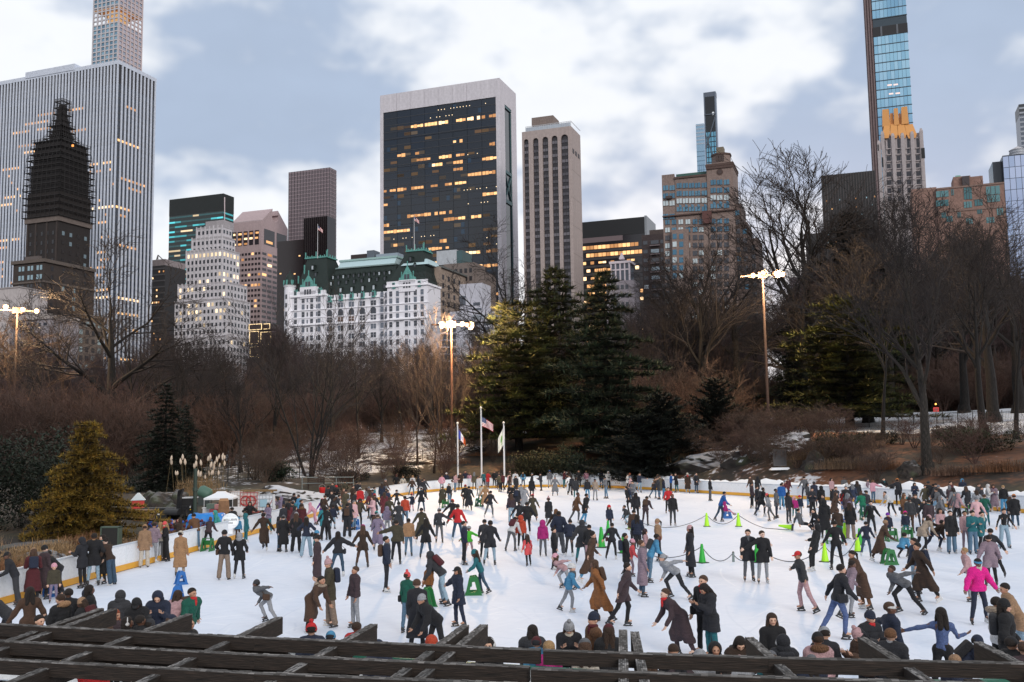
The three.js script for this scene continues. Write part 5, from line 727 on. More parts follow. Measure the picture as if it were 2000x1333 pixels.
protos.spruce = evergreen(13, { h: 16, w: 4.2, tiers: 26, per: 8, tuft: 11, len: 0.75, fat: 0.1, shape: 0.75, droop: 0.22, low: 0.02, dens: 1.1, base: [0.010,0.019,0.012] });
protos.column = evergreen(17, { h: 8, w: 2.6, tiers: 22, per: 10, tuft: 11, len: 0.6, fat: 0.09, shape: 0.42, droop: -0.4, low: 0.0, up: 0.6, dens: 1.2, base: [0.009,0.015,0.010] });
protos.cypress = evergreen(29, { h: 5, w: 2.85, tiers: 20, per: 14, tuft: 15, len: 0.22, fat: 0.03, shape: 0.7, droop: 0.08, low: 0.04, dens: 4.4, up: -0.05, base: [0.17,0.115,0.014], hue: 0.35 });
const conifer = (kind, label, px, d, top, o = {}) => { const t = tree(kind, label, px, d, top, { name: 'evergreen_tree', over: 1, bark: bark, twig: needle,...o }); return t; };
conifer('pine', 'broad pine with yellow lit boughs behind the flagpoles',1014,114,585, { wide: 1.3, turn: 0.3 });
conifer('pine2', 'dark pine standing behind the yellow lit pine',1090,128,516, { wide: 1.15, turn: 1.4 });
conifer('pine2', 'tall dense green pine before the dark office slab',1188,106,522, { wide: 1.02, turn: 2.1 });
conifer('pine', 'layered pine with yellow lit tips beside the rust lamp pole',1664,114,575, { wide: 1.55, turn: 4.4 });
conifer('spruce', 'dark spruce half hidden behind the rust lamp pole',1556,124,650, { wide: 1.1 }); conifer('spruce', 'dark conifer top below the ribbed slab',1682,150,405, { wide: 1.5, turn: 2 });
conifer('spruce', 'dark spruce next to the golden cypress',322,78,748, { wide: 1.15 }); conifer('spruce', 'small dark spruce behind the snow blower',362,88,790, { turn: 2 });
conifer('column', 'black green upright yew below the spreading bare tree',1402,104,742, { wide: 1.3 }); conifer('column', 'black green yew beside the tall dense pine',1300,98,772, { wide: 1.6, turn: 2 }); conifer('column', 'dark yew mound between the dense pine and the rocks',1252,96,815, { wide: 2.0, turn: 4 }); conifer('column', 'low spreading yew above the snowy rock',1462,98,822, { wide: 2.6, turn: 1 });
conifer('cypress', 'golden threadleaf cypress, broad cone beside the equipment yard',168,48,822, { wide: .8, turn: 0.8 });
// broadleaf evergreen shrubs: leaves on a lumpy mound
function shrubGeo(seed, w, h, dp, n, leaf, base, lumps = 14) {
  const r = rng(seed), a = new Acc(), L = []; for (let i = 0; i < lumps; i++) { const t = r() * TAU, u = Math.sqrt(r()); L.push([Math.cos(t) * u * w * .36, h * (0.25 + r() * .5)*(1 - u * .35), Math.sin(t) * u * dp * .36, (0.16 + r() * .16) * Math.min(w, h * 1.4)]); }
  for (let i = 0; i < n; i++) {
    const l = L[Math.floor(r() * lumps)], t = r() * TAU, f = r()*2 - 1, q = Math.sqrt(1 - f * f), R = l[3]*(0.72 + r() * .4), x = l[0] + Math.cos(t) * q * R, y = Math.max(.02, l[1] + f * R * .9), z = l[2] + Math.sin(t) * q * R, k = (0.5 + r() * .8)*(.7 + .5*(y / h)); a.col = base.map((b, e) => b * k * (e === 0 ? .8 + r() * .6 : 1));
    const d = V(r() - .5 + Math.cos(t) * q * .4, r() * .6 - .1, r() - .5 + Math.sin(t) * q * .4).normalize().multiplyScalar(leaf * (.7 + r() * .6)), s = V(0,1,0).cross(d).normalize().multiplyScalar(leaf * .24);
    a.quad([x, y, z],[x + d.x * .5 + s.x, y + d.y * .5 + s.y + (r() - .5) * leaf * .3, z + d.z * .5 + s.z],[x + d.x, y + d.y, z + d.z],[x + d.x * .5 - s.x, y + d.y * .5 - s.y, z + d.z * .5 - s.z]);
  }
  return a.geo();
}
function shrub(name, label, px, py, d, geo, o = {}) { const p = at(px, py, d), t = thing(name, label, o.cat || 'shrub',[p.x, groundH(p.x, p.z) - .05, p.z], o.turn || 0, o.group); part(t, 'foliage', geo, o.mat || needle); if (protos.brush && o.stems !== 0) { const s = part(t, 'stem', protos.brush.trunk, bark); s.scale.setScalar(o.stems || .35); } return t; }
shrub('laurel_shrub', 'big dark green laurel thicket at the picture edge',40,1000,50, shrubGeo(3,8,5.6,4,9000,.24,[.012,.022,.013],26));
shrub('laurel_shrub', 'dark laurel behind the golden cypress',112,990,55, shrubGeo(4,4.4,5.0,3,4500,.24,[.014,.024,.014],16));
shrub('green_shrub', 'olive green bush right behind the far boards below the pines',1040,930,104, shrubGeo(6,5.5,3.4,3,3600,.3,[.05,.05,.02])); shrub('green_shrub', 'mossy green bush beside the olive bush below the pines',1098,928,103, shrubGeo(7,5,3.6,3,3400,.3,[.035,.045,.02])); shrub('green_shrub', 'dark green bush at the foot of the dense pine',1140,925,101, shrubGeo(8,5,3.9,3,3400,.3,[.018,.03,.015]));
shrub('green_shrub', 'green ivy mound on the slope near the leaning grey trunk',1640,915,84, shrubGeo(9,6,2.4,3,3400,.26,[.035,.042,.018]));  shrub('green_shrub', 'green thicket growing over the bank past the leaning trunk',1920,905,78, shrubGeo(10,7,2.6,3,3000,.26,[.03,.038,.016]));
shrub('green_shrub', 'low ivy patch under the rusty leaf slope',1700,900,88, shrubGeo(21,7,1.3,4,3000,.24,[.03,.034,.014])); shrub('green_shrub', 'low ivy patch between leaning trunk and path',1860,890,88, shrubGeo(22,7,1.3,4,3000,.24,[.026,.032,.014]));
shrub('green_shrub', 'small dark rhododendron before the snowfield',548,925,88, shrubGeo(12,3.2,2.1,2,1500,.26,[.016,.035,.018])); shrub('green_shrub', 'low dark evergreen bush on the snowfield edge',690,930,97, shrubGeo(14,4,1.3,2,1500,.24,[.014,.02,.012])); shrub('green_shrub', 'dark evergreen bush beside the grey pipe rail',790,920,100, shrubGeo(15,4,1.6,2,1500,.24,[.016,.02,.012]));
// grasses: dry blades, and one clump of plumes
function grassGeo(seed, w, dp, h, n, fat, base, lean = .5) { const r = rng(seed), a = new Acc(); for (let i = 0; i < n; i++) { const x = (r() + r() - 1) * w / 2, z = (r() + r() - 1) * dp / 2, dome = .35 + .65 * Math.sqrt(Math.max(0,1 - (2 * x / w) ** 2))*(.7 + .5 * noise(x * 1.3 + seed, z * 1.3,2)), L = h * dome * (.5 + r() * .6), t = r() * TAU, k = lean * r(), dx = Math.cos(t), dz = Math.sin(t), c = .6 + r() * .7; a.col = base.map((b) => b * c); const m = [x + dx * k * L * .3, L * .62, z + dz * k * L * .3], e = [x + dx * k * L, L * (1 - k * .35), z + dz * k * L], s = [-dz * fat, dx * fat]; a.tri([x - s[0],0, z - s[1]],[x + s[0],0, z + s[1]], m); a.tri([m[0] - s[0] * .8, m[1], m[2] - s[1] * .8],[m[0] + s[0] * .8, m[1], m[2] + s[1] * .8], e); } return a.geo(); }
const strawC = [.28,.18,.09], rustC = [.18,.08,.036], paleC = [.42,.27,.16];
const grassBits = [], brushBits = [];
const edgeX = (z) => { let b = -16; for (const q of farPts) if (q[0] < -9 && Math.abs(q[1] - z) < 1.4) b = Math.min(q[0],-9); return b; };
{ const r = rng(61), put = (z, off, w, dp, h, n, c, f) => { const x = edgeX(z) - off; grassBits.push(grassGeo(Math.round(z * 37 + off * 91), w, dp, h, n, f, c,.9).translate(x, groundH(x, z) - .04, z)); };
  for (let z = -29; z > -60; z -= 1.5) { put(z,1.75 + r() * .4,2.6,2.6,.75 + r() * .3,750, r() < .7 ? rustC : strawC,.014); if (z > -46) put(z - .5,3.9 + r() * .6,2.8,2.6,.85 + r() * .3,750, r() < .75 ? rustC : strawC,.014); }
  for (const [z, o] of [[-33,6.5],[-35.5,7],[-38,6.6],[-40.5,7.4],[-43,8.4]]) put(z, o,3.4,2.4,1.1,1700, paleC,.011); for (const z of [-41.5,-43.5]) put(z,1.5,2.4,1.4,.85,1300, paleC,.011); }
for (const [px, d, w, h, c] of [[1326,97,3.4,2.6, strawC],[1590,84,5,1.6, strawC],[1650,80,6,1.7,[.2,.13,.08]],[1720,78,4,1.4, rustC],[1400,96,5,1.1, rustC],[1870,72,5,1.3,[.16,.09,.06]],[1960,70,6,1.5, rustC],[1470,92,4,1.0, rustC],[960,112,6,.9, rustC],[880,109,6,.8, rustC],[1230,98,5,1.4,[.05,.05,.02]]]) { const p = at(px,900, d); for (let k = 0; k < 60 && rinkDist(p.x, p.z) < 2.4; k++) p.z -= .25; brushBits.push(grassGeo(Math.round(px * 3 + d), w,3, h * .8,1300,.018, c.map((e) => e * .7),1.1).translate(p.x, groundH(p.x, p.z) - .03, p.z)); }
tag(struct('dry_grass', mergeGeometries(grassBits), needle, 'stuff'), 'rusty and pale dry grasses beside the side boards', 'grass'); tag(struct('dry_brush', mergeGeometries(brushBits), needle, 'stuff'), 'low dry brush along the bank behind the far boards', 'brush');
{
  const p = at(392,960,74), t = thing('plume_grass', 'clump of tall cream feathery plumes behind the white canopy', 'grass',[p.x, groundH(p.x, p.z), p.z]), r = rng(9), st = new Acc(), pl = []; const cm = M([.55,.45,.36],.9);
  part(t, 'foliage', grassGeo(77,4,2,2.0,900,.012, strawC), needle); const g = lathe([[0,0],[.1,.12],[.13,.3],[.08,.5],[0,.66]],7);
  for (let i = 0; i < 34; i++) { const x = (r() + r() - 1)*2.6, z = (r() - .5)*1.6, h = 1.3 + r()*1.6, dx = (r() - .5) * .8; st.tube([x,0, z],[x + dx, h, z],.012,.01,3); pl.push([x + dx, h, z, dx]); }
  st.to(t, 'stem', M([.2,.15,.08],.9)); for (const [x, y, z, dx] of pl) { const m = part(t, 'plume', g, cm); m.position.set(x, y - .1, z); m.rotation.z = -dx * .5; m.scale.setScalar(.5 + r() * .35); }
}

// ---------------------------------------------------------------- floodlights
const lampHead = (parent, x, y, z, yaw, tilt, lit) => {             // a floodlight with visor; lit: colour of the lamp or null
  const h = new THREE.Group(); h.name = 'floodlight'; h.position.set(x, y, z); h.rotation.set(tilt, yaw,0, 'YXZ'); parent.add(h);
  part(h, 'lamp_housing', lathe([[.06,-.45],[.16,-.4],[.27,-.14],[.32,.05],[.29,.05],[.24,-.1]],18).rotateX(Math.PI / 2), M([.05,.03,.025],.5, { metalness: .4 }));
  part(h, 'lens', new THREE.SphereGeometry(.27,20,10,0, TAU,0, Math.PI / 2).scale(1,.3,1).rotateX(Math.PI / 2).translate(0,0,.02), lit ? M(lit,.4, { lit: 1.7 }) : M([.1,.1,.1],.2));
  if (!lit) part(h, 'visor', new THREE.CylinderGeometry(.42,.44,.5,16,1, true,0, Math.PI).rotateX(Math.PI / 2).translate(0,0,.25), M([.2,.17,.16],.4, { side: THREE.DoubleSide })); return h;
};
function lampPost(label, px, d, topPx, arms, col, light) {
  const f = at(px,860, d), y0 = groundH(f.x, f.z), top = 5.1 + (yh(px) - topPx) / F * d, h = top - y0, t = thing('lamp_post', label, 'lamp post',[f.x, y0, f.z], Math.atan2(-f.x,-f.z), 'floodlight masts round the rink');
  part(t, 'pole', new THREE.CylinderGeometry(.11,.2, h,14).translate(0, h / 2,0), M(col,.7, { map: TS.stone1 })); part(t, 'base', new THREE.CylinderGeometry(.45,.5,.5,14).translate(0,.2,0), M([.14,.13,.12],.9));
  const w = Math.max(...arms.map((a) => Math.abs(a[0]))); new Acc().box(-w - .3, w + .3, h - .1, h + .08,-.09,.09).box(-.5,.5, h - .35, h + .35,-.3,.2).to(t, 'crossarm', M(col.map((c) => c * .6),.7));
  for (const [x, dy, yaw, on] of arms) lampHead(t, x, h + dy,.25, yaw,.32, on);
  for (const [x, k, fx, fy, fz] of light) { const s = new THREE.PointLight(new THREE.Color(1,.66,.34), k); s.position.set(x, h - .25,1.7); s.shadow.radius = 12; s.castShadow = true; t.add(s); }
  return t;
}
const warmLamp = [1,.72,.42], whiteLamp = [1,.82,.58];
lampPost('rust coloured floodlight mast with two blazing lamps over the central trees',883,112,634,[[0,.2,0, warmLamp],[1.3,.05,.1, whiteLamp],[-1.0,0,-1.2, null],[2.0,-.1,1.2, null]],[.12,.05,.03],[[.2,800],[1.3,900]]);
lampPost('floodlight mast blazing over the brown brush at the picture edge',24,112,606,[[-1.2,.35,0, whiteLamp],[.55,.1,.2, whiteLamp],[2.0,0,.1, whiteLamp]],[.05,.028,.02],[[-1.2,500],[2.0,500]]);
lampPost('tall rust brown floodlight mast with one lit lamp before the big bare tree',1503,110,536,[[-1.05,0,-.2, warmLamp],[.1,.25,0, null],[1.4,.1,1.0, null],[2.2,-.05,.6, whiteLamp]],[.06,.033,.026],[[-1.05,600],[2.2,1000]]);
// ---------------------------------------------------------------- flags behind the far boards
function flagpole(label, px, py, topPx, kind, w, h, drop, opt = {}) {
  const f = rayH(px, py,0.2); f.z -= 1.4; const d = -f.z, H = 5.1 + (yh(px) - topPx) / F * d, t = thing('flagpole', label, 'flagpole',[f.x,0.1, f.z],0, 'flagpoles behind the far boards');
  part(t, 'pole', new THREE.CylinderGeometry(.055,.1, H,12).translate(0, H / 2,0), M([.66,.66,.68],.4)); part(t, 'finial', new THREE.SphereGeometry(.13,14,10).translate(0, H + .1,0), M([.7,.66,.6],.3));
  new Acc().tube([.09,1.2,.05],[.09, H - .2,.05],.012,.012,4).to(t, 'halyard', M([.6,.6,.6],.8));
  const m = part(t, 'flag_cloth', flagGeo(w, h, px, opt.droop ?? .3), flagMats[kind]); m.position.set(.08, H - drop,0); if (opt.ry) m.rotation.y = opt.ry; return t;
}
flagpole('white flagpole flying the blue white and orange city flag',893,952,831, 'city',1.5,.95,.5, { droop: .75 });
flagpole('tallest white flagpole, flying the striped national flag',940,950,801, 'stripes',1.6,1.0,.85, { droop: .4 });
flagpole('white flagpole with a limp white green leaf flag',985,950,830, 'park',1.5,1.9,.2, { droop: .85, ry: Math.PI * .97 });
// ---------------------------------------------------------------- lettering on the boards
const letters = (lines, w, h, bg, sizes) => { const c = document.createElement('canvas'); c.width = 512; c.height = 512 * h / w; const x = c.getContext('2d'); x.fillStyle = bg; x.fillRect(0,0,512, c.height); x.fillStyle = '#20242c'; x.textAlign = 'center'; x.textBaseline = 'middle'; lines.forEach((l, i) => { x.font = `bold ${sizes[i]}px sans-serif`; x.fillText(l,256, c.height * (i + .72)/(lines.length + .35)); }); const t = new THREE.CanvasTexture(c); t.colorSpace = THREE.SRGBColorSpace; return new THREE.MeshStandardMaterial({ map: t, roughness: .5 }); };
{
  const p = rayH(1041,951.5,0.6); p.z += .3; const s = thing('board_lettering', 'black WOLLMAN RINK lettering on the far boards below the flag', 'sign',[p.x,.62, p.z],-.02);
  let best = 1e9, q; for (let i = 0; i + 1 < farPts.length; i++) { const k = panelPose(farPts[i], farPts[i + 1]), e = Math.hypot(k.x - p.x, k.z - p.z); if (e < best) { best = e; q = k; } }
  s.position.set(q.x + Math.sin(q.ry) * .05,.66, q.z + Math.cos(q.ry) * .05); s.rotation.y = q.ry; part(s, 'panel', new THREE.PlaneGeometry(1.6,.62), letters(['WOLLMAN', 'R I N K'],1.6,.62, '#eef2f7',[98,66]));
  const o = rayH(447,1057,0); let b2 = 1e9, q2; for (let i = 0; i + 1 < farPts.length; i++) { const k = panelPose(farPts[i], farPts[i + 1]), e = Math.hypot(k.x - o.x, k.z - o.z); if (e < b2) { b2 = e; q2 = k; } }
  const t = thing('rink_sign', 'white rounded WOLLMAN RINK sign standing up from the side boards', 'sign',[q2.x + Math.sin(q2.ry) * .1,0, q2.z + Math.cos(q2.ry) * .1],.35); t.scale.set(.68,.8,.68); const sh = new THREE.Shape(); sh.absellipse(0,0,.62,.5,0, TAU); const g = new THREE.ExtrudeGeometry(sh, { depth: .06, bevelSize: .01, bevelThickness: .01, bevelSegments: 2 });
  part(t, 'panel', g.translate(0,1.3,0), boardMat); part(t, 'post', boxGeo(.4,.5,.05), boardMat).position.set(0,.72,-.03); const f = part(t, 'lettering', new THREE.PlaneGeometry(.95,.5), letters(['WOLLMAN', 'RINK'],.95,.5, '#eef2f7',[104,90])); f.position.set(0,1.3,.08);
}
// ---------------------------------------------------------------- cones and the chain between them
const limeM = M([.38,.78,.015],.5), greenM = M([.012,.34,.03],.5), blackM = M([.012,.012,.014],.6);
const coneShape = lathe([[.06,.98],[.062,.97],[.075,.86],[.19,.05],[.205,.02],[.2,0]],20);
function cone(label, px, py, mat, h = 1, o = {}) {
  const p = rayH(px, py,0), t = thing('traffic_cone', label, 'traffic cone',[p.x,0, p.z], o.turn || px * .1, 'cones round the fenced off ice'); t.scale.setScalar(h * .74);
  part(t, 'cone', coneShape, mat).position.y = .03; part(t, 'base', new Acc().frustum(-.27,.27,-.27,.27,0,-.25,.25,-.25,.25,.04).geo(), blackM); part(t, 'collar', new THREE.TorusGeometry(.075,.018,8,18).rotateX(Math.PI / 2).translate(0,.88,0), mat);
  if (o.fall) { t.rotation.set(0, o.fall, Math.PI / 2 * .93, 'YXZ'); t.position.y = .16; } return p;
}
const cones = [['lime cone beyond the tan puffer',1231,1034, limeM],['lime cone alone on the far open ice',1381,1029, limeM],['lime cone next along from the lone one',1443,1029, limeM],['green cone with a blue skater behind it',1175,1070, greenM,1.25],['green cone behind the small red hat',1188,1046, greenM],['half hidden green cone by the long dark hair',1217,1081, greenM],['dark green cone on the near chain',1372,1100, greenM],['dark green cone behind the linked pair',1479,1099, greenM],['lime cone beside the leaning hooded skater',1612,1098, limeM],['lime cone between navy boy and black jacket',1676,1078, limeM],['green cone just behind the lime cone',1680,1065, greenM],['lime cone near the kneeling skater',1651,1052, limeM]];
const cp = cones.map((c) => cone(...c)); cone('tipped over lime cone showing its black base',1549,1037, limeM,1, { fall: -.5 });
const chain = (label, a, b, sag, ha = .64, hb = .64) => { const A = V(a.x, ha, a.z), B = V(b.x, hb, b.z), m = A.clone().lerp(B,.5); m.y = Math.max(.02, m.y - sag); const t = thing('chain', label, 'chain',[0,0,0]), cv = new THREE.QuadraticBezierCurve3(A, V(m.x,2 * m.y - (ha + hb)/2, m.z), B), pts = cv.getPoints(48).map((p) => V(p.x, Math.max(.015, p.y), p.z)); part(t, 'links', new THREE.TubeGeometry(new THREE.CatmullRomCurve3(pts),60,.018,5), M([.1,.11,.13],.5, { metalness: .5 })); };
chain('thin dark chain hanging between the two lone lime cones', cp[1], cp[2],.5); chain('thin dark chain from the lone lime cone towards the tan puffer', cp[0], cp[1],.75); chain('thin dark chain from the far lime cone to the fallen skater', cp[2], rayH(1549,1037,0),.62,.64,.1); chain('dark chain drooping beside the dark green cone', cp[6], rayH(1432,1098,0),.42,.64,.33); chain('dark chain from the short post to the linked pair', rayH(1432,1098,0), cp[7],.42,.33,.64); chain('dark chain lying on the ice past the linked pair', cp[7], cp[8],.8); chain('dark chain lying before the tan puffer', cp[5], cp[6],.8); chain('dark chain between the lime cones by the navy boy', cp[8], cp[9],.75);
{ const p = rayH(1433,1098,0), t = thing('chain_post', 'short grey green post holding the near chain', 'post',[p.x,0, p.z]); part(t, 'post', new THREE.CylinderGeometry(.045,.055,.36,12).translate(0,.18,0), M([.16,.2,.2],.6)); part(t, 'cap', new THREE.SphereGeometry(.05,10,8).translate(0,.37,0), M([.1,.12,.12],.6)); }
const plastic = M([.008,.18,.035],.45, { map: TS.cloth }), plasticB = M([.01,.15,.5],.45, { map: TS.cloth });
// skating frames: two side panels, handles and a cross panel
function walker(label, px, py, face, mat, seat) {
  const p = rayH(px, py,0), t = thing('skating_frame', label, 'skating aid',[p.x,0, p.z], face * Math.PI / 180, 'plastic skating frames'); t.scale.setScalar(mat === plasticB && px < 400 ? .55 : .7); const s = new THREE.Shape([[-.42,0],[.42,0],[.34,.12],[.18,.82],[-.1,.86],[-.2,.74],[-.34,.12]].map((q) => new THREE.Vector2(...q))), hole = new THREE.Path([[-.2,.16],[.2,.16],[.1,.62],[-.08,.64]].map((q) => new THREE.Vector2(...q))); s.holes.push(hole);
  const g = new THREE.ExtrudeGeometry(s, { depth: .05, bevelSize: .012, bevelThickness: .012, bevelSegments: 2 }); g.rotateY(-Math.PI / 2); for (const k of [-.28,.33]) part(t, 'side_panel', g, mat).position.x = k; part(t, 'front_panel', boxGeo(.58,.3,.05), mat).position.set(.0,.55,.1); part(t, 'handle', new THREE.CylinderGeometry(.025,.025,.6,10).rotateZ(Math.PI / 2), mat).position.set(0,.85,-.05); part(t, 'cross_bar', boxGeo(.58,.06,.06), mat).position.set(0,.12,.3); if (seat) part(t, 'seat', boxGeo(.56,.06,.4), mat).position.set(0,.42,.1);
}

walker('green frame at the side boards before the plum jacket',405,1077,170, plastic); walker('blue frame under the camel coat',353,1142,120, plasticB,1); walker('blue frame beside the dark green puffer',346,1172,100, plasticB,1); walker('blue frame by the pink hatted child',97,1166,160, plasticB,1); walker('green frame with the orange child',833,1188,-100, plastic); walker('green frame pushed by the teal skater',925,1162,-90, plastic); walker('green frame before the bent olive coat',870,993,170, plastic); walker('green frame held by the cream jacket',936,990,150, plastic); walker('blue frame with the olive jacket',692,1035,170, plasticB); walker('blue frame carrying a child in pink',1421,1013,90, plasticB,1); walker('green frame driven by the brown long coat',1738,1103,90, plastic); walker('green frame around the purple beanie child',1742,1058,0, plastic); walker('green frame with the hot pink beanie child',1773,1056,170, plastic); walker('green frame among the cones',1625,1062,170, plastic); walker('blue frame among the cones',1648,1032,170, plasticB); walker('green frame beyond the cones by the green jacket',1690,1016,180, plastic); walker('green frame at the far boards by the white cap',1896,1003,175, plastic); 
// ---------------------------------------------------------------- fences
function fence(label, pts, h, gap, col, o = {}) {
  const t = thing('iron_fence', label, 'fence'), mat = M(col,.6), bars = new Acc(); let acc = 0;
  for (let i = 0; i + 1 < pts.length; i++) {
    const [a, b] = [pts[i], pts[i + 1]], l = a.distanceTo(b); new Acc().tube([a.x, a.y - .4, a.z],[a.x, a.y + h + .1, a.z],.045,.04,6).to(t, 'post', mat);
    for (const k of o.rails || [.12,.92]) new Acc().bar([a.x, a.y + h * k, a.z],[b.x, b.y + h * k, b.z],.035).to(t, 'rail', mat);
    if (gap) for (; acc < l; acc += gap) { const u = acc / l; bars.tube([mix(a.x, b.x, u), mix(a.y, b.y, u), mix(a.z, b.z, u)],[mix(a.x, b.x, u), mix(a.y, b.y, u) + h, mix(a.z, b.z, u)],.014,.012,3); } acc -= l;
  }
  const e = pts[pts.length - 1]; new Acc().tube([e.x, e.y - .4, e.z],[e.x, e.y + h + .1, e.z],.045,.04,6).to(t, 'post', mat); if (bars.p.length) bars.to(t, 'picket', mat, 'stuff');
}
const fenceLine = (list) => list.map(([px, d]) => { const p = at(px,900, d); return V(p.x, groundH(p.x, p.z), p.z); }), span = (a, b, n) => [...Array(n + 1).keys()].map((i) => [mix(a[0], b[0], i / n), mix(a[1], b[1], i / n)]);
fence('black iron railing along the snowy path above the leaf slope', fenceLine(span([1440,122],[2080,98],22)),1.25,.16,[.012,.012,.013]); fence('dark wire fence posts crossing the snowfield', fenceLine(span([590,96],[960,116],11)),1.5,0,[.02,.018,.017], { rails: [.5,.97] }); fence('black iron railing between the plume grass and the snowfield', fenceLine(span([405,84],[585,93],9)),1.5,.2,[.014,.013,.013]);
// grey pipe rail of the ramp by the rock garden
{ const t = thing('pipe_rail', 'grey green pipe handrail above the snow beside the rock garden', 'railing'), m = M([.17,.2,.2],.5), A = fenceLine(span([590,83],[690,87],3)); for (const k of [.5,1.0]) new Acc().tube([A[0].x, A[0].y + k, A[0].z],[A[3].x, A[3].y + k + .25, A[3].z],.035,.035,8).to(t, 'rail', m); for (const p of A) new Acc().tube([p.x, p.y - .3, p.z],[p.x, p.y + 1.1, p.z],.035,.035,8).to(t, 'post', m); }
// ---------------------------------------------------------------- rocks
function rockGeo(seed, w, h, d, snow) {
  const g = new THREE.IcosahedronGeometry(1,5), p = g.attributes.position, c = new Float32Array(p.count * 3), v = V();
  const fl = []; const r = rng(seed); for (let i = 0; i < 9; i++) fl.push([V(r() - .5, r() * .7, r() - .5).normalize(),.55 + r() * .3]);
  for (let i = 0; i < p.count; i++) { v.fromBufferAttribute(p, i); let k = 1; for (const [n, t] of fl) { const q = v.dot(n); if (q > t) k = Math.min(k, t / q); } const ly = v.y * 4 + v.x * 1.3 + seed; k *= 1 + fbm(v.x * 1.9 + seed, v.y * 2.6, v.z * 1.9,4) * .26 + (Math.abs(ly - Math.floor(ly) - .5) - .25) * .12 + (noise(v.x * 5, v.y * 9, v.z * 5 + seed) > .25 ? -.05 : 0); p.setXYZ(i, v.x * k * w / 2, (v.y * k * .9 + .1) * h, v.z * k * d / 2); }
  g.computeVertexNormals(); const gm = g, n = gm.attributes.normal; for (let i = 0; i < p.count; i++) { const s = noise(p.getX(i)*1.1 + seed, p.getY(i)*1.6, p.getZ(i)*1.1), f = noise(p.getX(i)*4, p.getY(i)*5, p.getZ(i)*4), w2 = snow * sstep(.68,.86, n.getY(i) + s * .25 + f * .1), b = .034 + s * .024 + f * .03, moss = sstep(.1,.4, s) * .5; c[i * 3] = mix(b * (1 - moss * .3),.56, w2); c[i * 3 + 1] = mix(b * (.82 + moss * .25),.575, w2); c[i * 3 + 2] = mix(b * .74*(1 - moss * .5),.62, w2); }
  gm.setAttribute('color', new THREE.BufferAttribute(c,3)); return gm;
}
const rockM = new THREE.MeshStandardMaterial({ vertexColors: true, roughness: .95 });
function rock(label, px, d, w, h, dp, snow, o = {}) { const p = at(px,900, d), t = thing('rock', label, 'rock',[p.x, groundH(p.x, p.z) - h * .2 + (o.up || 0), p.z], o.turn || px); part(t, 'stone', rockGeo(Math.round(px + d), w, h, dp, snow), rockM); }
rock('broad dark outcrop with a snowy top beside the tall grass',1372,94,8,1.9,5,.5); rock('steep split rock face with snow along its top',1462,91,8,2.5,5,.85); rock('big overhanging rock face behind the dark plaque',1550,89,8,2.6,5,.8, { turn: 2 }); rock('pale green lichened rock at the foot of the ivy',1592,82,3.2,2.0,2.4,.1); rock('smooth grey boulder by the leaning trunk',1780,74.5,2.6,1.35,1.7,.15, { turn: .2, up: .35 }); rock('flat mossy rock below the dense pine',1310,96,3,1.0,2.6,.4);
rock('flat ledge of dark bedrock across the snowfield',735,108,8,1.7,4,.75, { turn: .2 }); rock('smaller dark bedrock ledge before the slender trees',830,110,5,1.3,3,.7, { turn: .5 }); rock('dark bedrock ledge at the start of the snowfield',640,100,5,1.0,3,.7); rock('low ledge near the walkers on the bank',935,116,4,1.2,3,.6);
rock('long snow streaked rock pile behind the side boards',560,76,6.5,1.4,4,.8, { turn: .3 }); rock('snow streaked stones beside the red bucket',606,78,4,1.1,2.6,.8); rock('brown stone heap by the drinker',590,72,3,.8,2,.3); rock('pointed brown stone behind the timber crate',292,66,2.6,1.7,2,.1); rock('rounded brown stone beside the snow blower',322,66,3.6,1.4,2.4,.1); rock('brown stone behind the snow blower',350,67,2.4,1.3,2,.1);
rock('square edged granite slab with a snow strip by the cypress',100,40.5,3.2,1.0,1.6,.35, { turn: .1 }); rock('dark granite slab at the picture edge',12,40,2.6,.8,1.6,.05); rock('flat granite slab under the pale grass',60,44,4,.7,2,.1);
{ const p = at(1524,918,83.5), t = thing('plaque', 'dark rectangular plaque standing against the rock face', 'plaque',[p.x, groundH(p.x, p.z) - .2, p.z],.1); part(t, 'panel', boxGeo(1.0,1.25,.12), M([.035,.036,.042],.5)).position.y = 1.35; part(t, 'frame', new Acc().box(-.56,.56,1.97,2.05,-.08,.09).box(-.56,.56,.64,.72,-.08,.09).box(-.57,-.5,.72,1.97,-.08,.09).box(.5,.57,.72,1.97,-.08,.09).geo(), M([.06,.06,.065],.5)); part(t, 'post', boxGeo(.12,.8,.1), M([.04,.04,.045],.6)).position.y = .4; const s = part(t, 'snow_cap', new Acc().frustum(-.9,.9,-.3,.35,0,-.7,.7,-.15,.2,.2).geo(), M([.75,.78,.83],.8)); s.position.y = .32; }
{ const p = at(1242,930,98), t = thing('park_sign', 'small pale green park sign among the dark bushes', 'sign',[p.x, groundH(p.x, p.z), p.z],.1); part(t, 'post', new THREE.CylinderGeometry(.04,.04,1.5,8).translate(0,.75,0), M([.1,.12,.11],.7)); part(t, 'panel', boxGeo(.55,.6,.04), M([.2,.42,.38],.5)).position.y = 1.6; }
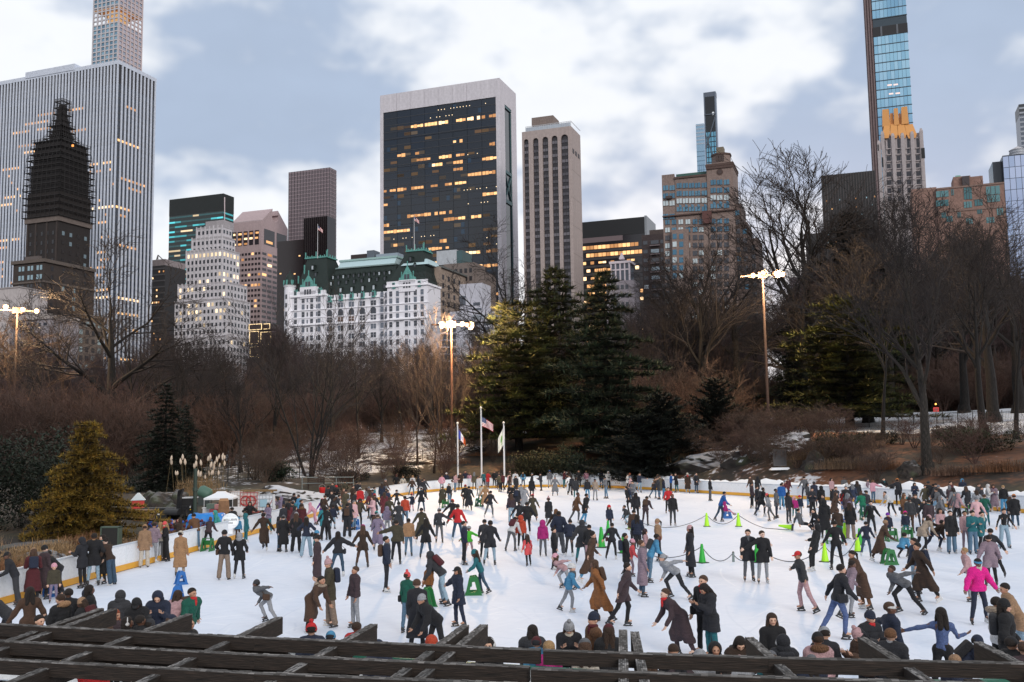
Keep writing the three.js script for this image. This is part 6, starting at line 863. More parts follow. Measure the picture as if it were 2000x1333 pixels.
// ---------------------------------------------------------------- the equipment yard beside the rink
const yard = (name, label, cat, px, d, ry = 0) => { const p = at(px,950, d); return thing(name, label, cat,[p.x, groundH(p.x, p.z) - .03, p.z], ry); };
const px2m = (d) => d / F;
{ // white canopy over a black stall
  const t = yard('canopy_tent', 'white hip roofed canopy over a black sided stall', 'tent',432,62,.1), W = 1.55, sc = t.scale.setScalar(.58), white = M([.72,.74,.78],.7), black = M([.012,.013,.015],.7); new Acc().frustum(-W, W,-W, W,2.0,-.5,.5,-.5,.5,2.5).frustum(-.5,.5,-.5,.5,2.5,-.42,.42,-.42,.42,2.62).box(-W, W,1.82,2.0,-W, W).to(t, 'canopy', white); part(t, 'side_sheet', new Acc().hexa([[-W + .05,.3, W - .05],[W - .05,.3, W - .05],[W - .05,.3,-W + .05],[-W + .05,.3,-W + .05]],[[-W + .05,1.15, W - .05],[W - .05,1.8, W - .05],[W - .05,1.8,-W + .05],[-W + .05,1.15,-W + .05]]).geo(), black); for (const x of [-1,1]) for (const z of [-1,1]) part(t, 'leg', boxGeo(.06,1.9,.06), M([.5,.5,.52],.4)).position.set(x * (W - .06),.9, z * (W - .06));
  const w = yard('stall_counter', 'low white counter panels below the canopy', 'counter',436,60,.05); w.scale.setScalar(.75); for (const x of [-1.1,0,1.1]) part(w, 'panel', boxGeo(1.06,.95,.06), M([.66,.68,.72],.6)).position.set(x,.48,0); part(w, 'top', boxGeo(3.4,.05,.5), M([.7,.72,.75],.5)).position.set(0,.98,-.2);
  const g = yard('green_tank', 'dull green tank lying beside the canopy', 'tank',400,67); g.scale.setScalar(.7); part(g, 'shell', lathe([[0,-.7],[.45,-.62],[.6,-.4],[.6,.4],[.45,.62],[0,.7]],18).rotateZ(1.1).translate(0,1.2,0), M([.06,.13,.1],.6)); part(g, 'cradle', boxGeo(1.2,1.0,.8), M([.03,.04,.04],.7)).position.y = .5;
}
{ // timber crate, kennel, planter, blower
  const t = yard('timber_crate', 'chipboard crate with pale timber frame by the cypress', 'crate',281,57,-.15), sc = t.scale.setScalar(.74), fr = M([.45,.29,.19],.8, { map: TS.wood1 }), ch = M([.30,.145,.06],.9, { map: TS.stone1 }); part(t, 'chipboard', boxGeo(1.3,.72,.85), ch).position.y = .38; for (const x of [-.66,.66]) part(t, 'corner_post', boxGeo(.1,.82,.95), fr).position.set(x,.41,0); part(t, 'lid', boxGeo(1.5,.09,1.02), fr).position.y = .84;
  const k = yard('toy_house', 'small white roofed red box behind the timber crate', 'box',270,60,.3); part(k, 'box', boxGeo(.7,.5,.6), M([.5,.03,.03],.6)).position.y = .6; part(k, 'roof', new Acc().frustum(-.42,.42,-.36,.36,.85,-.06,.06,-.36,.36,1.27).geo(), M([.6,.68,.74],.5)); part(k, 'stand', boxGeo(.6,.4,.5), M([.25,.14,.08],.8)).position.y = .18;
  const b = yard('black_planter', 'long black trough with a white mark beside the crate', 'planter',313,58.5,-.05); part(b, 'trough', new Acc().box(-1.0,1.0,0,.6,-.3,.3).geo(), M([.022,.026,.03],.5)); part(b, 'rim', boxGeo(2.06,.06,.66), M([.035,.04,.045],.5)).position.y = .62; part(b, 'mark', boxGeo(.12,.2,.02), M([.7,.72,.74],.5)).position.set(.05,.34,.31);
  const s = yard('snow_blower', 'black snow blower with a raised chute', 'snow blower',352,57,-.3), blk = M([.014,.014,.016],.45); part(s, 'auger_housing', new THREE.CylinderGeometry(.36,.36,.95,20,1, false,0, Math.PI * 1.3).rotateZ(Math.PI / 2).translate(-.3,.42,.2), blk); part(s, 'engine', new Acc().frustum(-.3,.5,-.5,.1,.35,-.2,.4,-.4,0,.9).geo(), blk); const c = part(s, 'chute', new Acc().frustum(-.12,.12,-.1,.1,0,-.09,.11,-.12,.06,.8).hexa([[-.1,.8,.06],[.11,.8,.06],[.11,.8,-.12],[-.1,.8,-.12]],[[-.02,1.1,.1],[.3,1.22,.1],[.3,1.22,-.1],[-.02,1.1,-.1]]).geo(), blk); c.position.set(0,.7,.1); for (const z of [-.35,.25]) part(s, 'wheel', new THREE.TorusGeometry(.17,.08,10,20).rotateY(Math.PI / 2), M([.01,.01,.01],.9)).position.set(.35,.22, z); for (const z of [-.3,.2]) new Acc().tube([.4,.7, z],[1.0,1.05, z],.022,.022,6).to(s, 'handle', blk); part(s, 'skid_plate', boxGeo(.9,.06,.5), M([.4,.4,.4],.4)).position.set(-.3,.05,.2);
  const q = yard('black_cabinet', 'black equipment cabinet with a yellow sticker beside the green post', 'cabinet',371,57.5); part(q, 'cabinet', boxGeo(.72,1.35,.6), M([.012,.012,.014],.5)).position.y = .68; part(q, 'sticker', boxGeo(.24,.1,.02), M([.8,.5,.02],.5)).position.set(.05,.72,.31); part(q, 'plate', boxGeo(.22,.12,.02), M([.6,.6,.62],.5)).position.set(.05,.86,.31); part(q, 'cap', boxGeo(.8,.06,.66), M([.5,.52,.55],.5)).position.y = 1.38;
  const gp = yard('green_post', 'tall dark green post rising behind the boards', 'post',381,56.5); part(gp, 'post', new THREE.CylinderGeometry(.1,.12,3.2,14).translate(0,1.6,0), M([.022,.04,.03],.6)); part(gp, 'collar', new THREE.CylinderGeometry(.15,.15,.2,14).translate(0,2.0,0), M([.03,.05,.04],.6));
}
{ // blue tarp, parcels, tank cages
  const t = yard('blue_tarp', 'bright blue tarpaulin draped over a low stack', 'tarpaulin',405,54.5,.1), g = new THREE.PlaneGeometry(2.7,2.6,26,26), p = g.attributes.position; for (let i = 0; i < p.count; i++) { const x = p.getX(i), z = p.getY(i), e = Math.max(Math.abs(x)/1.0, Math.abs(z) / .8), h = .95*(1 - sstep(.85,1.35, e)); p.setXYZ(i, x * (1 - .2*(1 - h)), Math.max(.02, h + noise(x * 3, z * 3,2) * .09 + Math.abs(noise(x * 8, z * 2,4)) * .06*(1 - h)),-z * .8); } g.computeVertexNormals(); part(t, 'sheet', g, M([.008,.2,.62],.45, { side: THREE.DoubleSide }));
  const f = yard('fold_of_tarp', 'smaller blue tarpaulin crumpled behind the boards', 'tarpaulin',478,57.5,.4), h = new THREE.PlaneGeometry(1.6,.9,16,10), q = h.attributes.position; for (let i = 0; i < q.count; i++) q.setXYZ(i, q.getX(i),.3 + noise(q.getX(i)*3, q.getY(i)*3,7) * .28 + .1*(1 - Math.abs(q.getX(i))),-q.getY(i)); h.computeVertexNormals(); part(f, 'sheet', h, M([.01,.18,.55],.45, { side: THREE.DoubleSide }));
  const k = yard('paper_sack', 'tall brown paper sack leaning on the stack by the tarpaulin', 'sack',438,58,.2); part(k, 'sack', new Acc().frustum(-.36,.36,-.22,.22,0,-.3,.26,-.1,.1,1.35).geo(), M([.3,.16,.085],.9, { map: TS.stone1 })); part(k, 'fold', new Acc().frustum(-.3,.26,-.1,.1,1.35,-.24,.2,-.03,.03,1.5).geo(), M([.34,.19,.1],.9));
  const pk = yard('parcel_stack', 'stack of small red and grey parcels behind the tarpaulin', 'parcels',420,59.5); [[0,.2,.9,.36,[.25,.25,.27]],[.1,.55,.7,.3,[.3,.06,.08]],[-.2,.86,.5,.28,[.1,.14,.12]],[.25,.84,.4,.26,[.45,.2,.2]]].forEach(([x, y, w, hh, c]) => { part(pk, 'parcel', boxGeo(w, hh,.5), M(c,.8)).position.set(x, y,0); });
  for (const [px, label, inner, wire] of [[465, 'small white tank in a wire cage beside the canopy',[.66,.66,.68],[.5,.4,.36]],[490, 'tank cage wrapped in red tubing',[.5,.44,.42],[.42,.03,.03]],[520, 'white tank cage with a pale blue plate',[.62,.66,.72],[.4,.42,.45]]]) {
    const c = yard('tank_cage', label, 'tank', px,66,0), s = px === 465 ? .8 : 1.06, H = 1.15; part(c, 'tank', new Acc().frustum(-s / 2, s / 2,-.45,.45,.16,-s / 2 + .04, s / 2 - .04,-.4,.4, H).geo(), M(inner,.6)); const b = new Acc(); for (let i = 0; i <= 5; i++) b.tube([-s / 2 - .03 + i * (s + .06)/5,.12,.5],[-s / 2 - .03 + i * (s + .06)/5, H + .05,.5],.016,.016,4); for (let j = 0; j <= 4; j++) b.tube([-s / 2 - .03,.16 + j * .25,.5],[s / 2 + .03,.16 + j * .25,.5],.016,.016,4); b.to(c, 'cage', M(wire,.5)); part(c, 'pallet', boxGeo(s + .1,.14,1.0), M([.2,.13,.08],.9)).position.y = .07; if (px === 520) part(c, 'plate', boxGeo(.48,.48,.02), M([.3,.46,.56],.4)).position.set(-.05,.62,.53); if (px === 490) for (const k of [0,1]) part(c, 'tube', new THREE.TorusGeometry(.32,.035,8,28), M([.42,.02,.02],.5)).position.set(-.2 + k * .35,.62,.56);
  }
  const pl = yard('timber_plank', 'long pale timber plank laid across the tank cages', 'plank',505,66); part(pl, 'plank', boxGeo(2.4,.12,.4), M([.5,.32,.15],.8, { map: TS.wood1 })).position.y = 1.34; part(pl, 'batten', boxGeo(.1,.08,.42), M([.4,.25,.12],.8)).position.set(.9,1.24,0);
  const hd = yard('hand_truck', 'dark red hand truck parked before the tank cages', 'hand truck',498,63,.2); part(hd, 'bed', boxGeo(1.5,.08,.6), M([.2,.02,.02],.6)).position.y = .3; for (const x of [-.5,.5]) part(hd, 'wheel', new THREE.TorusGeometry(.16,.06,8,18), M([.012,.012,.012],.9)).position.set(x,.2,.3); new Acc().tube([.75,.3,.25],[1.05,1.0,.25],.02,.02,6).tube([.75,.3,-.25],[1.05,1.0,-.25],.02,.02,6).tube([1.05,1,-.25],[1.05,1,.25],.02,.02,6).to(hd, 'handle', M([.3,.03,.03],.5));
  const bk = yard('red_bucket', 'small red bucket on the snow by the rock garden', 'bucket',629,82); part(bk, 'bucket', lathe([[0,0],[.2,0],[.27,.55],[.24,.55],[.18,.05]],16), M([.55,.02,.02],.5)); part(bk, 'handle', new THREE.TorusGeometry(.25,.015,6,18, Math.PI).translate(0,.55,0), M([.3,.3,.3],.5));
  const bx = yard('wooden_bench', 'dark slatted wooden bench on the snow near the red bucket', 'bench',617,84,.3), wd = M([.04,.026,.02],.9); for (let i = 0; i < 3; i++) { part(bx, 'slat', boxGeo(1.5,.06,.13), wd).position.set(0,.5, i * .16); part(bx, 'back_slat', boxGeo(1.5,.12,.05), wd).position.set(0,.7 + i * .18,-.12); } for (const x of [-.65,.65]) part(bx, 'leg', boxGeo(.08,1.2,.4), wd).position.set(x,.5,.05);
  const gb = yard('speaker_cabinet', 'flat dark green framed cabinet standing before the cypress', 'cabinet',219,42.5,-.1); part(gb, 'grille', boxGeo(.72,.92,.25), M([.02,.02,.02],.95)).position.set(0,.95,0); const fr = M([.055,.085,.065],.6); for (const x of [-.39,.39]) part(gb, 'frame_side', boxGeo(.06,1.02,.3), fr).position.set(x,.95,0); for (const y of [.46,1.44]) part(gb, 'frame_rail', boxGeo(.84,.06,.3), fr).position.set(0, y,0); part(gb, 'stand', boxGeo(.3,.5,.2), fr).position.y = .2; 
  const ex = at(1831,838,108), xs = thing('exit_sign', 'small red sign with an orange lamp on the path railing', 'sign',[ex.x, groundH(ex.x, ex.z), ex.z]); part(xs, 'post', new THREE.CylinderGeometry(.04,.04,1.6,8).translate(0,.8,0), M([.1,.1,.1],.6)); part(xs, 'panel', boxGeo(.62,.5,.05), M([.55,.03,.03],.6)).position.y = 1.5; part(xs, 'lamp', new THREE.SphereGeometry(.1,12,8).translate(0,2.1,0), M([1,.4,.08],.5, { lit: 3 })); part(xs, 'lettering', new THREE.PlaneGeometry(.5,.3).translate(0,1.5,.03), letters(['EXIT'],.5,.3, '#a81418',[190]));
  const fl = yard('flower_bed', 'bed of spiky blue and dark red dried flower heads behind the boards', 'flowers',352,50.5,.2), r = rng(31), stm = new Acc(), h1 = new THREE.IcosahedronGeometry(.075,1), cs = [M([.015,.09,.4],.7), M([.14,.02,.03],.8), M([.02,.03,.08],.7)]; for (let i = 0; i < 90; i++) { const x = (r() - .5)*3.2, z = (r() - .5) * .9, hh = .45 + r() * .5; stm.tube([x,0, z],[x + (r() - .5) * .1, hh, z],.01,.008,3); part(fl, 'flower_head', h1, cs[Math.floor(r()*3)]).position.set(x, hh, z); } stm.to(fl, 'stem', M([.07,.05,.03],.9));
}

// ---------------------------------------------------------------- people: bodies meshed from joints, dressed, posed
// surface nets: a smooth mesh of f < 0 inside the box lo..hi with cells of size h
function nets(f, lo, hi, h, colour) {
  const nx = Math.ceil((hi[0] - lo[0]) / h) + 1, ny = Math.ceil((hi[1] - lo[1]) / h) + 1, nz = Math.ceil((hi[2] - lo[2]) / h) + 1, A = new Float32Array(nx * ny * nz), id = new Int32Array(nx * ny * nz).fill(-1), pos = [], idx = [];
  let o = 0; for (let k = 0; k < nz; k++) for (let j = 0; j < ny; j++) for (let i = 0; i < nx; i++) A[o++] = f(lo[0] + i * h, lo[1] + j * h, lo[2] + k * h);
  const sx = 1, sy = nx, sz = nx * ny, C = [0, sx, sy, sx + sy, sz, sx + sz, sy + sz, sx + sy + sz], E = [[0,1],[2,3],[4,5],[6,7],[0,2],[1,3],[4,6],[5,7],[0,4],[1,5],[2,6],[3,7]];
  for (let k = 0; k < nz - 1; k++) for (let j = 0; j < ny - 1; j++) for (let i = 0; i < nx - 1; i++) {
    const b = i + j * sy + k * sz; let m = 0; for (let c = 0; c < 8; c++) if (A[b + C[c]] < 0) m |= 1 << c; if (m === 0 || m === 255) continue;
    let x = 0, y = 0, z = 0, n = 0; for (const [p, q] of E) { const u = A[b + C[p]], v = A[b + C[q]]; if ((u < 0) === (v < 0)) continue; const t = u / (u - v); x += mix(p & 1, q & 1, t); y += mix(p >> 1 & 1, q >> 1 & 1, t); z += mix(p >> 2, q >> 2, t); n++; }
    id[b] = pos.length / 3; pos.push(lo[0] + (i + x / n) * h, lo[1] + (j + y / n) * h, lo[2] + (k + z / n) * h);
  }
  for (let k = 1; k < nz - 1; k++) for (let j = 1; j < ny - 1; j++) for (let i = 1; i < nx - 1; i++) {
    const b = i + j * sy + k * sz, s = A[b] < 0;
    for (const [d, p, q] of [[sx, sy, sz],[sy, sz, sx],[sz, sx, sy]]) { if (s === (A[b + d] < 0)) continue; const v = [id[b], id[b - p], id[b - p - q], id[b - q]]; if (v.some((e) => e < 0)) continue; if (s) idx.push(v[0], v[1], v[2], v[0], v[2], v[3]); else idx.push(v[0], v[2], v[1], v[0], v[3], v[2]); }
  }
  const g = new THREE.BufferGeometry(), nr = [], e = h * 0.4; for (let i = 0; i < pos.length; i += 3) { const [x, y, z] = [pos[i], pos[i + 1], pos[i + 2]]; let a = f(x + e, y, z) - f(x - e, y, z), b = f(x, y + e, z) - f(x, y - e, z), c = f(x, y, z + e) - f(x, y, z - e); const l = Math.hypot(a, b, c) || 1; nr.push(a / l, b / l, c / l); }
  g.setAttribute('position', new THREE.Float32BufferAttribute(pos,3)); g.setAttribute('normal', new THREE.Float32BufferAttribute(nr,3)); g.setAttribute('uv', new THREE.Float32BufferAttribute(pos.flatMap((v, i) => (i % 3 === 0 ? [v + pos[i + 2] * .7] : i % 3 === 1 ? [v] : [])),2)); g.setIndex(idx);
  if (colour) { const c = []; for (let i = 0; i < pos.length; i += 3) c.push(...colour(pos[i], pos[i + 1], pos[i + 2])); g.setAttribute('color', new THREE.Float32BufferAttribute(c,3)); }
  return g;
}
// distance to a set of tapered capsules, smoothly joined. c: [a, b, ra, rb]
function field(caps, k, extra) {
  const Q = caps.map(([a, b, ra, rb]) => { const d = [b[0] - a[0], b[1] - a[1], b[2] - a[2]]; return [a, d, d[0] * d[0] + d[1] * d[1] + d[2] * d[2] || 1e-9, ra, rb - ra]; });
  return (x, y, z) => { let m = 1e3; for (const [a, d, l, r, dr] of Q) { const px = x - a[0], py = y - a[1], pz = z - a[2], t = Math.min(1, Math.max(0, (px * d[0] + py * d[1] + pz * d[2]) / l)), v = Math.hypot(px - d[0] * t, py - d[1] * t, pz - d[2] * t) - r - dr * t; if (v < m - k) m = v; else if (v < m + k) { const h = 0.5 + 0.5*(m - v) / k; m = m + (v - m) * h - k * h * (1 - h); } } return extra ? extra(m, x, y, z) : m; };
}
const bounds = (caps, pad) => { const lo = [9,9,9], hi = [-9,-9,-9]; for (const [a, b, ra, rb] of caps) for (let i = 0; i < 3; i++) { lo[i] = Math.min(lo[i], a[i] - ra, b[i] - rb); hi[i] = Math.max(hi[i], a[i] + ra, b[i] + rb); } return [lo.map((v) => v - pad), hi.map((v) => v + pad)]; };
const D2R = Math.PI / 180, add = (a, v, s = 1) => [a[0] + v[0] * s, a[1] + v[1] * s, a[2] + v[2] * s], mid = (a, b, t) => [mix(a[0], b[0], t), mix(a[1], b[1], t), mix(a[2], b[2], t)];
// poses: lean forward, side lean, arms [forward, out, elbow, inward], legs [forward, out, knee], head [pitch, turn]
const POSES = {
  stand: { A: [[6,10,14,4],[2,10,12,4]], L: [[2,4,4],[-2,4,4]] },
  talk: { lean: 4, A: [[18,12,95,30],[24,10,85,26]], L: [[3,5,5],[-3,4,6]], hd: [10,14] },
  pockets: { A: [[-6,26,60,40],[-6,26,60,40]], L: [[2,6,4],[-2,6,4]] },
  phone: { lean: 8, A: [[30,8,100,26],[34,8,96,24]], L: [[3,4,8],[0,5,6]], hd: [32,0] },
  stride: { lean: 14, A: [[28,20,30,5],[-22,24,20,0]], L: [[18,6,26],[-20,9,10]], hd: [-6,0] },
  stride2: { lean: 14, A: [[-24,24,20,0],[26,18,34,5]], L: [[-22,10,12],[16,6,24]], hd: [-6,0] },
  wobble: { lean: 8, A: [[10,27,18,4],[2,32,12,0]], L: [[8,10,16],[-2,12,12]], hd: [6,0] },
  wide: { lean: 12, side: 3, A: [[12,60,20,0],[6,46,16,0]], L: [[12,9,22],[-12,14,14]], hd: [4,8] },
  glide: { lean: 18, A: [[14,36,24,0],[-12,40,14,0]], L: [[14,4,24],[-34,8,24]], hd: [-10,0] },
  racer: { lean: 58, A: [[30,10,60,20],[-50,20,10,0]], L: [[44,6,66],[-18,16,18]], hd: [-44,0] },
  lean: { lean: 26, A: [[34,14,52,14],[30,14,56,14]], L: [[-4,5,4],[-8,5,6]], hd: [-4,12] },
  bend: { lean: 46, A: [[56,12,26,10],[50,12,30,10]], L: [[14,8,26],[-8,8,14]], hd: [-22,0] },
  push: { lean: 24, A: [[44,10,34,6],[44,10,34,6]], L: [[10,6,20],[-16,6,14]], hd: [0,0] },
  handR: { lean: 4, A: [[6,12,16,4],[8,72,8,0]], L: [[4,5,8],[-4,6,8]], hd: [0,-20] },
  handL: { lean: 4, A: [[8,62,10,0],[6,12,16,4]], L: [[4,6,8],[-4,5,8]], hd: [0,20] },
  selfie: { lean: 4, A: [[40,20,60,-10],[-10,74,6,0]], L: [[6,5,8],[-6,8,8]], hd: [4,24] },
  hips: { A: [[-8,46,92,70],[-8,46,92,70]], L: [[2,9,3],[-2,9,3]] },
  cross: { A: [[30,8,96,50],[26,8,100,54]], L: [[3,7,3],[-3,7,3]] },
  drink: { A: [[52,10,120,26],[6,10,18,4]], L: [[2,5,4],[-2,5,4]], hd: [-8,0] },
  crouch: { lean: 42, A: [[46,14,30,8],[40,16,30,8]], L: [[86,14,118],[74,14,112]], hd: [-26,0] },
  sit: { lean: -16, A: [[-38,22,10,0],[-34,26,14,0]], L: [[78,16,24],[84,10,40]], hd: [12,0], sit: 1 },
  back: { lean: -14, A: [[20,20,40,10],[-10,24,20,0]], L: [[12,6,10],[16,8,16]], hd: [10,0] },
};
function joints(pn, kid) {
  const P = POSES[pn], ln = (P.lean || 0) * D2R, sd = (P.side || 0) * D2R, J = {}, K = kid ? 0.92 : 1;
  const t = [Math.sin(sd), Math.cos(ln) * Math.cos(sd), Math.sin(ln)], fz = [0,-Math.sin(ln), Math.cos(ln)], rx = [Math.cos(sd),-Math.sin(sd),0];
  const tf = (v) => [0,1,2].map((i) => rx[i] * v[0] + t[i] * v[1] + fz[i] * v[2]);
  J.t = t; J.f = fz; J.hip = [0,0,0]; const hipY = 0;
  J.hp = [-1,1].map((s) => [s * 0.09, hipY,0]); J.kn = []; J.an = []; J.toe = []; J.shin = [];
  const th = 0.43 * K, sh = 0.41 * K;
  for (const i of [0,1]) { const s = i ? 1 : -1,[f, a, k] = P.L[i].map((d) => d * D2R), d1 = [s * Math.sin(a),-Math.cos(a) * Math.cos(f), Math.cos(a) * Math.sin(f)], g = f - k, d2 = [s * Math.sin(a)*0.8,-Math.cos(g), Math.sin(g)]; J.kn[i] = add(J.hp[i], d1, th); J.an[i] = add(J.kn[i], d2, sh); J.shin[i] = d2; const b = Math.max(-.5, Math.min(.9,-g * .75)); J.toe[i] = [s * .2,-Math.sin(b), Math.cos(b)]; }
  J.chest = add(J.hip, t,0.36); J.neck = add(J.hip, t,0.52); J.sh = [-1,1].map((s) => add(add(J.hip, t,0.465), rx, s * 0.175)); J.el = []; J.wr = []; J.fore = [];
  for (const i of [0,1]) { const s = i ? 1 : -1,[f, a, e, n] = P.A[i].map((d) => d * D2R), d1 = tf([s * Math.sin(a),-Math.cos(a) * Math.cos(f), Math.cos(a) * Math.sin(f)]), g = f + e, b = a - n, d2 = tf([s * Math.sin(b),-Math.cos(b) * Math.cos(g), Math.cos(b) * Math.sin(g)]); J.el[i] = add(J.sh[i], d1,0.285); J.wr[i] = add(J.el[i], d2,0.25); J.fore[i] = d2; }
  const low = P.sit ? Math.min(-0.15,...J.an.map((p) => p[1] - 0.1)) : Math.min(...J.an.map((p) => p[1])) - 0.155, up = -low;
  const lift = (p) => { p[1] += up; }; lift(J.hip); J.hp.forEach(lift); J.kn.forEach(lift); J.an.forEach(lift); lift(J.chest); lift(J.neck); J.sh.forEach(lift); J.el.forEach(lift); J.wr.forEach(lift);
  const hp = (P.hd || [0,0]); J.head = new THREE.Matrix4().makeRotationFromEuler(new THREE.Euler(ln * .55 + hp[0] * D2R, hp[1] * D2R,0, 'YXZ')).setPosition(...add(J.neck, t,0.03)); if (kid) J.head.scale(V(1.26,1.22,1.26));
  J.P = P; return J;
}
const cache = new Map(), memo = (k, f) => { if (!cache.has(k)) cache.set(k, f()); return cache.get(k); };
const JN = (pn, kid) => memo('J' + pn + kid, () => joints(pn, kid));
// head, in its own frame: origin at the base of the neck, face towards +z
const headCaps = [[[0,-.02,-.005],[0,.075,0],.052,.05],[[0,.155,-.012],[0,.165,-.02],.088,.09],[[0,.10,.02],[0,.13,.03],.062,.07],[[0,.068,.052],[0,.10,.05],.032,.05],[[0,.105,.092],[0,.14,.088],.014,.009],[[-.09,.118,-.01],[-.09,.14,-.012],.014,.017],[[.09,.118,-.01],[.09,.14,-.012],.014,.017],[[-.03,.152,.072],[.03,.152,.072],.02,.02]];
const headGeo = (near) => memo('head' + near, () => nets(field(headCaps,.022, (m, x, y, z) => { for (const s of [-1,1]) { const d = Math.hypot(x - s * .032, y - .139, z - .094) - .012; m = Math.max(m,-d * .8); } return m; }),[-.13,-.06,-.14],[.13,.28,.14], near ? .0085 : .015, (x, y, z) => { const e = Math.min(Math.hypot(x - .032, (y - .138)*1.5), Math.hypot(x + .032, (y - .138)*1.5)); if (z > .06 && e < .014) return [.05,.035,.03]; if (z > .06 && Math.abs(y - .157) < .006 && Math.abs(Math.abs(x) - .033) < .018) return [.25,.17,.13]; if (z > .07 && Math.abs(y - .088) < .008 && Math.abs(x) < .024) return [.8,.42,.4]; const c = z > .04 && Math.abs(x) > .03 && y < .13 ? .12 : 0; return [1,1 - c,1 - c]; }));
const handGeo = (i) => memo('hand' + i, () => { const a = new Acc(), s = i ? -1 : 1; a.frustum(-.04,.04,-.015,.015,-.095,-.03,.03,-.016,.016,.01); [[-.031,.062,.0085],[-.011,.075,.009],[.01,.07,.009],[.03,.054,.008]].forEach(([x, l, r]) => { a.tube([x,-.085,0],[x * 1.1,-.09 - l * .5,.012], r, r * .95,6); a.tube([x * 1.1,-.09 - l * .5,.012],[x * 1.12,-.09 - l * .93,.034], r * .95, r * .7,6); }); a.tube([-.034 * s,-.03,.004],[-.062 * s,-.062,.02],.0115,.0105,6).tube([-.062 * s,-.062,.02],[-.066 * s,-.092,.034],.0105,.008,6); const g = a.geo(); g.setAttribute('color', new THREE.BufferAttribute(new Float32Array(g.attributes.position.count * 3).fill(1),3)); return g; });
const dirQ = (d) => new THREE.Quaternion().setFromUnitVectors(V(0,-1,0), V(...d).normalize());
const prep = (g) => { const q = g.index ? g.toNonIndexed() : g.clone(); return q; };
function bodyGeo(pn, kid, near) {
  return memo('B' + pn + kid + near, () => {
    const J = JN(pn, kid), c = [[J.hp[0], J.hp[1],.1,.1],[J.hip, J.chest,.1,.115],[J.sh[0], J.sh[1],.06,.06],[mid(J.sh[0], J.sh[1],.3), mid(J.sh[0], J.sh[1],.7),.09,.09],[J.chest, J.neck,.1,.05],[J.neck, add(J.neck, J.t,.06),.05,.048]];
    for (const i of [0,1]) c.push([J.hp[i], J.kn[i],.078,.052],[J.kn[i], J.an[i],.052,.036],[J.sh[i], J.el[i],.048,.038],[J.el[i], J.wr[i],.038,.026],[J.an[i], add(J.an[i], J.toe[i],.14),.036,.03]);
    const [lo, hi] = bounds(c,.07), g = nets(field(c,.05), lo, hi, near ? .04 : .05, () => [1,1,1]);
    const list = [prep(g), prep(headGeo(near)).applyMatrix4(J.head)]; for (const i of [0,1]) list.push(handGeo(i).clone().applyMatrix4(new THREE.Matrix4().compose(V(...add(J.wr[i], J.fore[i],.005)), dirQ(J.fore[i]), V(1,1,1))));
    return mergeGeometries(list);
  });
}
function coatGeo(pn, kid, type, near) {
  return memo('C' + pn + kid + type + near, () => {
    const J = JN(pn, kid), p = type === 'p' || type === 'q' ? .024 : type === 's' ? -.014 : .008, drop = { s: .05, j: .09, p: .07, q: .3, m: .27, l: .62 }[type], c = [], tb = .128 + p;
    c.push([J.hp[0], J.hp[1], tb - .01, tb - .01],[add(J.hip, J.t,.06), J.chest, tb - .008, tb + .008],[mid(J.sh[0], J.sh[1],.22), mid(J.sh[0], J.sh[1],.78),.105 + p,.105 + p],[J.sh[0], J.sh[1],.078 + p,.078 + p],[J.chest, add(J.neck, J.t,-.03),.12 + p,.085],[add(J.neck, J.t,-.02), add(add(J.neck, J.t,.045), J.f,.005),.078,.074]);
    for (const i of [0,1]) { c.push([J.sh[i], J.el[i],.068 + p,.058 + p],[J.el[i], add(J.wr[i], J.fore[i],-.01),.056 + p,.046 + p * .7]); if (drop > .2) { const t1 = Math.min(1, (drop + .1) / .43), e = mid(J.hp[i], J.kn[i], t1); c.push([J.hp[i], e, tb - .015, tb - .015 + drop * .04]); if (drop > .5) { const k2 = mid(J.kn[i], J.an[i],.45); c.push([J.kn[i], k2, tb, tb + .01]); c.push([mid(J.hp[0], J.hp[1],.5), mid(J.kn[0], J.kn[1],.5), tb, tb]); } } }
    const hemD = drop > .2 ? [0,-1,0] : J.t.map((v) => -v), hem = drop > .2 ? [0, J.hip[1] - drop,0] : add(J.hip, hemD, drop);
    const [lo, hi] = bounds(c,.06), puff = type === 'p' || type === 'q';
    return nets(field(c,.045, (m, x, y, z) => { const u = (x - J.hip[0]) * J.t[0] + (y - J.hip[1]) * J.t[1] + (z - J.hip[2]) * J.t[2]; if (puff) m -= .011 * Math.sqrt(Math.abs(Math.sin(u * 29))) - .006; m -= noise(x * 9, y * 7, z * 9) * .014; const cut = (x - hem[0]) * hemD[0] + (y - hem[1]) * hemD[1] + (z - hem[2]) * hemD[2]; return Math.max(m, cut); }), lo, hi, near ? .026 : .042);
  });
}
function legsGeo(pn, kid, type, near) {
  return memo('L' + pn + kid + type + near, () => { const J = JN(pn, kid), w = type === 'w' ? [.1,.088,.088] : [.094,.066,.056], c = [[J.hp[0], J.hp[1],.112,.112],[J.hip, add(J.hip, J.t,.08),.115,.11]]; for (const i of [0,1]) c.push([J.hp[i], J.kn[i], w[0], w[1]],[J.kn[i], add(J.an[i], J.shin[i], type === 'w' ? .03 : -.02), w[1], w[2]]); const [lo, hi] = bounds(c,.05); return nets(field(c,.03, (m, x, y, z) => m - noise(x * 10, y * 8, z * 10) * .012), lo, hi, near ? .026 : .042); });
}
const skateGeo = (near) => memo('S' + near, () => { const c = [[[0,.03,-.01],[0,-.05,-.01],.047,.045],[[0,-.06,-.03],[0,-.068,.12],.036,.032]],[lo, hi] = bounds(c,.03), g = prep(nets(field(c,.03), lo, hi, near ? .018 : .026)), a = new Acc().box(-.004,.004,-.155,-.115,-.09,.17).box(-.012,.012,-.122,-.09,-.07,-.03).box(-.012,.012,-.122,-.09,.08,.12); const h = a.geo(); return mergeGeometries([g, h]); });
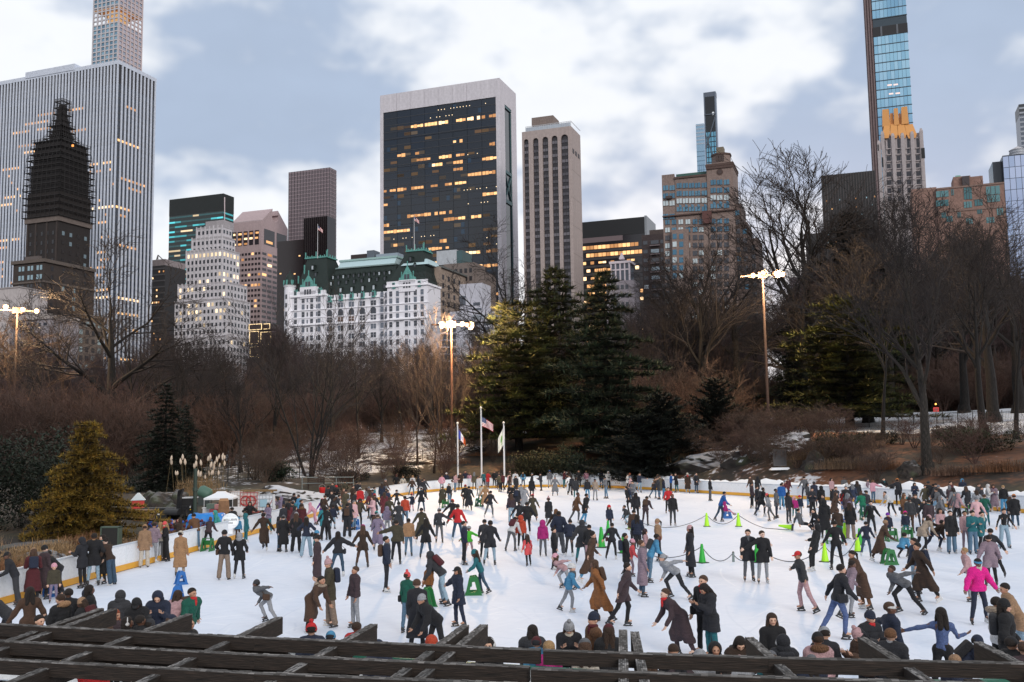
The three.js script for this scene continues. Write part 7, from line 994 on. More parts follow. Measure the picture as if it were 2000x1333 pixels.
const E3 = (cx, cy, cz, rx, ry, rz) => (x, y, z) => { const a = (x - cx) / rx, b = (y - cy) / ry, c = (z - cz) / rz, l = Math.hypot(a, b, c); return (l - 1) * Math.min(rx, ry, rz); };
const HEADS = {
  short: [(x, y, z) => Math.max(E3(0,.175,-.022,.104,.104,.112)(x, y, z),.118 - y + Math.max(0, z + .03) * .95)],
  long: [(x, y, z) => { const sh = Math.max(E3(0,.168,-.025,.108,.112,.116)(x, y, z), Math.min(z - .055,.19 - y)), dn = field([[[-.045,.12,-.075],[-.06,-.13,-.1],.06,.05],[[.045,.12,-.075],[.06,-.13,-.1],.06,.05],[[-.085,.14,-.01],[-.1,-.05,.03],.028,.03],[[.085,.14,-.01],[.1,-.05,.03],.028,.03]],.03)(x, y, z); return Math.min(sh, dn - noise(x * 30, y * 9, z * 30) * .012); }],
  bun: [(x, y, z) => Math.min(Math.max(E3(0,.172,-.022,.102,.104,.11)(x, y, z),.125 - y + Math.max(0, z + .02) * .9), Math.hypot(x, y - .245, z + .1) - .048)],
  tail: [(x, y, z) => Math.min(Math.max(E3(0,.172,-.022,.102,.104,.11)(x, y, z),.125 - y + Math.max(0, z + .02) * .9), field([[[0,.19,-.12],[0,.12,-.17],.03,.036],[[0,.12,-.17],[.01,-.06,-.16],.036,.018]],.02)(x, y, z))],
  beanie: [(x, y, z) => Math.min(Math.max(E3(0,.172,-.014,.108,.128,.114)(x, y, z),.158 - y + z * .1), Math.max(E3(0,.165,-.012,.113,.06,.118)(x, y, z), Math.abs(y - .168 - z * -.08) - .024))],
  pom: [(x, y, z) => Math.min(Math.max(E3(0,.172,-.014,.108,.128,.114)(x, y, z),.158 - y + z * .1), Math.max(E3(0,.165,-.012,.113,.06,.118)(x, y, z), Math.abs(y - .168) - .024), Math.hypot(x, y - .325, z + .02) - .042 - noise(x * 60, y * 60, z * 60) * .01)],
  hood: [(x, y, z) => { const s = Math.min(E3(0,.155,-.03,.125,.138,.132)(x, y, z), E3(0,.03,-.06,.13,.1,.1)(x, y, z)); return Math.max(s,-E3(0,.13,.1,.078,.105,.1)(x, y, z)); }],
  fur: [(x, y, z) => Math.min(E3(0,.02,-.12,.17,.075,.1)(x, y, z), E3(0,.0,-.02,.18,.05,.13)(x, y, z)) - noise(x * 45, y * 45, z * 45) * .014],
  cap: [(x, y, z) => Math.min(Math.max(E3(0,.175,-.015,.106,.11,.113)(x, y, z),.168 - y), Math.max(E3(0,.172,.1,.075,.018,.085)(x, y, z),-z))],
  helmet: [(x, y, z) => Math.max(E3(0,.175,-.012,.12,.125,.135)(x, y, z),.15 - y)],
  muffs: [(x, y, z) => Math.min(Math.hypot(x - .1, y - .125, z + .01) - .042, Math.hypot(x + .1, y - .125, z + .01) - .042, Math.max(Math.abs(Math.hypot(x, y - .15) - .118) - .009, Math.abs(z + .01) - .014,.12 - y))],
  band: [(x, y, z) => Math.max(E3(0,.168,-.012,.11,.09,.115)(x, y, z), Math.abs(y - .185 - z * -.1) - .026)],
  scarf: [(x, y, z) => Math.min(E3(0,.03,.015,.1,.05,.1)(x, y, z), E3(.02,-.06,.1,.04,.1,.03)(x, y, z))],
};
const hatGeo = (k, near) => memo('H' + k + near, () => nets(HEADS[k][0],[-.22,-.24,-.26],[.22,.4,.22], near ? .011 : .019));
const COL = { black: [.013,.013,.016], ink: [.02,.021,.028], charcoal: [.04,.041,.048], grey: [.13,.135,.15], silver: [.34,.35,.38], white: [.72,.72,.73], cream: [.62,.56,.48], beige: [.42,.33,.255], tan: [.36,.22,.13], camel: [.42,.24,.125], khaki: [.27,.20,.155], brown: [.085,.045,.028], chestnut: [.16,.075,.035], rust: [.30,.115,.035], plum: [.06,.037,.045], maroon: [.10,.016,.022], olive: [.065,.055,.033], navy: [.018,.026,.055], denim: [.045,.09,.15], jeans: [.11,.2,.3], pale: [.32,.45,.56], sky: [.08,.3,.52], blue: [.015,.12,.42], indigo: [.10,.15,.33], teal: [.02,.16,.19], aqua: [.05,.36,.34], green: [.008,.19,.1], forest: [.006,.11,.075], lime: [.1,.62,.04], pink: [.75,.38,.47], rose: [.55,.34,.36], magenta: [.46,.02,.2], hot: [.88,.012,.30], coral: [.8,.1,.11], red: [.62,.025,.03], scarlet: [.55,.07,.03], mauve: [.3,.22,.27], lilac: [.26,.21,.31], purple: [.2,.03,.42], orange: [.6,.2,.04], gold: [.55,.27,.04], blond: [.4,.25,.12], auburn: [.3,.06,.02], dark: [.018,.012,.01], umber: [.045,.024,.015] };
const cloth = (c) => M(c,.92, { map: TS.cloth, bumpMap: TS.cloth, bumpScale: .018 }), skins = [M([.56,.34,.245],.55, { vertexColors: true }), M([.40,.215,.14],.55, { vertexColors: true }), M([.13,.065,.043],.55, { vertexColors: true }), M([.62,.42,.33],.55, { vertexColors: true })];
const COAT = { j: 'jacket', s: 'sweater', p: 'puffer jacket', q: 'long puffer coat', m: 'parka', l: 'long coat' }, word = { ink: 'black', jeans: 'blue denim', pale: 'pale denim', denim: 'dark denim', hot: 'hot pink', dark: 'dark', umber: 'brown', sky: 'bright blue', aqua: 'mint', charcoal: 'dark grey', forest: 'dark green', scarlet: 'brick red', rose: 'dusty pink', gold: 'orange', indigo: 'blue', silver: 'light grey' }, W = (c) => word[c] || c;
const packGeo = nets((x, y, z) => { const q = [Math.abs(x) - .1, Math.abs(y) - .15, Math.abs(z) - .035]; return Math.hypot(Math.max(q[0],0), Math.max(q[1],0), Math.max(q[2],0)) + Math.min(0, Math.max(...q)) - .045; },[-.2,-.25,-.12],[.2,.25,.12],.03), bagGeo = nets((x, y, z) => { const q = [Math.abs(x) - .015, Math.abs(y) - .07, Math.abs(z) - .09]; return Math.hypot(Math.max(q[0],0), Math.max(q[1],0), Math.max(q[2],0)) + Math.min(0, Math.max(...q)) - .035; },[-.09,-.15,-.17],[.09,.15,.17],.026);
const peopleRng = rng(2024); let nPeople = 0;
// P('x y', height, pose, facing, coat, legs, head, place): x y = foot pixel on the ice, or 'x ^y' = pixel of the top of the head
function P(xy, h, pose, face, coat, legs, head, place, o = {}) {
  const [xs, ys] = xy.split(' '), px = +xs; let p;
  const stature = { bend: .8, racer: .72, crouch: .58, sit: .5, lean: .94, push: .95, phone: .97 }[pose] || 1, baseY = o.y || 0;
  if (ys[0] === '^') { const d = (5.1 - baseY - h * stature) * F / (+ys.slice(1) - yh(px)); p = at(px,1200, d); } else if (o.flat) { p = at(px, +ys, o.flat); p.y = groundH(p.x, p.z); } else p = rayH(px, +ys, baseY);
  const kid = h < 1.46 ? 1 : 0, d = -p.z, near = d < 31 ? 1 : 0, s = h / (kid ? 1.66 : 1.79), r = peopleRng;
  const [ct, cc] = coat.split(':'),[lt, lc] = legs.split(':'), hs = head ? head.split(',').map((e) => e.split(':')) : [];
  const hh = hs[0] || ['short', 'dark'], kidW = kid ? 'child' : 'person';
  const headTxt = hs.map(([k, c]) => (k === 'short' || k === 'long' || k === 'bun' || k === 'tail' ? (k === 'long' ? `long ${W(c)} hair` : k === 'short' ? '' : k === 'bun' ? `${W(c)} hair bun` : `${W(c)} ponytail`) : k === 'hood' ? 'hood up' : k === 'fur' ? `${W(c)} fur collar` : k === 'muffs' ? `${W(c)} earmuffs` : k === 'band' ? `${W(c)} headband` : k === 'pom' ? `${W(c)} bobble hat` : `${W(c)} ${k}`)).filter(Boolean)[0];
  const label = o.label || `${kidW} in ${W(cc)} ${COAT[ct]}${o.noLegs ? '' : ` and ${W(lc)} trousers`}${headTxt ? `, ${headTxt}` : ''}, ${place}`;
  const t = thing('person', label, 'person',[p.x, o.flat ? p.y : baseY, p.z], face * D2R, o.group || (near ? 'people near the pergola' : 'skaters on the ice')); t.scale.setScalar(s);
  const J = JN(pose, kid); part(t, 'body', bodyGeo(pose, kid, near), skins[o.skin ?? Math.floor(r()*3.4) % 4]);
  part(t, 'trousers', legsGeo(pose, kid, lt, near), cloth(COL[lc])); part(t, COAT[ct].split(' ').pop(), coatGeo(pose, kid, ct, near), cloth(COL[cc]));
  if (!hs.some(([k]) => k === 'scarf' || k === 'hood' || k === 'fur') && r() < .22) hs.push(['scarf',['grey', 'maroon', 'cream', 'camel', 'charcoal', 'teal', 'red'][Math.floor(r()*7)]]);
  const q = new THREE.Quaternion(), pp = V(), sc = V(); J.head.decompose(pp, q, sc);
  const hairCol = o.hair || ['dark', 'umber', 'dark', 'brown', 'ink'][Math.floor(r()*5)];
  if (!hs.some(([k]) => ['short', 'long', 'bun', 'tail', 'hood'].includes(k))) hs.unshift([['short', 'long', 'short'][Math.floor(r()*3)], hairCol]);
  for (const [k, c] of hs) { const m = part(t, k === 'short' || k === 'long' || k === 'bun' || k === 'tail' ? 'hair' : k === 'pom' || k === 'beanie' ? 'hat' : k === 'muffs' ? 'earmuffs' : k === 'band' ? 'headband' : k === 'fur' ? 'fur_collar' : k, hatGeo(k, near), cloth(COL[c])); m.position.copy(pp); m.quaternion.copy(q); m.scale.copy(sc); }
  if (!o.noSkates) for (const i of [0,1]) { const m = part(t, 'skate', skateGeo(near), M(o.skate || (r() < .3 ? [.5,.5,.5] : [.02,.02,.022]),.5)); m.position.set(...J.an[i]); const a = J.toe[i]; m.quaternion.setFromUnitVectors(V(0,0,1), V(...a).normalize()); }
  if (!kid && r() < .3 && ct !== 's') { const c = COL[['black', 'ink', 'navy', 'brown', 'charcoal', 'maroon'][Math.floor(r()*6)]]; const tr = new THREE.Quaternion().setFromUnitVectors(V(0,1,0), V(...J.t)); if (r() < .5) { const m = part(t, 'backpack', packGeo, cloth(c)); m.position.set(...add(add(J.chest, J.t,.0), J.f,-.2)); m.quaternion.copy(tr); } else { const b = r() < .5 ? 0 : 1, m = part(t, 'shoulder_bag', bagGeo, cloth(c)); m.position.set(...add(J.hp[b],[b ? .17 : -.17,.02,.02])); const st = new Acc().bar(add(J.sh[1 - b],[0,.09,.04]), add(J.hp[b],[b ? .2 : -.2,.1,.06]),.022,.012); part(m, 'strap', st.geo().translate(...m.position.toArray().map((v) => -v)), cloth(c)); } }
  nPeople++; return { t, J };
}

// ---------------------------------------------------------------- the pergola below the camera: three curved purlins laid over radiating rafters
{
  const wood = M([.058,.039,.030],.85, { map: TS.wood1, bumpMap: TS.wood1, bumpScale: .006 }), top = new THREE.MeshStandardMaterial({ vertexColors: true, roughness: .95 }), pg = thing('pergola', 'weathered dark timber pergola with radiating rafters across the front', 'pergola'), r = rng(3);
  // a squared timber from a to b, its weathered grey top a face of its own; ends a little ragged
  function beam(name, a, b, w, h, cut = 0) {
    const d = V(b.x - a.x,0, b.z - a.z), L = d.length(), ry = Math.atan2(-d.z, d.x), m = part(pg, name, new Acc().box(-L / 2, L / 2,-h,0,-w / 2, w / 2).geo(), wood); m.position.set((a.x + b.x)/2, a.y, (a.z + b.z)/2); m.rotation.y = ry;
    const s = new Acc(), n = Math.max(4, Math.round(L / .07)); for (let i = 0; i < n; i++) for (let k = 0; k < 5; k++) { const x0 = -L / 2 + i * L / n, x1 = x0 + L / n, z0 = -w / 2 + k * w / 5, y = .004 + r() * .009, f = (.05 + Math.pow(r(),1.6) * .2*(.4 + .9 * sstep(-.3,.4, noise(x0*1.7 + a.x * 3, z0*9, a.z))))*(noise(x0*6 + a.x, z0*40,4) > .3 ? .5 : 1); s.col = [f, f * .96, f * .95]; s.box(x0, x1 - .001,-.004, y, z0 + .002, z0 + w / 5 - .001); }
    if (cut) for (let k = 0; k < 7; k++) s.box(L / 2 - .01, L / 2 + r() * .03,-.03 - r() * .03,.008,-w / 2 + k * w / 7,-w / 2 + (k + .8) * w / 7);
    const t = part(m, 'weathered_top', s.geo(), top); return m;
  }
  const H1 = 2.76, HR = 2.70, q = (x, y, h) => rayH(x, y, h), B = (name, x0, y0, x1, y1, h, w, t, c) => beam(name, q(x0, y0, h), q(x1, y1, h), w, t, c);
  for (const [pts] of [[[[-60,1217],[500,1246.5],[1055,1270.5]]],[[[1062,1271.5],[1500,1286],[2060,1298.5]]],[[[-60,1250],[500,1280],[1034,1304]]],[[[1038,1307.5],[1500,1324],[2060,1341]]],[[[-60,1286],[500,1316],[1010,1337]]],[[[1010,1338],[2060,1376]]]]) for (let i = 0; i + 1 < pts.length; i++) B('purlin', pts[i][0], pts[i][1], pts[i + 1][0], pts[i + 1][1], H1,.085,.145);
  // rafters: from a point below the frame out to the ragged tail
  for (const [x0, y0, x1, y1] of [[-60,1279,196,1190],[-40,1284,221,1191],[-60,1363,368,1201],[250,1345,545,1207],[470,1366,729,1221],[745,1345,908,1223],[790,1351,945,1222],[1219,1400,1217,1232],[1272,1400,1240,1236],[1640,1410,1465,1247],[1960,1425,1685,1247],[2110,1356,1911,1256]]) { const m = B('rafter', x0, y0, x1, y1, HR,.105,.215,1); }
  for (const [x0, y0, x1, y1] of [[-40,1392,640,1318],[300,1345,1010,1322],[680,1345,1330,1330]]) { const a = rayH(x0, y0,2.3), b = rayH(x1, y1,2.3); beam('girder', a, b,.09,.16); }
  for (const [y0, y1, h] of [[1239,1274,2.6],[1274,1310,2.6]]) { const a = rayH(-60, y0, h), b = rayH(y0 < 1250 ? 560 : 700, y1, h); beam('girder', a, b,.06,.2); }
  for (const px of [330,905,1440,1905]) { const p = rayH(px,1340,2.45); part(pg, 'post', boxGeo(.16,2.6,.16), wood).position.set(p.x,1.2, p.z); }
}

// along the boards by the brown grass
P('27 1184',1.74, 'lean',-70, 'j:ink', 'w:charcoal', 'cap:black', 'leaning at the boards end');
P('62 1178',1.72, 'talk',-150, 'l:maroon', 't:black', 'beanie:tan', 'beside brown grass');
P('84 1171',1.74, 'stand',150, 'l:plum', 't:black', 'beanie:black', 'just behind the maroon coat');
P('114 1167',1.72, 'bend',-80, 'p:black', 't:ink', 'short:dark', 'bent over the boards by the grass');
P('103 1178',1.15, 'stand',30, 'p:olive', 't:lilac', 'beanie:pink', 'in front of the bending skater');
P('159 1149',1.76, 'talk',-110, 'm:ink', 't:black', 'hood:ink', 'beside the boards holding a bag');
P('181 1145',1.86, 'pockets',-160, 'q:black', 't:pale', 'short:dark', 'tallest at the boards');
P('197 1141',1.76, 'stand',-40, 'l:black', 't:black', 'long:dark', 'behind the tallest skater');
P('214 1143',1.70, 'lean',-110, 'j:umber', 'w:denim', 'bun:dark', 'holding the boards');
P('281 1109',1.72, 'stand',-165, 'm:tan', 'w:cream', 'beanie:camel', 'one hand on the boards');
P('298 1101',1.68, 'talk',170, 'p:mauve', 't:silver', 'short:dark', 'next to the tan parka');
P('311 1097',1.66, 'stand',-120, 'j:cream', 't:grey', 'long:blond', 'behind the black jacket');
P('323 1097',1.68, 'talk',-60, 'j:black', 'w:black', 'beanie:coral,long:blond', 'leaning on the boards');
P('348 1084',1.66, 'drink',-80, 'j:umber', 't:jeans', 'long:umber', 'by the spiky blue flowers');
P('381 1077',1.78, 'lean',-140, 'j:chestnut', 't:jeans', 'cap:black', 'in an orange brown hoodie at the boards', { label: 'person in rust brown hoodie and blue jeans leaning on the boards near the walker' });
P('406 1074',1.55, 'push',170, 'j:plum', 't:black', 'bun:chestnut', 'behind the green skating frame');
P('428 1062',1.70, 'lean',-70, 'j:aqua', 't:navy', 'hood:aqua', 'leaning by the oval sign');
P('462 1050',1.76, 'bend',-120, 'p:black', 't:black', 'short:dark', 'bent beside the oval sign');
P('464 1056',1.1, 'stand',180, 'p:sky', 't:brown', 'helmet:sky', 'under the oval sign');
P('480 1060',1.35, 'stand',120, 'm:teal', 't:teal', 'hood:teal', 'by the oval sign');
P('487 1042',1.74, 'hips',10, 'j:black', 't:denim', 'long:dark', 'hands on hips');
P('515 1078',1.80, 'glide',-150, 'l:umber', 't:black', 'short:dark', 'leaning over one skate');
P('524 1044',1.68, 'talk',-30, 'j:lilac', 't:teal', 'long:umber', 'behind the leaning long coat');
P('547 1024',1.66, 'drink',-60, 'j:lilac', 't:denim', 'hood:lilac', 'drinking by the boards');
P('565 1036',1.76, 'stand',180, 'p:black', 't:black', 'short:dark', 'in the crowd by the drinker');
P('574 1020',1.80, 'pockets',150, 'm:black', 't:ink', 'short:dark', 'behind the bright blue jacket');
P('584 1021',1.70, 'talk',-100, 'j:sky', 't:sky', 'short:umber', 'at the boards');
P('589 1046',1.66, 'stand',190, 'm:maroon', 't:ink', 'fur:chestnut', 'before the blue jacket');
P('553 1079',1.66, 'stand',175, 'l:black', 't:black', 'beanie:grey', 'first of the three standing together');
P('578 1080',1.80, 'pockets',180, 'm:black', 'w:black', 'beanie:silver', 'middle of the three standing together');
P('598 1089',1.74, 'hips',180, 'j:navy', 'w:pale', 'beanie:grey', 'last of the three standing together');
P('615 1026',1.5, 'bend',-90, 'p:pink', 't:pink', 'hood:pink', 'bent beside the boards');
P('628 1018',1.3, 'wobble',170, 'j:purple', 't:pink', 'beanie:red', 'arms out near the boards');
P('641 996',1.74, 'stand',160, 'p:ink', 't:black', 'short:dark', 'near the rock garden');
P('656 996',1.78, 'talk',20, 'j:black', 't:black', 'cap:red', 'among people by the rock garden');
P('649 986',1.72, 'stand',-30, 'm:charcoal', 't:ink', 'short:umber', 'behind the red cap');
P('671 1000',1.64, 'stand',30, 'm:brown', 't:denim', 'long:chestnut', 'beside the red cap');
P('673 984',1.86, 'pockets',-140, 'l:olive', 't:black', 'short:dark', 'tall behind the brown parka');
P('688 993',1.68, 'talk',60, 'q:umber', 't:ink', 'short:dark', 'facing the red backpack');
P('703 1001',1.7, 'stand',-170, 'p:red', 't:black', 'beanie:white', 'with arms low by the boards');
P('697 986',1.82, 'drink',160, 'm:ink', 't:black', 'short:dark', 'raising a camera');
P('651 1014',1.7, 'bend',100, 'j:charcoal', 't:black', 'short:dark', 'bent double in the crowd');
P('700 1032',1.74, 'push',165, 'j:olive', 't:black', 'short:umber', 'pushing the blue skating frame');
P('678 1051',1.78, 'stand',180, 'j:ink', 'w:ink', 'short:dark', 'alone before the blue frame');
P('636 1056',1.70, 'wobble',180, 'm:black', 'w:black', 'tail:dark', 'arms out behind the trio');
P('650 1034',1.3, 'stand',170, 'j:navy', 't:pale', 'short:dark', 'holding out a hand');
P('615 1094',1.15, 'wobble',90, 'j:teal', 't:teal', 'helmet:sky', 'beside the navy jacket');
P('746 990',1.78, 'stand',180, 'j:navy', 't:ink', 'beanie:grey', 'standing still near the far turn');
P('775 994',1.3, 'wide',180, 'j:ink', 't:navy', 'short:dark', 'arms out by the yellow strip');
P('774 965',1.78, 'pockets',0, 'j:black', 't:black', 'cap:maroon', 'against the far boards');
P('787 967',1.70, 'pockets',20, 'j:cream', 't:black', 'short:blond', 'against the far boards');
P('806 965',1.70, 'talk',0, 'j:white', 'w:pale', 'long:blond', 'at the far boards');
P('731 1019',1.72, 'stride',180, 'm:ink', 't:black', 'beanie:red', 'gliding away');
P('760 1028',1.70, 'stride2',180, 'l:olive', 't:brown', 'bun:brown', 'ahead of the lilac child');
P('756 1040',1.3, 'stand',180, 'p:lilac', 't:silver', 'hood:lilac', 'beside the olive coat');
P('791 1028',1.74, 'stand',180, 'j:scarlet', 't:jeans', 'short:dark', 'hand on a hip');
P('778 1042',1.72, 'stride',175, 'l:charcoal', 't:black', 'short:dark', 'behind the brick red jacket');
P('735 1062',1.55, 'stand',180, 'j:brown', 't:denim', 'beanie:aqua', 'behind the long lilac coat');
P('737 1077',1.70, 'stride2',180, 'l:lilac', 't:denim', 'beanie:silver', 'seen from behind');
P('351 1127',1.70, 'stand',180, 'l:camel', 't:beige', 'beanie:cream', 'alone by the side boards');
P('437 1133',1.80, 'pockets',180, 'j:black', 'w:khaki', 'beanie:black', 'one of the couple, backs turned');
P('467 1131',1.68, 'pockets',176, 'm:black', 't:ink', 'hood:silver', 'other of the couple');
// middle of the ice
P('660 1127',1.68, 'wide',180, 'p:ink', 't:denim', 'long:dark', 'one arm flung out');
P('708 1109',1.68, 'wobble',180, 'm:umber', 't:brown', 'beanie:magenta', 'arms out at her sides');
P('774 1103',1.78, 'handR',180, 'p:olive', 't:black', 'short:dark', 'holding a hand out sideways');
P('798 1087',1.62, 'stand',180, 'p:camel', 't:jeans', 'short:dark', 'next to the olive puffer');
P('832 1091',1.68, 'wobble',180, 'm:black', 't:denim', 'long:dark', 'arms apart');
P('823 1062',1.72, 'wobble',180, 'l:olive', 't:brown', 'tail:dark', 'behind the black parka');
P('858 1061',1.66, 'handL',180, 'j:charcoal', 't:grey', 'beanie:silver', 'holding out an arm');
P('894 1058',1.82, 'wobble',178, 'j:red', 't:denim', 'beanie:grey', 'in a red and black ski jacket', { label: 'person in bright red ski jacket and dark denim trousers, arms out in mid ice' });
P('883 1036',1.72, 'glide',170, 'm:black', 't:black', 'beanie:red', 'ahead of the red ski jacket');
P('917 1086',1.18, 'wide',180, 'j:lime', 't:rose', 'helmet:silver', 'arms out on the ice');
P('958 1105',1.80, 'stride',175, 'm:ink', 't:pale', 'short:dark', 'striding fast');
P('946 1092',1.66, 'stride2',170, 'm:charcoal', 't:black', 'short:dark', 'beside the striding parka');
P('907 1104',1.74, 'stand',95, 'j:navy', 't:black', 'short:dark', 'passing the lime child');
P('755 1158',1.84, 'stand',90, 'j:navy', 't:ink', 'short:dark', 'gliding upright past the olive puffer');
P('645 1225',1.82, 'talk',-70, 'm:olive', 'w:khaki', 'pom:rose', 'biggest on open ice');
P('607 1236',1.66, 'bend',60, 'l:brown', 't:black', 'fur:beige,short:dark', 'stooping before the bobble hat');
P('619 1148',1.78, 'stand',-90, 'l:plum', 't:black', 'beanie:black', 'gliding behind the bobble hat');
P('693 1228',1.64, 'stand',-60, 'p:plum', 't:silver', 'short:brown', 'alone beside the olive parka');
P('524 1218',1.5, 'racer',-90, 'j:grey', 't:silver', 'beanie:charcoal', 'crouched low near a rafter');
P('796 1237',1.56, 'stand',150, 'j:forest', 't:jeans', 'pom:coral', 'near the open ice');
P('838 1180',1.12, 'stand',-40, 'p:rust', 't:brown', 'helmet:black', 'at the green walker');
P('864 1183',1.80, 'bend',-100, 'j:charcoal', 't:pale', 'hood:charcoal', 'leaning over the orange child');
P('896 1226',1.60, 'handL',-60, 'q:navy', 't:navy', 'cap:black', 'reaching out');
P('940 1160',1.36, 'push',-90, 'j:teal', 't:denim', 'beanie:teal', 'pushing a green walker');
// far boards, past the flagpoles
P('804 999',1.15, 'handR',180, 'm:navy', 't:pink', 'pom:coral', 'holding a hand');
P('823 1000',1.7, 'wobble',180, 'm:black', 't:denim', 'beanie:white', 'holding a small child\'s hand');
P('825 976',1.68, 'wobble',180, 'j:ink', 't:black', 'short:dark', 'ahead of the white beanie');
P('864 992',1.72, 'bend',180, 'l:olive', 't:black', 'short:brown', 'bent over a green walker');
P('863 963',1.66, 'pockets',10, 'p:pink', 't:silver', 'short:dark', 'near the flagpole foot');
P('881 978',1.72, 'stride',60, 'j:white', 't:black', 'short:umber', 'pushing off before the flagpoles');
P('872 958',1.7, 'stand',0, 'j:navy', 't:ink', 'beanie:white', 'half hidden by the white jacket');
P('889 961',1.7, 'talk',60, 'p:rose', 't:jeans', 'short:dark', 'beside the city flagpole');
P('899 958',1.74, 'stand',0, 'm:umber', 't:black', 'short:dark', 'beside the city flagpole');
P('909 956',1.86, 'pockets',0, 'm:navy', 't:ink', 'short:dark', 'tallest at the flagpoles');
P('917 956',1.62, 'stand',-20, 'j:pink', 't:aqua', 'short:blond', 'beside the tallest at the flagpoles');
P('909 994',1.74, 'stride2',180, 'm:black', 't:black', 'beanie:red', 'before the flagpoles');
P('916 998',1.74, 'stride',180, 'l:ink', 't:black', 'short:dark', 'arm trailing');
P('933 969',1.7, 'stand',90, 'm:white', 't:silver', 'short:dark', 'blocking the tall flagpole');
P('945 956',1.74, 'talk',-40, 'j:teal', 't:black', 'short:dark', 'between the tall flagpole and the red coat');
P('953 955',1.72, 'talk',40, 'm:red', 't:maroon', 'short:brown', 'by the tall flagpole');
P('939 990',1.66, 'push',150, 'j:cream', 't:forest', 'pom:cream', 'pushing a green frame');
P('948 994',1.70, 'stride',175, 'l:camel', 't:black', 'long:blond', 'before the flagpoles');
P('957 1012',1.74, 'stride',150, 'j:ink', 't:grey', 'short:dark', 'skating past the camel coat');
P('966 954',1.74, 'pockets',0, 'p:black', 't:black', 'short:dark', 'third from the white flag');
P('974 956',1.8, 'talk',30, 'm:ink', 't:black', 'short:umber', 'under the white flag');
P('982 961',1.74, 'stand',-150, 'j:maroon', 't:black', 'short:dark', 'under the white flag');
P('996 953',1.74, 'pockets',0, 'm:olive', 't:ink', 'short:dark', 'beside the big white jacket');
P('1007 960',1.86, 'stand',180, 'p:white', 't:denim', 'short:dark', 'big figure facing the boards');
P('1022 954',1.64, 'lean',180, 'j:sky', 't:navy', 'short:blond', 'leaning next to the board lettering');
P('998 996',1.8, 'talk',10, 'j:black', 't:black', 'short:dark', 'in front of the lettered boards');
P('999 1021',1.7, 'stand',200, 'j:plum', 'w:pale', 'long:brown', 'with a bag');
P('1010 1001',1.7, 'stand',170, 'm:ink', 't:black', 'beanie:black', 'behind the plum jacket');
P('1018 990',1.66, 'talk',150, 'l:silver', 't:silver', 'beanie:white', 'of a pale pair');
P('1025 997',1.7, 'stride',180, 'l:silver', 't:grey', 'short:blond', 'second of the pale pair');
P('1039 976',1.74, 'stand',160, 'm:black', 't:plum', 'hood:black', 'below the board lettering');
P('1041 1019',1.66, 'stride2',180, 'l:olive', 't:grey', 'beanie:coral', 'with a coral hat');
P('1074 954',1.74, 'stand',180, 'p:grey', 't:silver', 'beanie:blue', 'before the biggest snow heap');
P('1072 1021',1.38, 'stand',178, 'l:ink', 't:black', 'pom:rose', 'alone');
P('1102 954',1.72, 'talk',60, 'j:maroon', 't:teal', 'short:dark', 'at the snow heap');
P('1111 953',1.70, 'stand',0, 'm:umber', 't:ink', 'short:dark', 'at the snow heap');
P('1115 968',1.7, 'lean',160, 'p:ink', 't:black', 'short:dark', 'before the maroon jacket');
P('1125 976',1.74, 'stand',180, 'm:charcoal', 't:teal', 'bun:dark', 'before the snow heap');
P('1131 954',1.78, 'pockets',0, 'm:black', 't:black', 'short:dark', 'against the boards past the heap');
P('1146 953',1.66, 'talk',-30, 'p:pink', 't:silver', 'short:blond', 'against the boards past the heap');
P('1148 978',1.7, 'stand',175, 'j:ink', 't:sky', 'beanie:silver', 'before the pink puffer');
P('1163 978',1.7, 'stand',150, 'j:beige', 't:silver', 'short:dark', 'standing on one side of the rink');
P('1175 955',1.74, 'stand',20, 'j:navy', 't:denim', 'short:dark', 'beside the white hooded coat');
P('1189 957',1.72, 'stand',0, 'p:white', 'w:black', 'hood:white', 'against the far boards');
P('1126 1022',1.82, 'stride',100, 'm:chestnut', 't:grey', 'short:brown', 'first of a hurrying pair');
P('1143 1026',1.82, 'stride2',110, 'q:black', 't:sky', 'short:dark', 'second of a hurrying pair');
P('1018 1074',1.42, 'stand',180, 'p:scarlet', 't:black', 'hood:scarlet', 'child in red', { label: 'child in bright red hooded puffer and black leggings in mid ice' });
P('999 1077',1.66, 'bend',150, 'j:white', 't:grey', 'short:dark', 'bent double, skirted');
P('1030 1046',1.74, 'glide',180, 'p:black', 't:black', 'short:dark', 'behind the bent white jacket');
P('1014 1040',1.66, 'wobble',170, 'j:ink', 't:ink', 'tail:dark', 'next to the gliding black puffer');
P('1032 1106',1.16, 'stride',-160, 'm:coral', 't:black', 'beanie:grey', 'skating behind the red puffer');
P('1061 1087',1.42, 'stand',175, 'j:magenta', 't:grey', 'hood:magenta', 'standing in mid ice');
P('1093 1084',1.86, 'pockets',175, 'p:navy', 'w:grey', 'short:dark', 'broad back in mid ice');
P('1087 1066',1.7, 'wobble',175, 'm:umber', 't:ink', 'long:chestnut', 'hidden by the navy puffer');
P('1113 1088',1.58, 'lean',165, 'p:navy', 't:charcoal', 'short:dark', 'leaning beside the broad navy back');
P('1138 1101',1.74, 'stride',170, 'q:charcoal', 't:teal', 'hood:charcoal', 'by the green cone');
P('1151 1106',1.62, 'stride2',160, 'j:black', 't:rose', 'bun:dark', 'by the green cone');
P('1153 1140',1.80, 'stride2',95, 'l:brown', 't:sky', 'short:dark', 'speeding through the busy group');
P('1083 1114',1.60, 'stand',90, 'j:black', 't:black', 'short:dark', 'slim figure below the navy puffer');
P('1196 1094',1.52, 'stride',160, 'j:ink', 't:black', 'short:dark', 'slim skater beside the half hidden cone');
P('1191 1038',1.28, 'stand',20, 'j:navy', 't:ink', 'beanie:red', 'beyond the green cones');
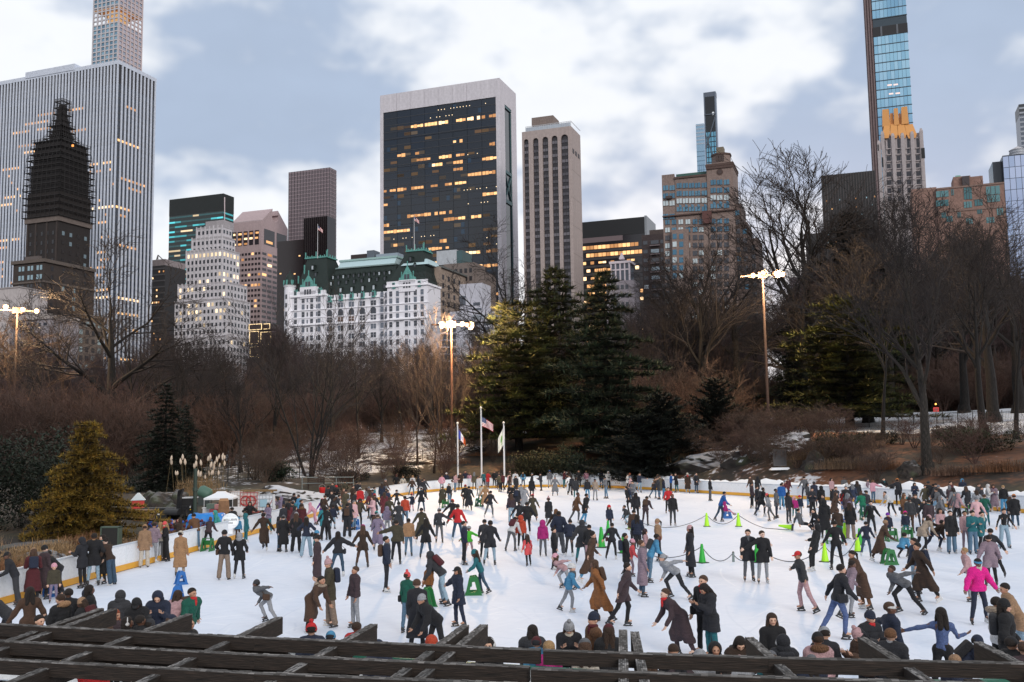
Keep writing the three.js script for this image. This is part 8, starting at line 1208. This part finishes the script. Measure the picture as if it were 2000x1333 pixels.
P('1246 1086',1.72, 'talk',160, 'p:navy', 't:ink', 'long:dark', 'by the cones');
P('1240 1070',1.7, 'stand',170, 'p:brown', 't:black', 'bun:dark', 'behind the long dark hair');
P('1288 1098',1.70, 'handL',-100, 'p:tan', 't:black', 'beanie:tan,tail:dark', 'reaching to a child');
P('1262 1097',1.2, 'stand',80, 'p:rose', 't:mauve', 'beanie:plum', 'held by the tan puffer');
P('1232 1126',1.25, 'stride',90, 'j:coral', 't:mauve', 'beanie:pink', 'rushing past the cone');
P('1256 1166',1.76, 'stand',90, 'l:mauve', 't:denim', 'short:brown', 'gliding through the crossing group');
P('1272 1138',1.7, 'lean',95, 'j:sky', 't:jeans', 'short:dark', 'leaning forward in the crossing group');
P('1224 1136',1.66, 'stand',90, 'm:black', 't:black', 'short:dark', 'upright beside the crossing mauve coat');
P('1105 1151',1.36, 'racer',-90, 'j:rose', 't:silver', 'beanie:pink', 'low and fast');
P('1112 1196',1.3, 'stride',95, 'j:sky', 't:silver', 'helmet:white', 'skating fast');
P('1172 1216',1.72, 'stride',-90, 'l:rust', 't:black', 'long:brown', 'rust coat speeding by');
P('1220 1226',1.72, 'stride2',80, 'm:plum', 't:black', 'short:dark', 'in a deep stride');
P('1322 1171',1.74, 'racer',-80, 'j:silver', 't:ink', 'beanie:silver', 'racing low');
P('1350 1128',1.82, 'stand',-90, 'l:ink', 't:black', 'beanie:rose', 'before the dark green cone');
P('1464 1137',1.78, 'handR',0, 'm:ink', 't:grey', 'short:dark', 'first of two linked arm in arm');
P('1492 1141',1.78, 'handL',0, 'm:black', 't:silver', 'short:umber', 'second of two linked arm in arm');
P('1333 1284',1.74, 'bend',-75, 'l:plum', 't:plum', 'short:brown', 'stooping in a long purple coat');
P('1392 1292',1.74, 'phone',-70, 'q:ink', 't:teal', 'long:dark', 'looking at a phone');
P('1378 1283',1.82, 'stand',-50, 'j:black', 't:black', 'short:brown', 'behind the phone reader');
P('1572 1197',1.74, 'wide',-90, 'j:charcoal', 't:rose', 'cap:red', 'leaning with arms flung wide');
P('1640 1248',1.84, 'stride',95, 'j:ink', 't:indigo', 'short:dark', 'tall upright racer');
P('1662 1210',1.6, 'stride2',90, 'j:mauve', 't:silver', 'short:dark', 'beside the tall upright racer');
P('1686 1192',1.74, 'lean',-85, 'l:brown', 't:chestnut', 'tail:dark', 'sweeping by in a long skirt');
P('1772 1200',1.70, 'racer',-80, 'j:grey', 't:black', 'short:umber', 'blur low beyond the blue sweater', { label: 'person in grey jacket crouching low and fast beyond the blue sweater' });
P('1806 1178',1.80, 'stride',-85, 'l:umber', 't:black', 'short:dark', 'long coat leaning into the turn');
P('1790 1160',1.72, 'stand',-90, 'j:navy', 't:pale', 'short:dark', 'half behind the leaning long coat');
P('1915 1220',1.72, 'wobble',0, 'p:hot', 't:navy', 'band:sky', 'facing this way');
P('1938 1147',1.68, 'stride',160, 'q:mauve', 't:black', 'bun:dark', 'passing behind');
P('1898 1175',1.6, 'stride2',-100, 'j:rose', 't:silver', 'short:blond', 'pale skater behind the hot pink puffer');
// around the cones at the far turn
P('1226 963',1.7, 'talk',80, 'j:white', 't:black', 'short:dark', 'facing a navy parka at the boards');
P('1232 963',1.74, 'talk',-60, 'm:navy', 't:black', 'short:auburn', 'auburn haired at the boards');
P('1250 963',1.74, 'handR',20, 'j:navy', 't:pale', 'short:dark', 'pointing along the boards');
P('1278 974',1.7, 'stride',95, 'm:umber', 't:jeans', 'fur:tan', 'passing the boards');
P('1229 1003',1.78, 'glide',-100, 'm:black', 't:black', 'short:dark', 'one skate kicked back');
P('1243 1022',1.78, 'stand',180, 'j:ink', 't:black', 'beanie:white', 'beyond the lime cone');
P('1231 1026',1.6, 'crouch',-90, 'j:charcoal', 't:pale', 'short:dark', 'fallen by the lime cone');
P('1262 1027',1.68, 'lean',150, 'j:plum', 't:plum', 'short:dark', 'leaning beside the white beanie');
P('1297 975',1.66, 'stand',90, 'j:navy', 't:sky', 'beanie:white', 'below tall grass');
P('1311 963',1.7, 'talk',90, 'j:blue', 't:ink', 'short:dark', 'by the boards below the tall grass');
P('1322 963',1.74, 'talk',-70, 'm:black', 't:teal', 'short:dark', 'by the boards below the tall grass');
P('1344 964',1.76, 'stand',0, 'l:umber', 't:pale', 'beanie:cream', 'by the rocks');
P('1361 964',1.78, 'pockets',40, 'm:ink', 't:denim', 'short:dark', 'at the boards by the rocks');
P('1388 979',1.76, 'stand',90, 'j:ink', 't:grey', 'beanie:brown', 'thin figure passing the boards');
P('1306 1004',1.74, 'stride',0, 'j:red', 't:black', 'short:dark', 'skating behind the black jacket');
P('1315 1028',1.78, 'stand',10, 'j:black', 't:charcoal', 'short:auburn', 'alone between the cones');
P('1409 1019',1.78, 'push',90, 'j:blue', 't:denim', 'short:dark', 'pushing a child in a blue seat');
P('1420 1006',1.0, 'sit',90, 'p:magenta', 't:pink', 'hood:magenta', 'riding in the blue seat', { y: .42 });
P('1470 994',1.76, 'stand',90, 'j:plum', 't:black', 'short:dark', 'behind two dark parkas');
P('1480 1001',1.7, 'stand',100, 'm:ink', 't:ink', 'short:dark', 'middle of the dark group by the rock');
P('1489 1009',1.8, 'stride',100, 'm:black', 't:navy', 'short:dark', 'front of the dark group by the rock');
P('1492 960',1.76, 'handR',0, 'm:brown', 't:sky', 'short:auburn', 'under the snowy rock');
P('1504 1018',1.62, 'stride2',-90, 'j:silver', 't:grey', 'beanie:coral', 'bent past the far cones');
P('1518 1012',1.74, 'stand',60, 'm:grey', 't:navy', 'short:dark', 'next to the coral hat');
P('1528 996',1.74, 'stand',180, 'p:blue', 't:sky', 'short:dark', 'behind the grey parka');
P('1541 977',1.7, 'wide',60, 'j:maroon', 't:ink', 'beanie:silver', 'arms wide at the rock');
P('1542 1023',1.74, 'stand',30, 'j:ink', 't:charcoal', 'long:dark', 'holding a pink child\'s hand');
P('1553 1013',1.2, 'handL',0, 'p:magenta', 't:teal', 'hood:pink', 'beside the long haired jacket');
P('1564 1010',1.2, 'stand',20, 'p:navy', 't:silver', 'beanie:red', 'beside another child');
P('1573 976',1.76, 'wobble',180, 'j:grey', 't:navy', 'short:dark', 'below the rusty leaf slope');
P('1566 1038',1.7, 'sit',100, 'j:grey', 't:ink', 'short:dark', 'fallen on the ice by the tipped cone');
P('1603 1040',1.7, 'crouch',-80, 'j:black', 't:black', 'short:dark', 'kneeling to help the fallen skater');
P('1613 1052',1.84, 'stand',170, 'l:black', 't:black', 'hood:black', 'standing over the kneeling one');
P('1593 1117',1.74, 'back',-120, 'q:black', 't:black', 'hood:black', 'tipping back');
P('1636 1113',1.80, 'wobble',180, 'j:black', 't:black', 'short:dark', 'between the two lime cones');
P('1640 1066',1.7, 'push',170, 'j:umber', 't:forest', 'short:brown', 'behind a green walker among cones');
P('1663 1054',1.76, 'stand',150, 'm:black', 'w:khaki', 'beanie:lilac', 'beside the green walker');
P('1694 1089',1.46, 'stride',150, 'j:navy', 't:denim', 'short:dark', 'boy behind the lime cone');
P('1703 1047',1.72, 'wobble',0, 'j:black', 't:ink', 'scarf:grey,bun:dark', 'arms out beyond the cones');
P('1687 1018',1.7, 'push',180, 'j:green', 't:forest', 'short:brown', 'green jacket by the walker');
P('1722 1100',1.70, 'push',80, 'l:brown', 't:umber', 'short:tan', 'driving a green walker');
P('1737 1054',1.15, 'stand',0, 'p:navy', 't:navy', 'beanie:purple', 'standing in a green walker');
P('1771 1050',1.15, 'stand',170, 'p:navy', 't:teal', 'beanie:hot', 'holding a green walker');
P('1780 1042',1.76, 'stand',0, 'p:charcoal', 't:brown', 'beanie:black,fur:cream', 'facing this way');
P('1768 1030',1.72, 'talk',20, 'm:chestnut', 't:jeans', 'hood:chestnut', 'beside the cream collar');
P('1761 1091',1.3, 'crouch',120, 'p:sky', 't:black', 'short:dark', 'crouched on the ice');
P('1803 1080',1.72, 'bend',100, 'm:beige', 't:black', 'beanie:rose', 'stooping by the crouched child');
P('1826 1078',1.66, 'racer',90, 'j:umber', 't:navy', 'short:dark', 'hands on the ice');
P('1818 1049',1.76, 'stand',180, 'j:plum', 't:grey', 'short:dark', 'near the pink girl');
P('1840 1060',1.44, 'stand',0, 'j:rose', 't:black', 'long:dark', 'girl facing this way');
P('1861 1082',1.76, 'stand',0, 'm:black', 'w:jeans', 'scarf:charcoal,short:dark', 'coming this way');
P('1903 1083',1.78, 'talk',0, 'j:teal', 'w:jeans', 'short:dark', 'in all denim coming this way');
P('1918 1080',1.74, 'stride',20, 'm:teal', 't:ink', 'short:dark', 'just behind the denim jacket');
P('1889 1076',1.66, 'stand',0, 'j:rose', 't:mauve', 'short:dark', 'hidden behind the denim jacket');
P('1943 1129',1.70, 'stride2',175, 'm:ink', 't:black', 'short:dark', 'swinging a leg by the hot pink puffer');
P('1964 1072',1.72, 'wobble',0, 's:black', 'w:pale', 'short:umber', 'cropped top coming this way');
P('1592 991',1.74, 'stand',180, 'm:navy', 't:navy', 'beanie:grey', 'back turned below the rocks');
P('1606 1004',1.74, 'stand',190, 'm:black', 't:black', 'hood:black', 'back turned beside the navy parka');
P('1626 979',1.7, 'stand',30, 'j:rose', 'w:black', 'long:dark', 'under the ivy slope');
P('1651 976',1.7, 'stand',0, 'm:grey', 't:ink', 'short:dark', 'at the boards under the ivy');
P('1660 984',1.68, 'stand',180, 'p:white', 't:pale', 'long:chestnut', 'at the boards');
P('1677 989',1.74, 'handR',180, 'm:ink', 't:sky', 'beanie:white', 'reaching along the boards');
P('1648 1000',1.3, 'stand',0, 'p:red', 't:blue', 'helmet:silver', 'by the boards');
P('1697 981',1.68, 'stand',60, 'j:mauve', 't:ink', 'short:plum', 'at the snow heap');
P('1707 984',1.68, 'handR',20, 'p:pink', 't:jeans', 'long:chestnut', 'reaching');
P('1729 981',1.74, 'pockets',0, 'm:black', 't:black', 'short:dark', 'between two snow heaps');
P('1741 984',1.66, 'lean',60, 'j:ink', 't:grey', 'bun:brown', 'between the snow heaps');
P('1756 988',1.84, 'handR',180, 'm:ink', 't:black', 'beanie:orange', 'tall before the snow heap');
P('1783 981',1.78, 'pockets',0, 'l:black', 't:black', 'short:dark', 'below the grey boulder');
P('1742 1010',1.7, 'bend',-80, 'j:white', 't:ink', 'short:dark', 'bent over before the boards');
P('1816 993',1.76, 'stand',180, 'm:black', 't:black', 'beanie:charcoal', 'under the leaning grey trunk');
P('1826 996',1.66, 'stand',150, 'q:ink', 't:black', 'short:dark', 'beside the charcoal beanie');
P('1840 1010',1.72, 'lean',-140, 'l:grey', 't:black', 'short:umber', 'leaning before the boards');
P('1860 993',1.74, 'stand',30, 'm:maroon', 'w:maroon', 'short:dark', 'dark red from head to foot');
P('1883 987',1.78, 'stand',0, 'p:navy', 't:ink', 'hood:sky', 'bright blue hood, by boards');
P('1893 1007',1.78, 'push',175, 'm:ink', 't:navy', 'cap:white', 'with a green frame by the boards');
P('1872 1021',1.62, 'stride',90, 'j:rose', 't:black', 'hood:rose', 'pale blur before the boards', { label: 'person in dusty pink hooded jacket and black trousers striding before the maroon pair' });
P('1912 1014',1.68, 'stride2',170, 'j:silver', 't:black', 'long:umber', 'before the white hooded jacket');
P('1932 1000',1.7, 'talk',60, 'p:white', 'w:pale', 'hood:white', 'near the edge');
P('1944 1000',1.7, 'talk',-40, 'l:mauve', 't:rose', 'long:umber', 'at the boards');
P('1963 1004',1.72, 'stand',150, 'j:black', 'w:sky', 'short:blond', 'at the boards');
P('1985 1034',1.76, 'stand',160, 'm:black', 't:denim', 'beanie:orange', 'skating along the boards');
P('1927 1028',1.7, 'stride',160, 'j:forest', 't:teal', 'short:brown', 'striding in dark green');
P('1996 984',1.74, 'stand',0, 'm:ink', 't:black', 'short:dark', 'last at the far boards');
P('1690 1005',1.5, 'stride',90, 'j:forest', 't:green', 'short:umber', 'just before the boards');
P('1778 1018',1.6, 'wobble',20, 'j:chestnut', 't:ink', 'beanie:white', 'before the dark long coat');
// by the near boards, on the ice
P('14 ^1158',1.70, 'bend',-60, 'p:charcoal', 't:ink', 'hood:charcoal', 'doubled over at the rail');
P('57 ^1142',1.74, 'wobble',-150, 'm:brown', 't:beige', 'cap:black', 'arms spread in a shaggy brown coat');
P('120 ^1156',1.70, 'talk',-120, 'q:black', 't:black', 'fur:camel,short:umber', 'with a tan fur collar', { noLegs: 1 });
P('132 ^1145',1.72, 'stand',-140, 'm:black', 't:black', 'short:dark', 'behind the tan fur collar', { noLegs: 1 });
P('157 ^1152',1.68, 'lean',170, 'p:navy', 't:ink', 'hood:navy', 'beside the tan knit hat', { noLegs: 1 });
P('178 ^1167',1.66, 'lean',-100, 'p:black', 't:ink', 'beanie:tan', 'in a tan knit hat', { noLegs: 1 });
P('174 ^1138',1.74, 'stand',120, 'm:black', 't:black', 'long:dark', 'long curls over a black parka', { noLegs: 1 });
P('226 ^1156',1.72, 'lean',180, 'p:charcoal', 't:ink', 'hood:charcoal', 'back turned, hood raised', { noLegs: 1 });
P('268 ^1163',1.72, 'phone',10, 'p:black', 't:black', 'cap:black', 'facing this way before the beam', { noLegs: 1 });
P('309 ^1151',1.78, 'phone',10, 'p:navy', 't:ink', 'hood:navy', 'looking down, beside the pink jacket', { noLegs: 1, skin: 0 });
P('333 ^1155',1.70, 'lean',160, 'p:rose', 't:mauve', 'long:umber', 'long hair falling forward', { noLegs: 1 });
P('315 ^1183',1.2, 'stand',0, 'p:pink', 't:pink', 'beanie:rose', 'before the navy hood', { noLegs: 1 });
P('367 ^1140',1.74, 'stride',60, 'p:forest', 't:maroon', 'short:dark', 'with the blue skating frame');
P('815 1276',1.72, 'stand',170, 'l:ink', 't:black', 'short:brown', 'dark column before the green hoodie');
P('853 1290',1.68, 'bend',-60, 'p:black', 't:black', 'beanie:silver', 'bending at the rail');
P('963 ^1236',1.66, 'lean',-20, 'j:black', 't:black', 'muffs:white,long:dark', 'smiling over her hand', { noLegs: 1, skin: 0 });
P('1036 ^1222',1.66, 'lean',170, 'p:charcoal', 't:black', 'long:dark', 'bowed head by the blue hood', { noLegs: 1 });
P('1110 ^1206',1.68, 'phone',0, 'j:ink', 't:black', 'pom:silver,long:brown,scarf:cream', 'chestnut curls', { noLegs: 1, skin: 0 });
P('1159 ^1190',1.82, 'stand',-70, 'm:chestnut', 't:black', 'beanie:navy,scarf:maroon', 'profile by the maroon beanie', { noLegs: 1, skin: 0 });
P('1188 ^1213',1.72, 'stand',180, 'p:black', 't:black', 'beanie:maroon', 'broad back by the split rafter', { noLegs: 1 });
P('1508 ^1191',1.72, 'stand',0, 'm:black', 't:ink', 'long:umber', 'smiling at the lens', { noLegs: 1, skin: 0 });
P('1440 ^1234',1.66, 'phone',0, 'p:umber', 't:black', 'long:dark', 'bowed over a phone', { noLegs: 1, skin: 0 });
P('1608 ^1228',1.7, 'lean',160, 'j:ink', 't:navy', 'beanie:silver', 'behind the furry hood', { noLegs: 1 });
P('1595 ^1228',1.68, 'stand',180, 'q:rose', 't:ink', 'beanie:black,fur:chestnut', 'furry hood down', { noLegs: 1 });
P('1695 ^1186',1.68, 'talk',20, 'p:ink', 't:black', 'beanie:navy,scarf:red', 'smiling beside the headband', { noLegs: 1, skin: 0 });
P('1736 ^1170',1.80, 'handR',100, 'm:navy', 't:jeans', 'band:white,short:brown', 'pulling the blue sweater along', { noLegs: 1, skin: 2 });
P('1838 ^1180',1.72, 'selfie',150, 's:indigo', 't:black', 'long:dark', 'being pulled along', { skin: 2 });
P('1964 ^1165',1.84, 'pockets',60, 'p:black', 't:black', 'beanie:black', 'heavy coat with a white arm badge', { noLegs: 1, skin: 0 });
P('1950 ^1160',1.80, 'stand',100, 'j:white', 't:black', 'fur:beige,short:dark', 'behind the white arm badge', { noLegs: 1 });
P('1990 ^1138',1.76, 'lean',-100, 'm:tan', 't:pale', 'short:dark', 'at the picture edge', { noLegs: 1 });
P('1866 ^1248',1.6, 'bend',80, 'j:navy', 't:black', 'beanie:navy', 'blur stooping before the blue sweater', { label: 'person in navy jacket and navy beanie stooping low before the blue sweater' });
// outside the near rail, seen over and through the pergola
for (const [x, t, h, ps, f, c, hd, pl] of [[78,1195,1.70, 'stand',60, 'm:olive', 'short:dark', 'watching from outside the rail'],[225,1184,1.72, 'stand',70, 'j:plum', 'long:auburn', 'flame haired spectator'],[250,1198,1.68, 'stand',110, 'm:black', 'muffs:white,long:dark', 'watching beside the flame hair'],[275,1195,1.72, 'stand',140, 'p:black', 'short:dark', 'back turned behind the white earmuffs'],[293,1203,1.62, 'stand',170, 'm:grey', 'pom:charcoal', 'watching at the rail'],[336,1196,1.76, 'stand',150, 'm:navy', 'beanie:navy', 'partly behind a rafter end'],[369,1199,1.78, 'stand',80, 'm:black', 'short:brown', 'profile with glasses'],[214,1214,1.6, 'stand',90, 'm:brown', 'fur:brown,short:brown', 'below the flame hair'],[429,1236,1.7, 'stand',170, 'm:umber', 'beanie:umber', 'top of a head over the beam'],[608,1211,1.74, 'stand',190, 'p:navy', 'pom:red', 'striped red hat at the rail'],[646,1226,1.56, 'stand',180, 'j:navy', 'beanie:sky', 'short beside the striped hat'],[678,1216,1.66, 'lean',140, 'p:red', 'short:umber', 'red back before the open ice'],[546,1241,1.6, 'stand',170, 'm:black', 'bun:umber', 'bun just over the beam'],[739,1243,1.7, 'stand',175, 'm:navy', 'beanie:navy', 'navy knit over the beam'],[836,1243,1.66, 'lean',170, 'p:scarlet', 'hood:scarlet', 'red shoulders at the paired rafters'],[1047,1236,1.5, 'stand',170, 'p:sky', 'beanie:maroon', 'blue hood at the rail'],[1071,1253,1.38, 'stand',180, 'p:magenta', 'short:blond', 'small magenta one at the rail'],[1141,1251,1.4, 'stand',178, 'p:cream', 'beanie:grey', 'tied scarf seen from behind'],[1268,1271,1.6, 'stand',180, 'm:black', 'beanie:ink', 'next to the split rafter'],[1308,1248,1.62, 'phone',10, 'p:black', 'short:umber', 'laughing over the beam'],[1327,1273,1.5, 'stand',170, 'p:plum', 'beanie:magenta', 'under the laughing face'],[1364,1259,1.6, 'stand',180, 'p:silver', 'hood:silver', 'pale hood over the beam'],[1395,1246,1.64, 'stand',0, 'p:black', 'hood:black', 'face framed by a black hood'],[1441,1271,1.5, 'stand',180, 'p:silver', 'beanie:rose', 'pale hat below the phone reader'],[1527,1231,1.68, 'stand',180, 'p:ink', 'hood:ink,muffs:white', 'white headphones on a black hood'],[1503,1263,1.6, 'stand',175, 'm:teal', 'beanie:grey', 'grey knit by the rafter end'],[1581,1270,1.56, 'stand',180, 'p:navy', 'beanie:grey', 'grey knit before the furry hood'],[1688,1220,1.68, 'phone',-70, 'p:brown', 'pom:rose', 'profile holding a phone'],[1738,1219,1.74, 'stand',150, 'p:ink', 'short:chestnut,scarf:silver', 'grey hood over a black puffer'],[1775,1287,1.5, 'stand',180, 'p:rose', 'beanie:pink', 'crown of a hat over the beam'],[1868,1279,1.6, 'lean',170, 'm:navy', 'short:tan', 'below the blue sweater'],[1973,1235,1.7, 'stand',120, 'p:black', 'cap:black', 'dark cap at the last rafter'],[1996,1244,1.66, 'stand',170, 'm:plum', 'short:brown', 'cut by the picture edge'],[184,1251,1.55, 'stand',180, 'p:red', 'beanie:red', 'red seen between the beams'],[1420,1300,1.5, 'lean',180, 'j:silver', 'short:dark', 'grey shoulders between the beams']])
  P(`${x} ^${t}`, h, ps, f, c, 't:ink', hd, pl, { noLegs: 1, noSkates: 1, group: 'spectators outside the rail' });
// more skaters lining the far boards, too small and too many to tell apart
{
  const r = rng(88), list = [], cs = ['black', 'ink', 'navy', 'charcoal', 'umber', 'grey', 'olive', 'plum', 'black', 'ink', 'rose', 'white', 'teal', 'maroon'], paint = (g, c, m) => { const q = prep(g).applyMatrix4(m), n = q.attributes.position.count, a = new Float32Array(n * 3); for (let i = 0; i < n; i++) { a[i * 3] = c[0]; a[i * 3 + 1] = c[1]; a[i * 3 + 2] = c[2]; } q.setAttribute('color', new THREE.BufferAttribute(a,3)); list.push(q); };
  for (let i = 0; i < 74; i++) {
    const z = i % 3, px = z === 0 ? 540 + r()*260 : z === 1 ? 1560 + r()*440 : 800 + r()*760, t = edgePx.findIndex((e) => e[0] > px),[a, b] = [edgePx[t - 1], edgePx[t]] , y = mix(a[1], b[1], (px - a[0])/(b[0] - a[0])) + 1.5 + Math.pow(r(),1.5)*(z === 2 ? 26 : 50), p = rayH(px, y,0), pose = ['stand', 'talk', 'pockets', 'stride', 'wobble', 'stride2'][Math.floor(r()*6)], J = JN(pose,0), s = (1.55 + r() * .25)/1.79, m = new THREE.Matrix4().compose(V(p.x,0, p.z), new THREE.Quaternion().setFromAxisAngle(V(0,1,0), r() * TAU), V(s, s, s)), coat = COL[cs[Math.floor(r() * cs.length)]];
    paint(bodyGeo(pose,0,0),[.5,.3,.22], m); paint(coatGeo(pose,0,['j', 'm', 'l', 'p'][Math.floor(r()*4)],0), coat, m); paint(legsGeo(pose,0, 't',0), COL[['black', 'ink', 'denim', 'jeans', 'charcoal'][Math.floor(r()*5)]], m); paint(hatGeo(['short', 'beanie', 'long'][Math.floor(r()*3)],0), COL[['dark', 'umber', 'black', 'grey'][Math.floor(r()*4)]], m.clone().multiply(J.head)); for (const k of [0,1]) paint(skateGeo(0),[.02,.02,.02], m.clone().multiply(new THREE.Matrix4().makeTranslation(...J.an[k])));
  }
  tag(struct('crowd', mergeGeometries(list), new THREE.MeshStandardMaterial({ vertexColors: true, roughness: .9 }), 'stuff'), 'distant skaters packed along the far boards', 'crowd');
}
// walkers on the snowy bank behind the flagpoles
for (const [x, y, c, hd, pl] of [[914,866, 'm:white', 'short:dark', 'walking on the snowy bank between the flags'],[898,868, 'j:lilac', 'short:dark', 'on the bank behind the city flag'],[923,868, 'l:black', 'short:dark', 'on the bank beside the white parka']]) { const d = 122, p = at(x, y, d); P(`${x} ${y}`,1.74, 'stand',0, c, 't:ink', hd, pl, { y: Math.min(5, p.y), noSkates: 1, group: 'walkers on the bank', flat: d }); }

scene.traverse((o) => { if (o.isMesh) o.castShadow = o.receiveShadow = true; });
renderer.render(scene, camera);
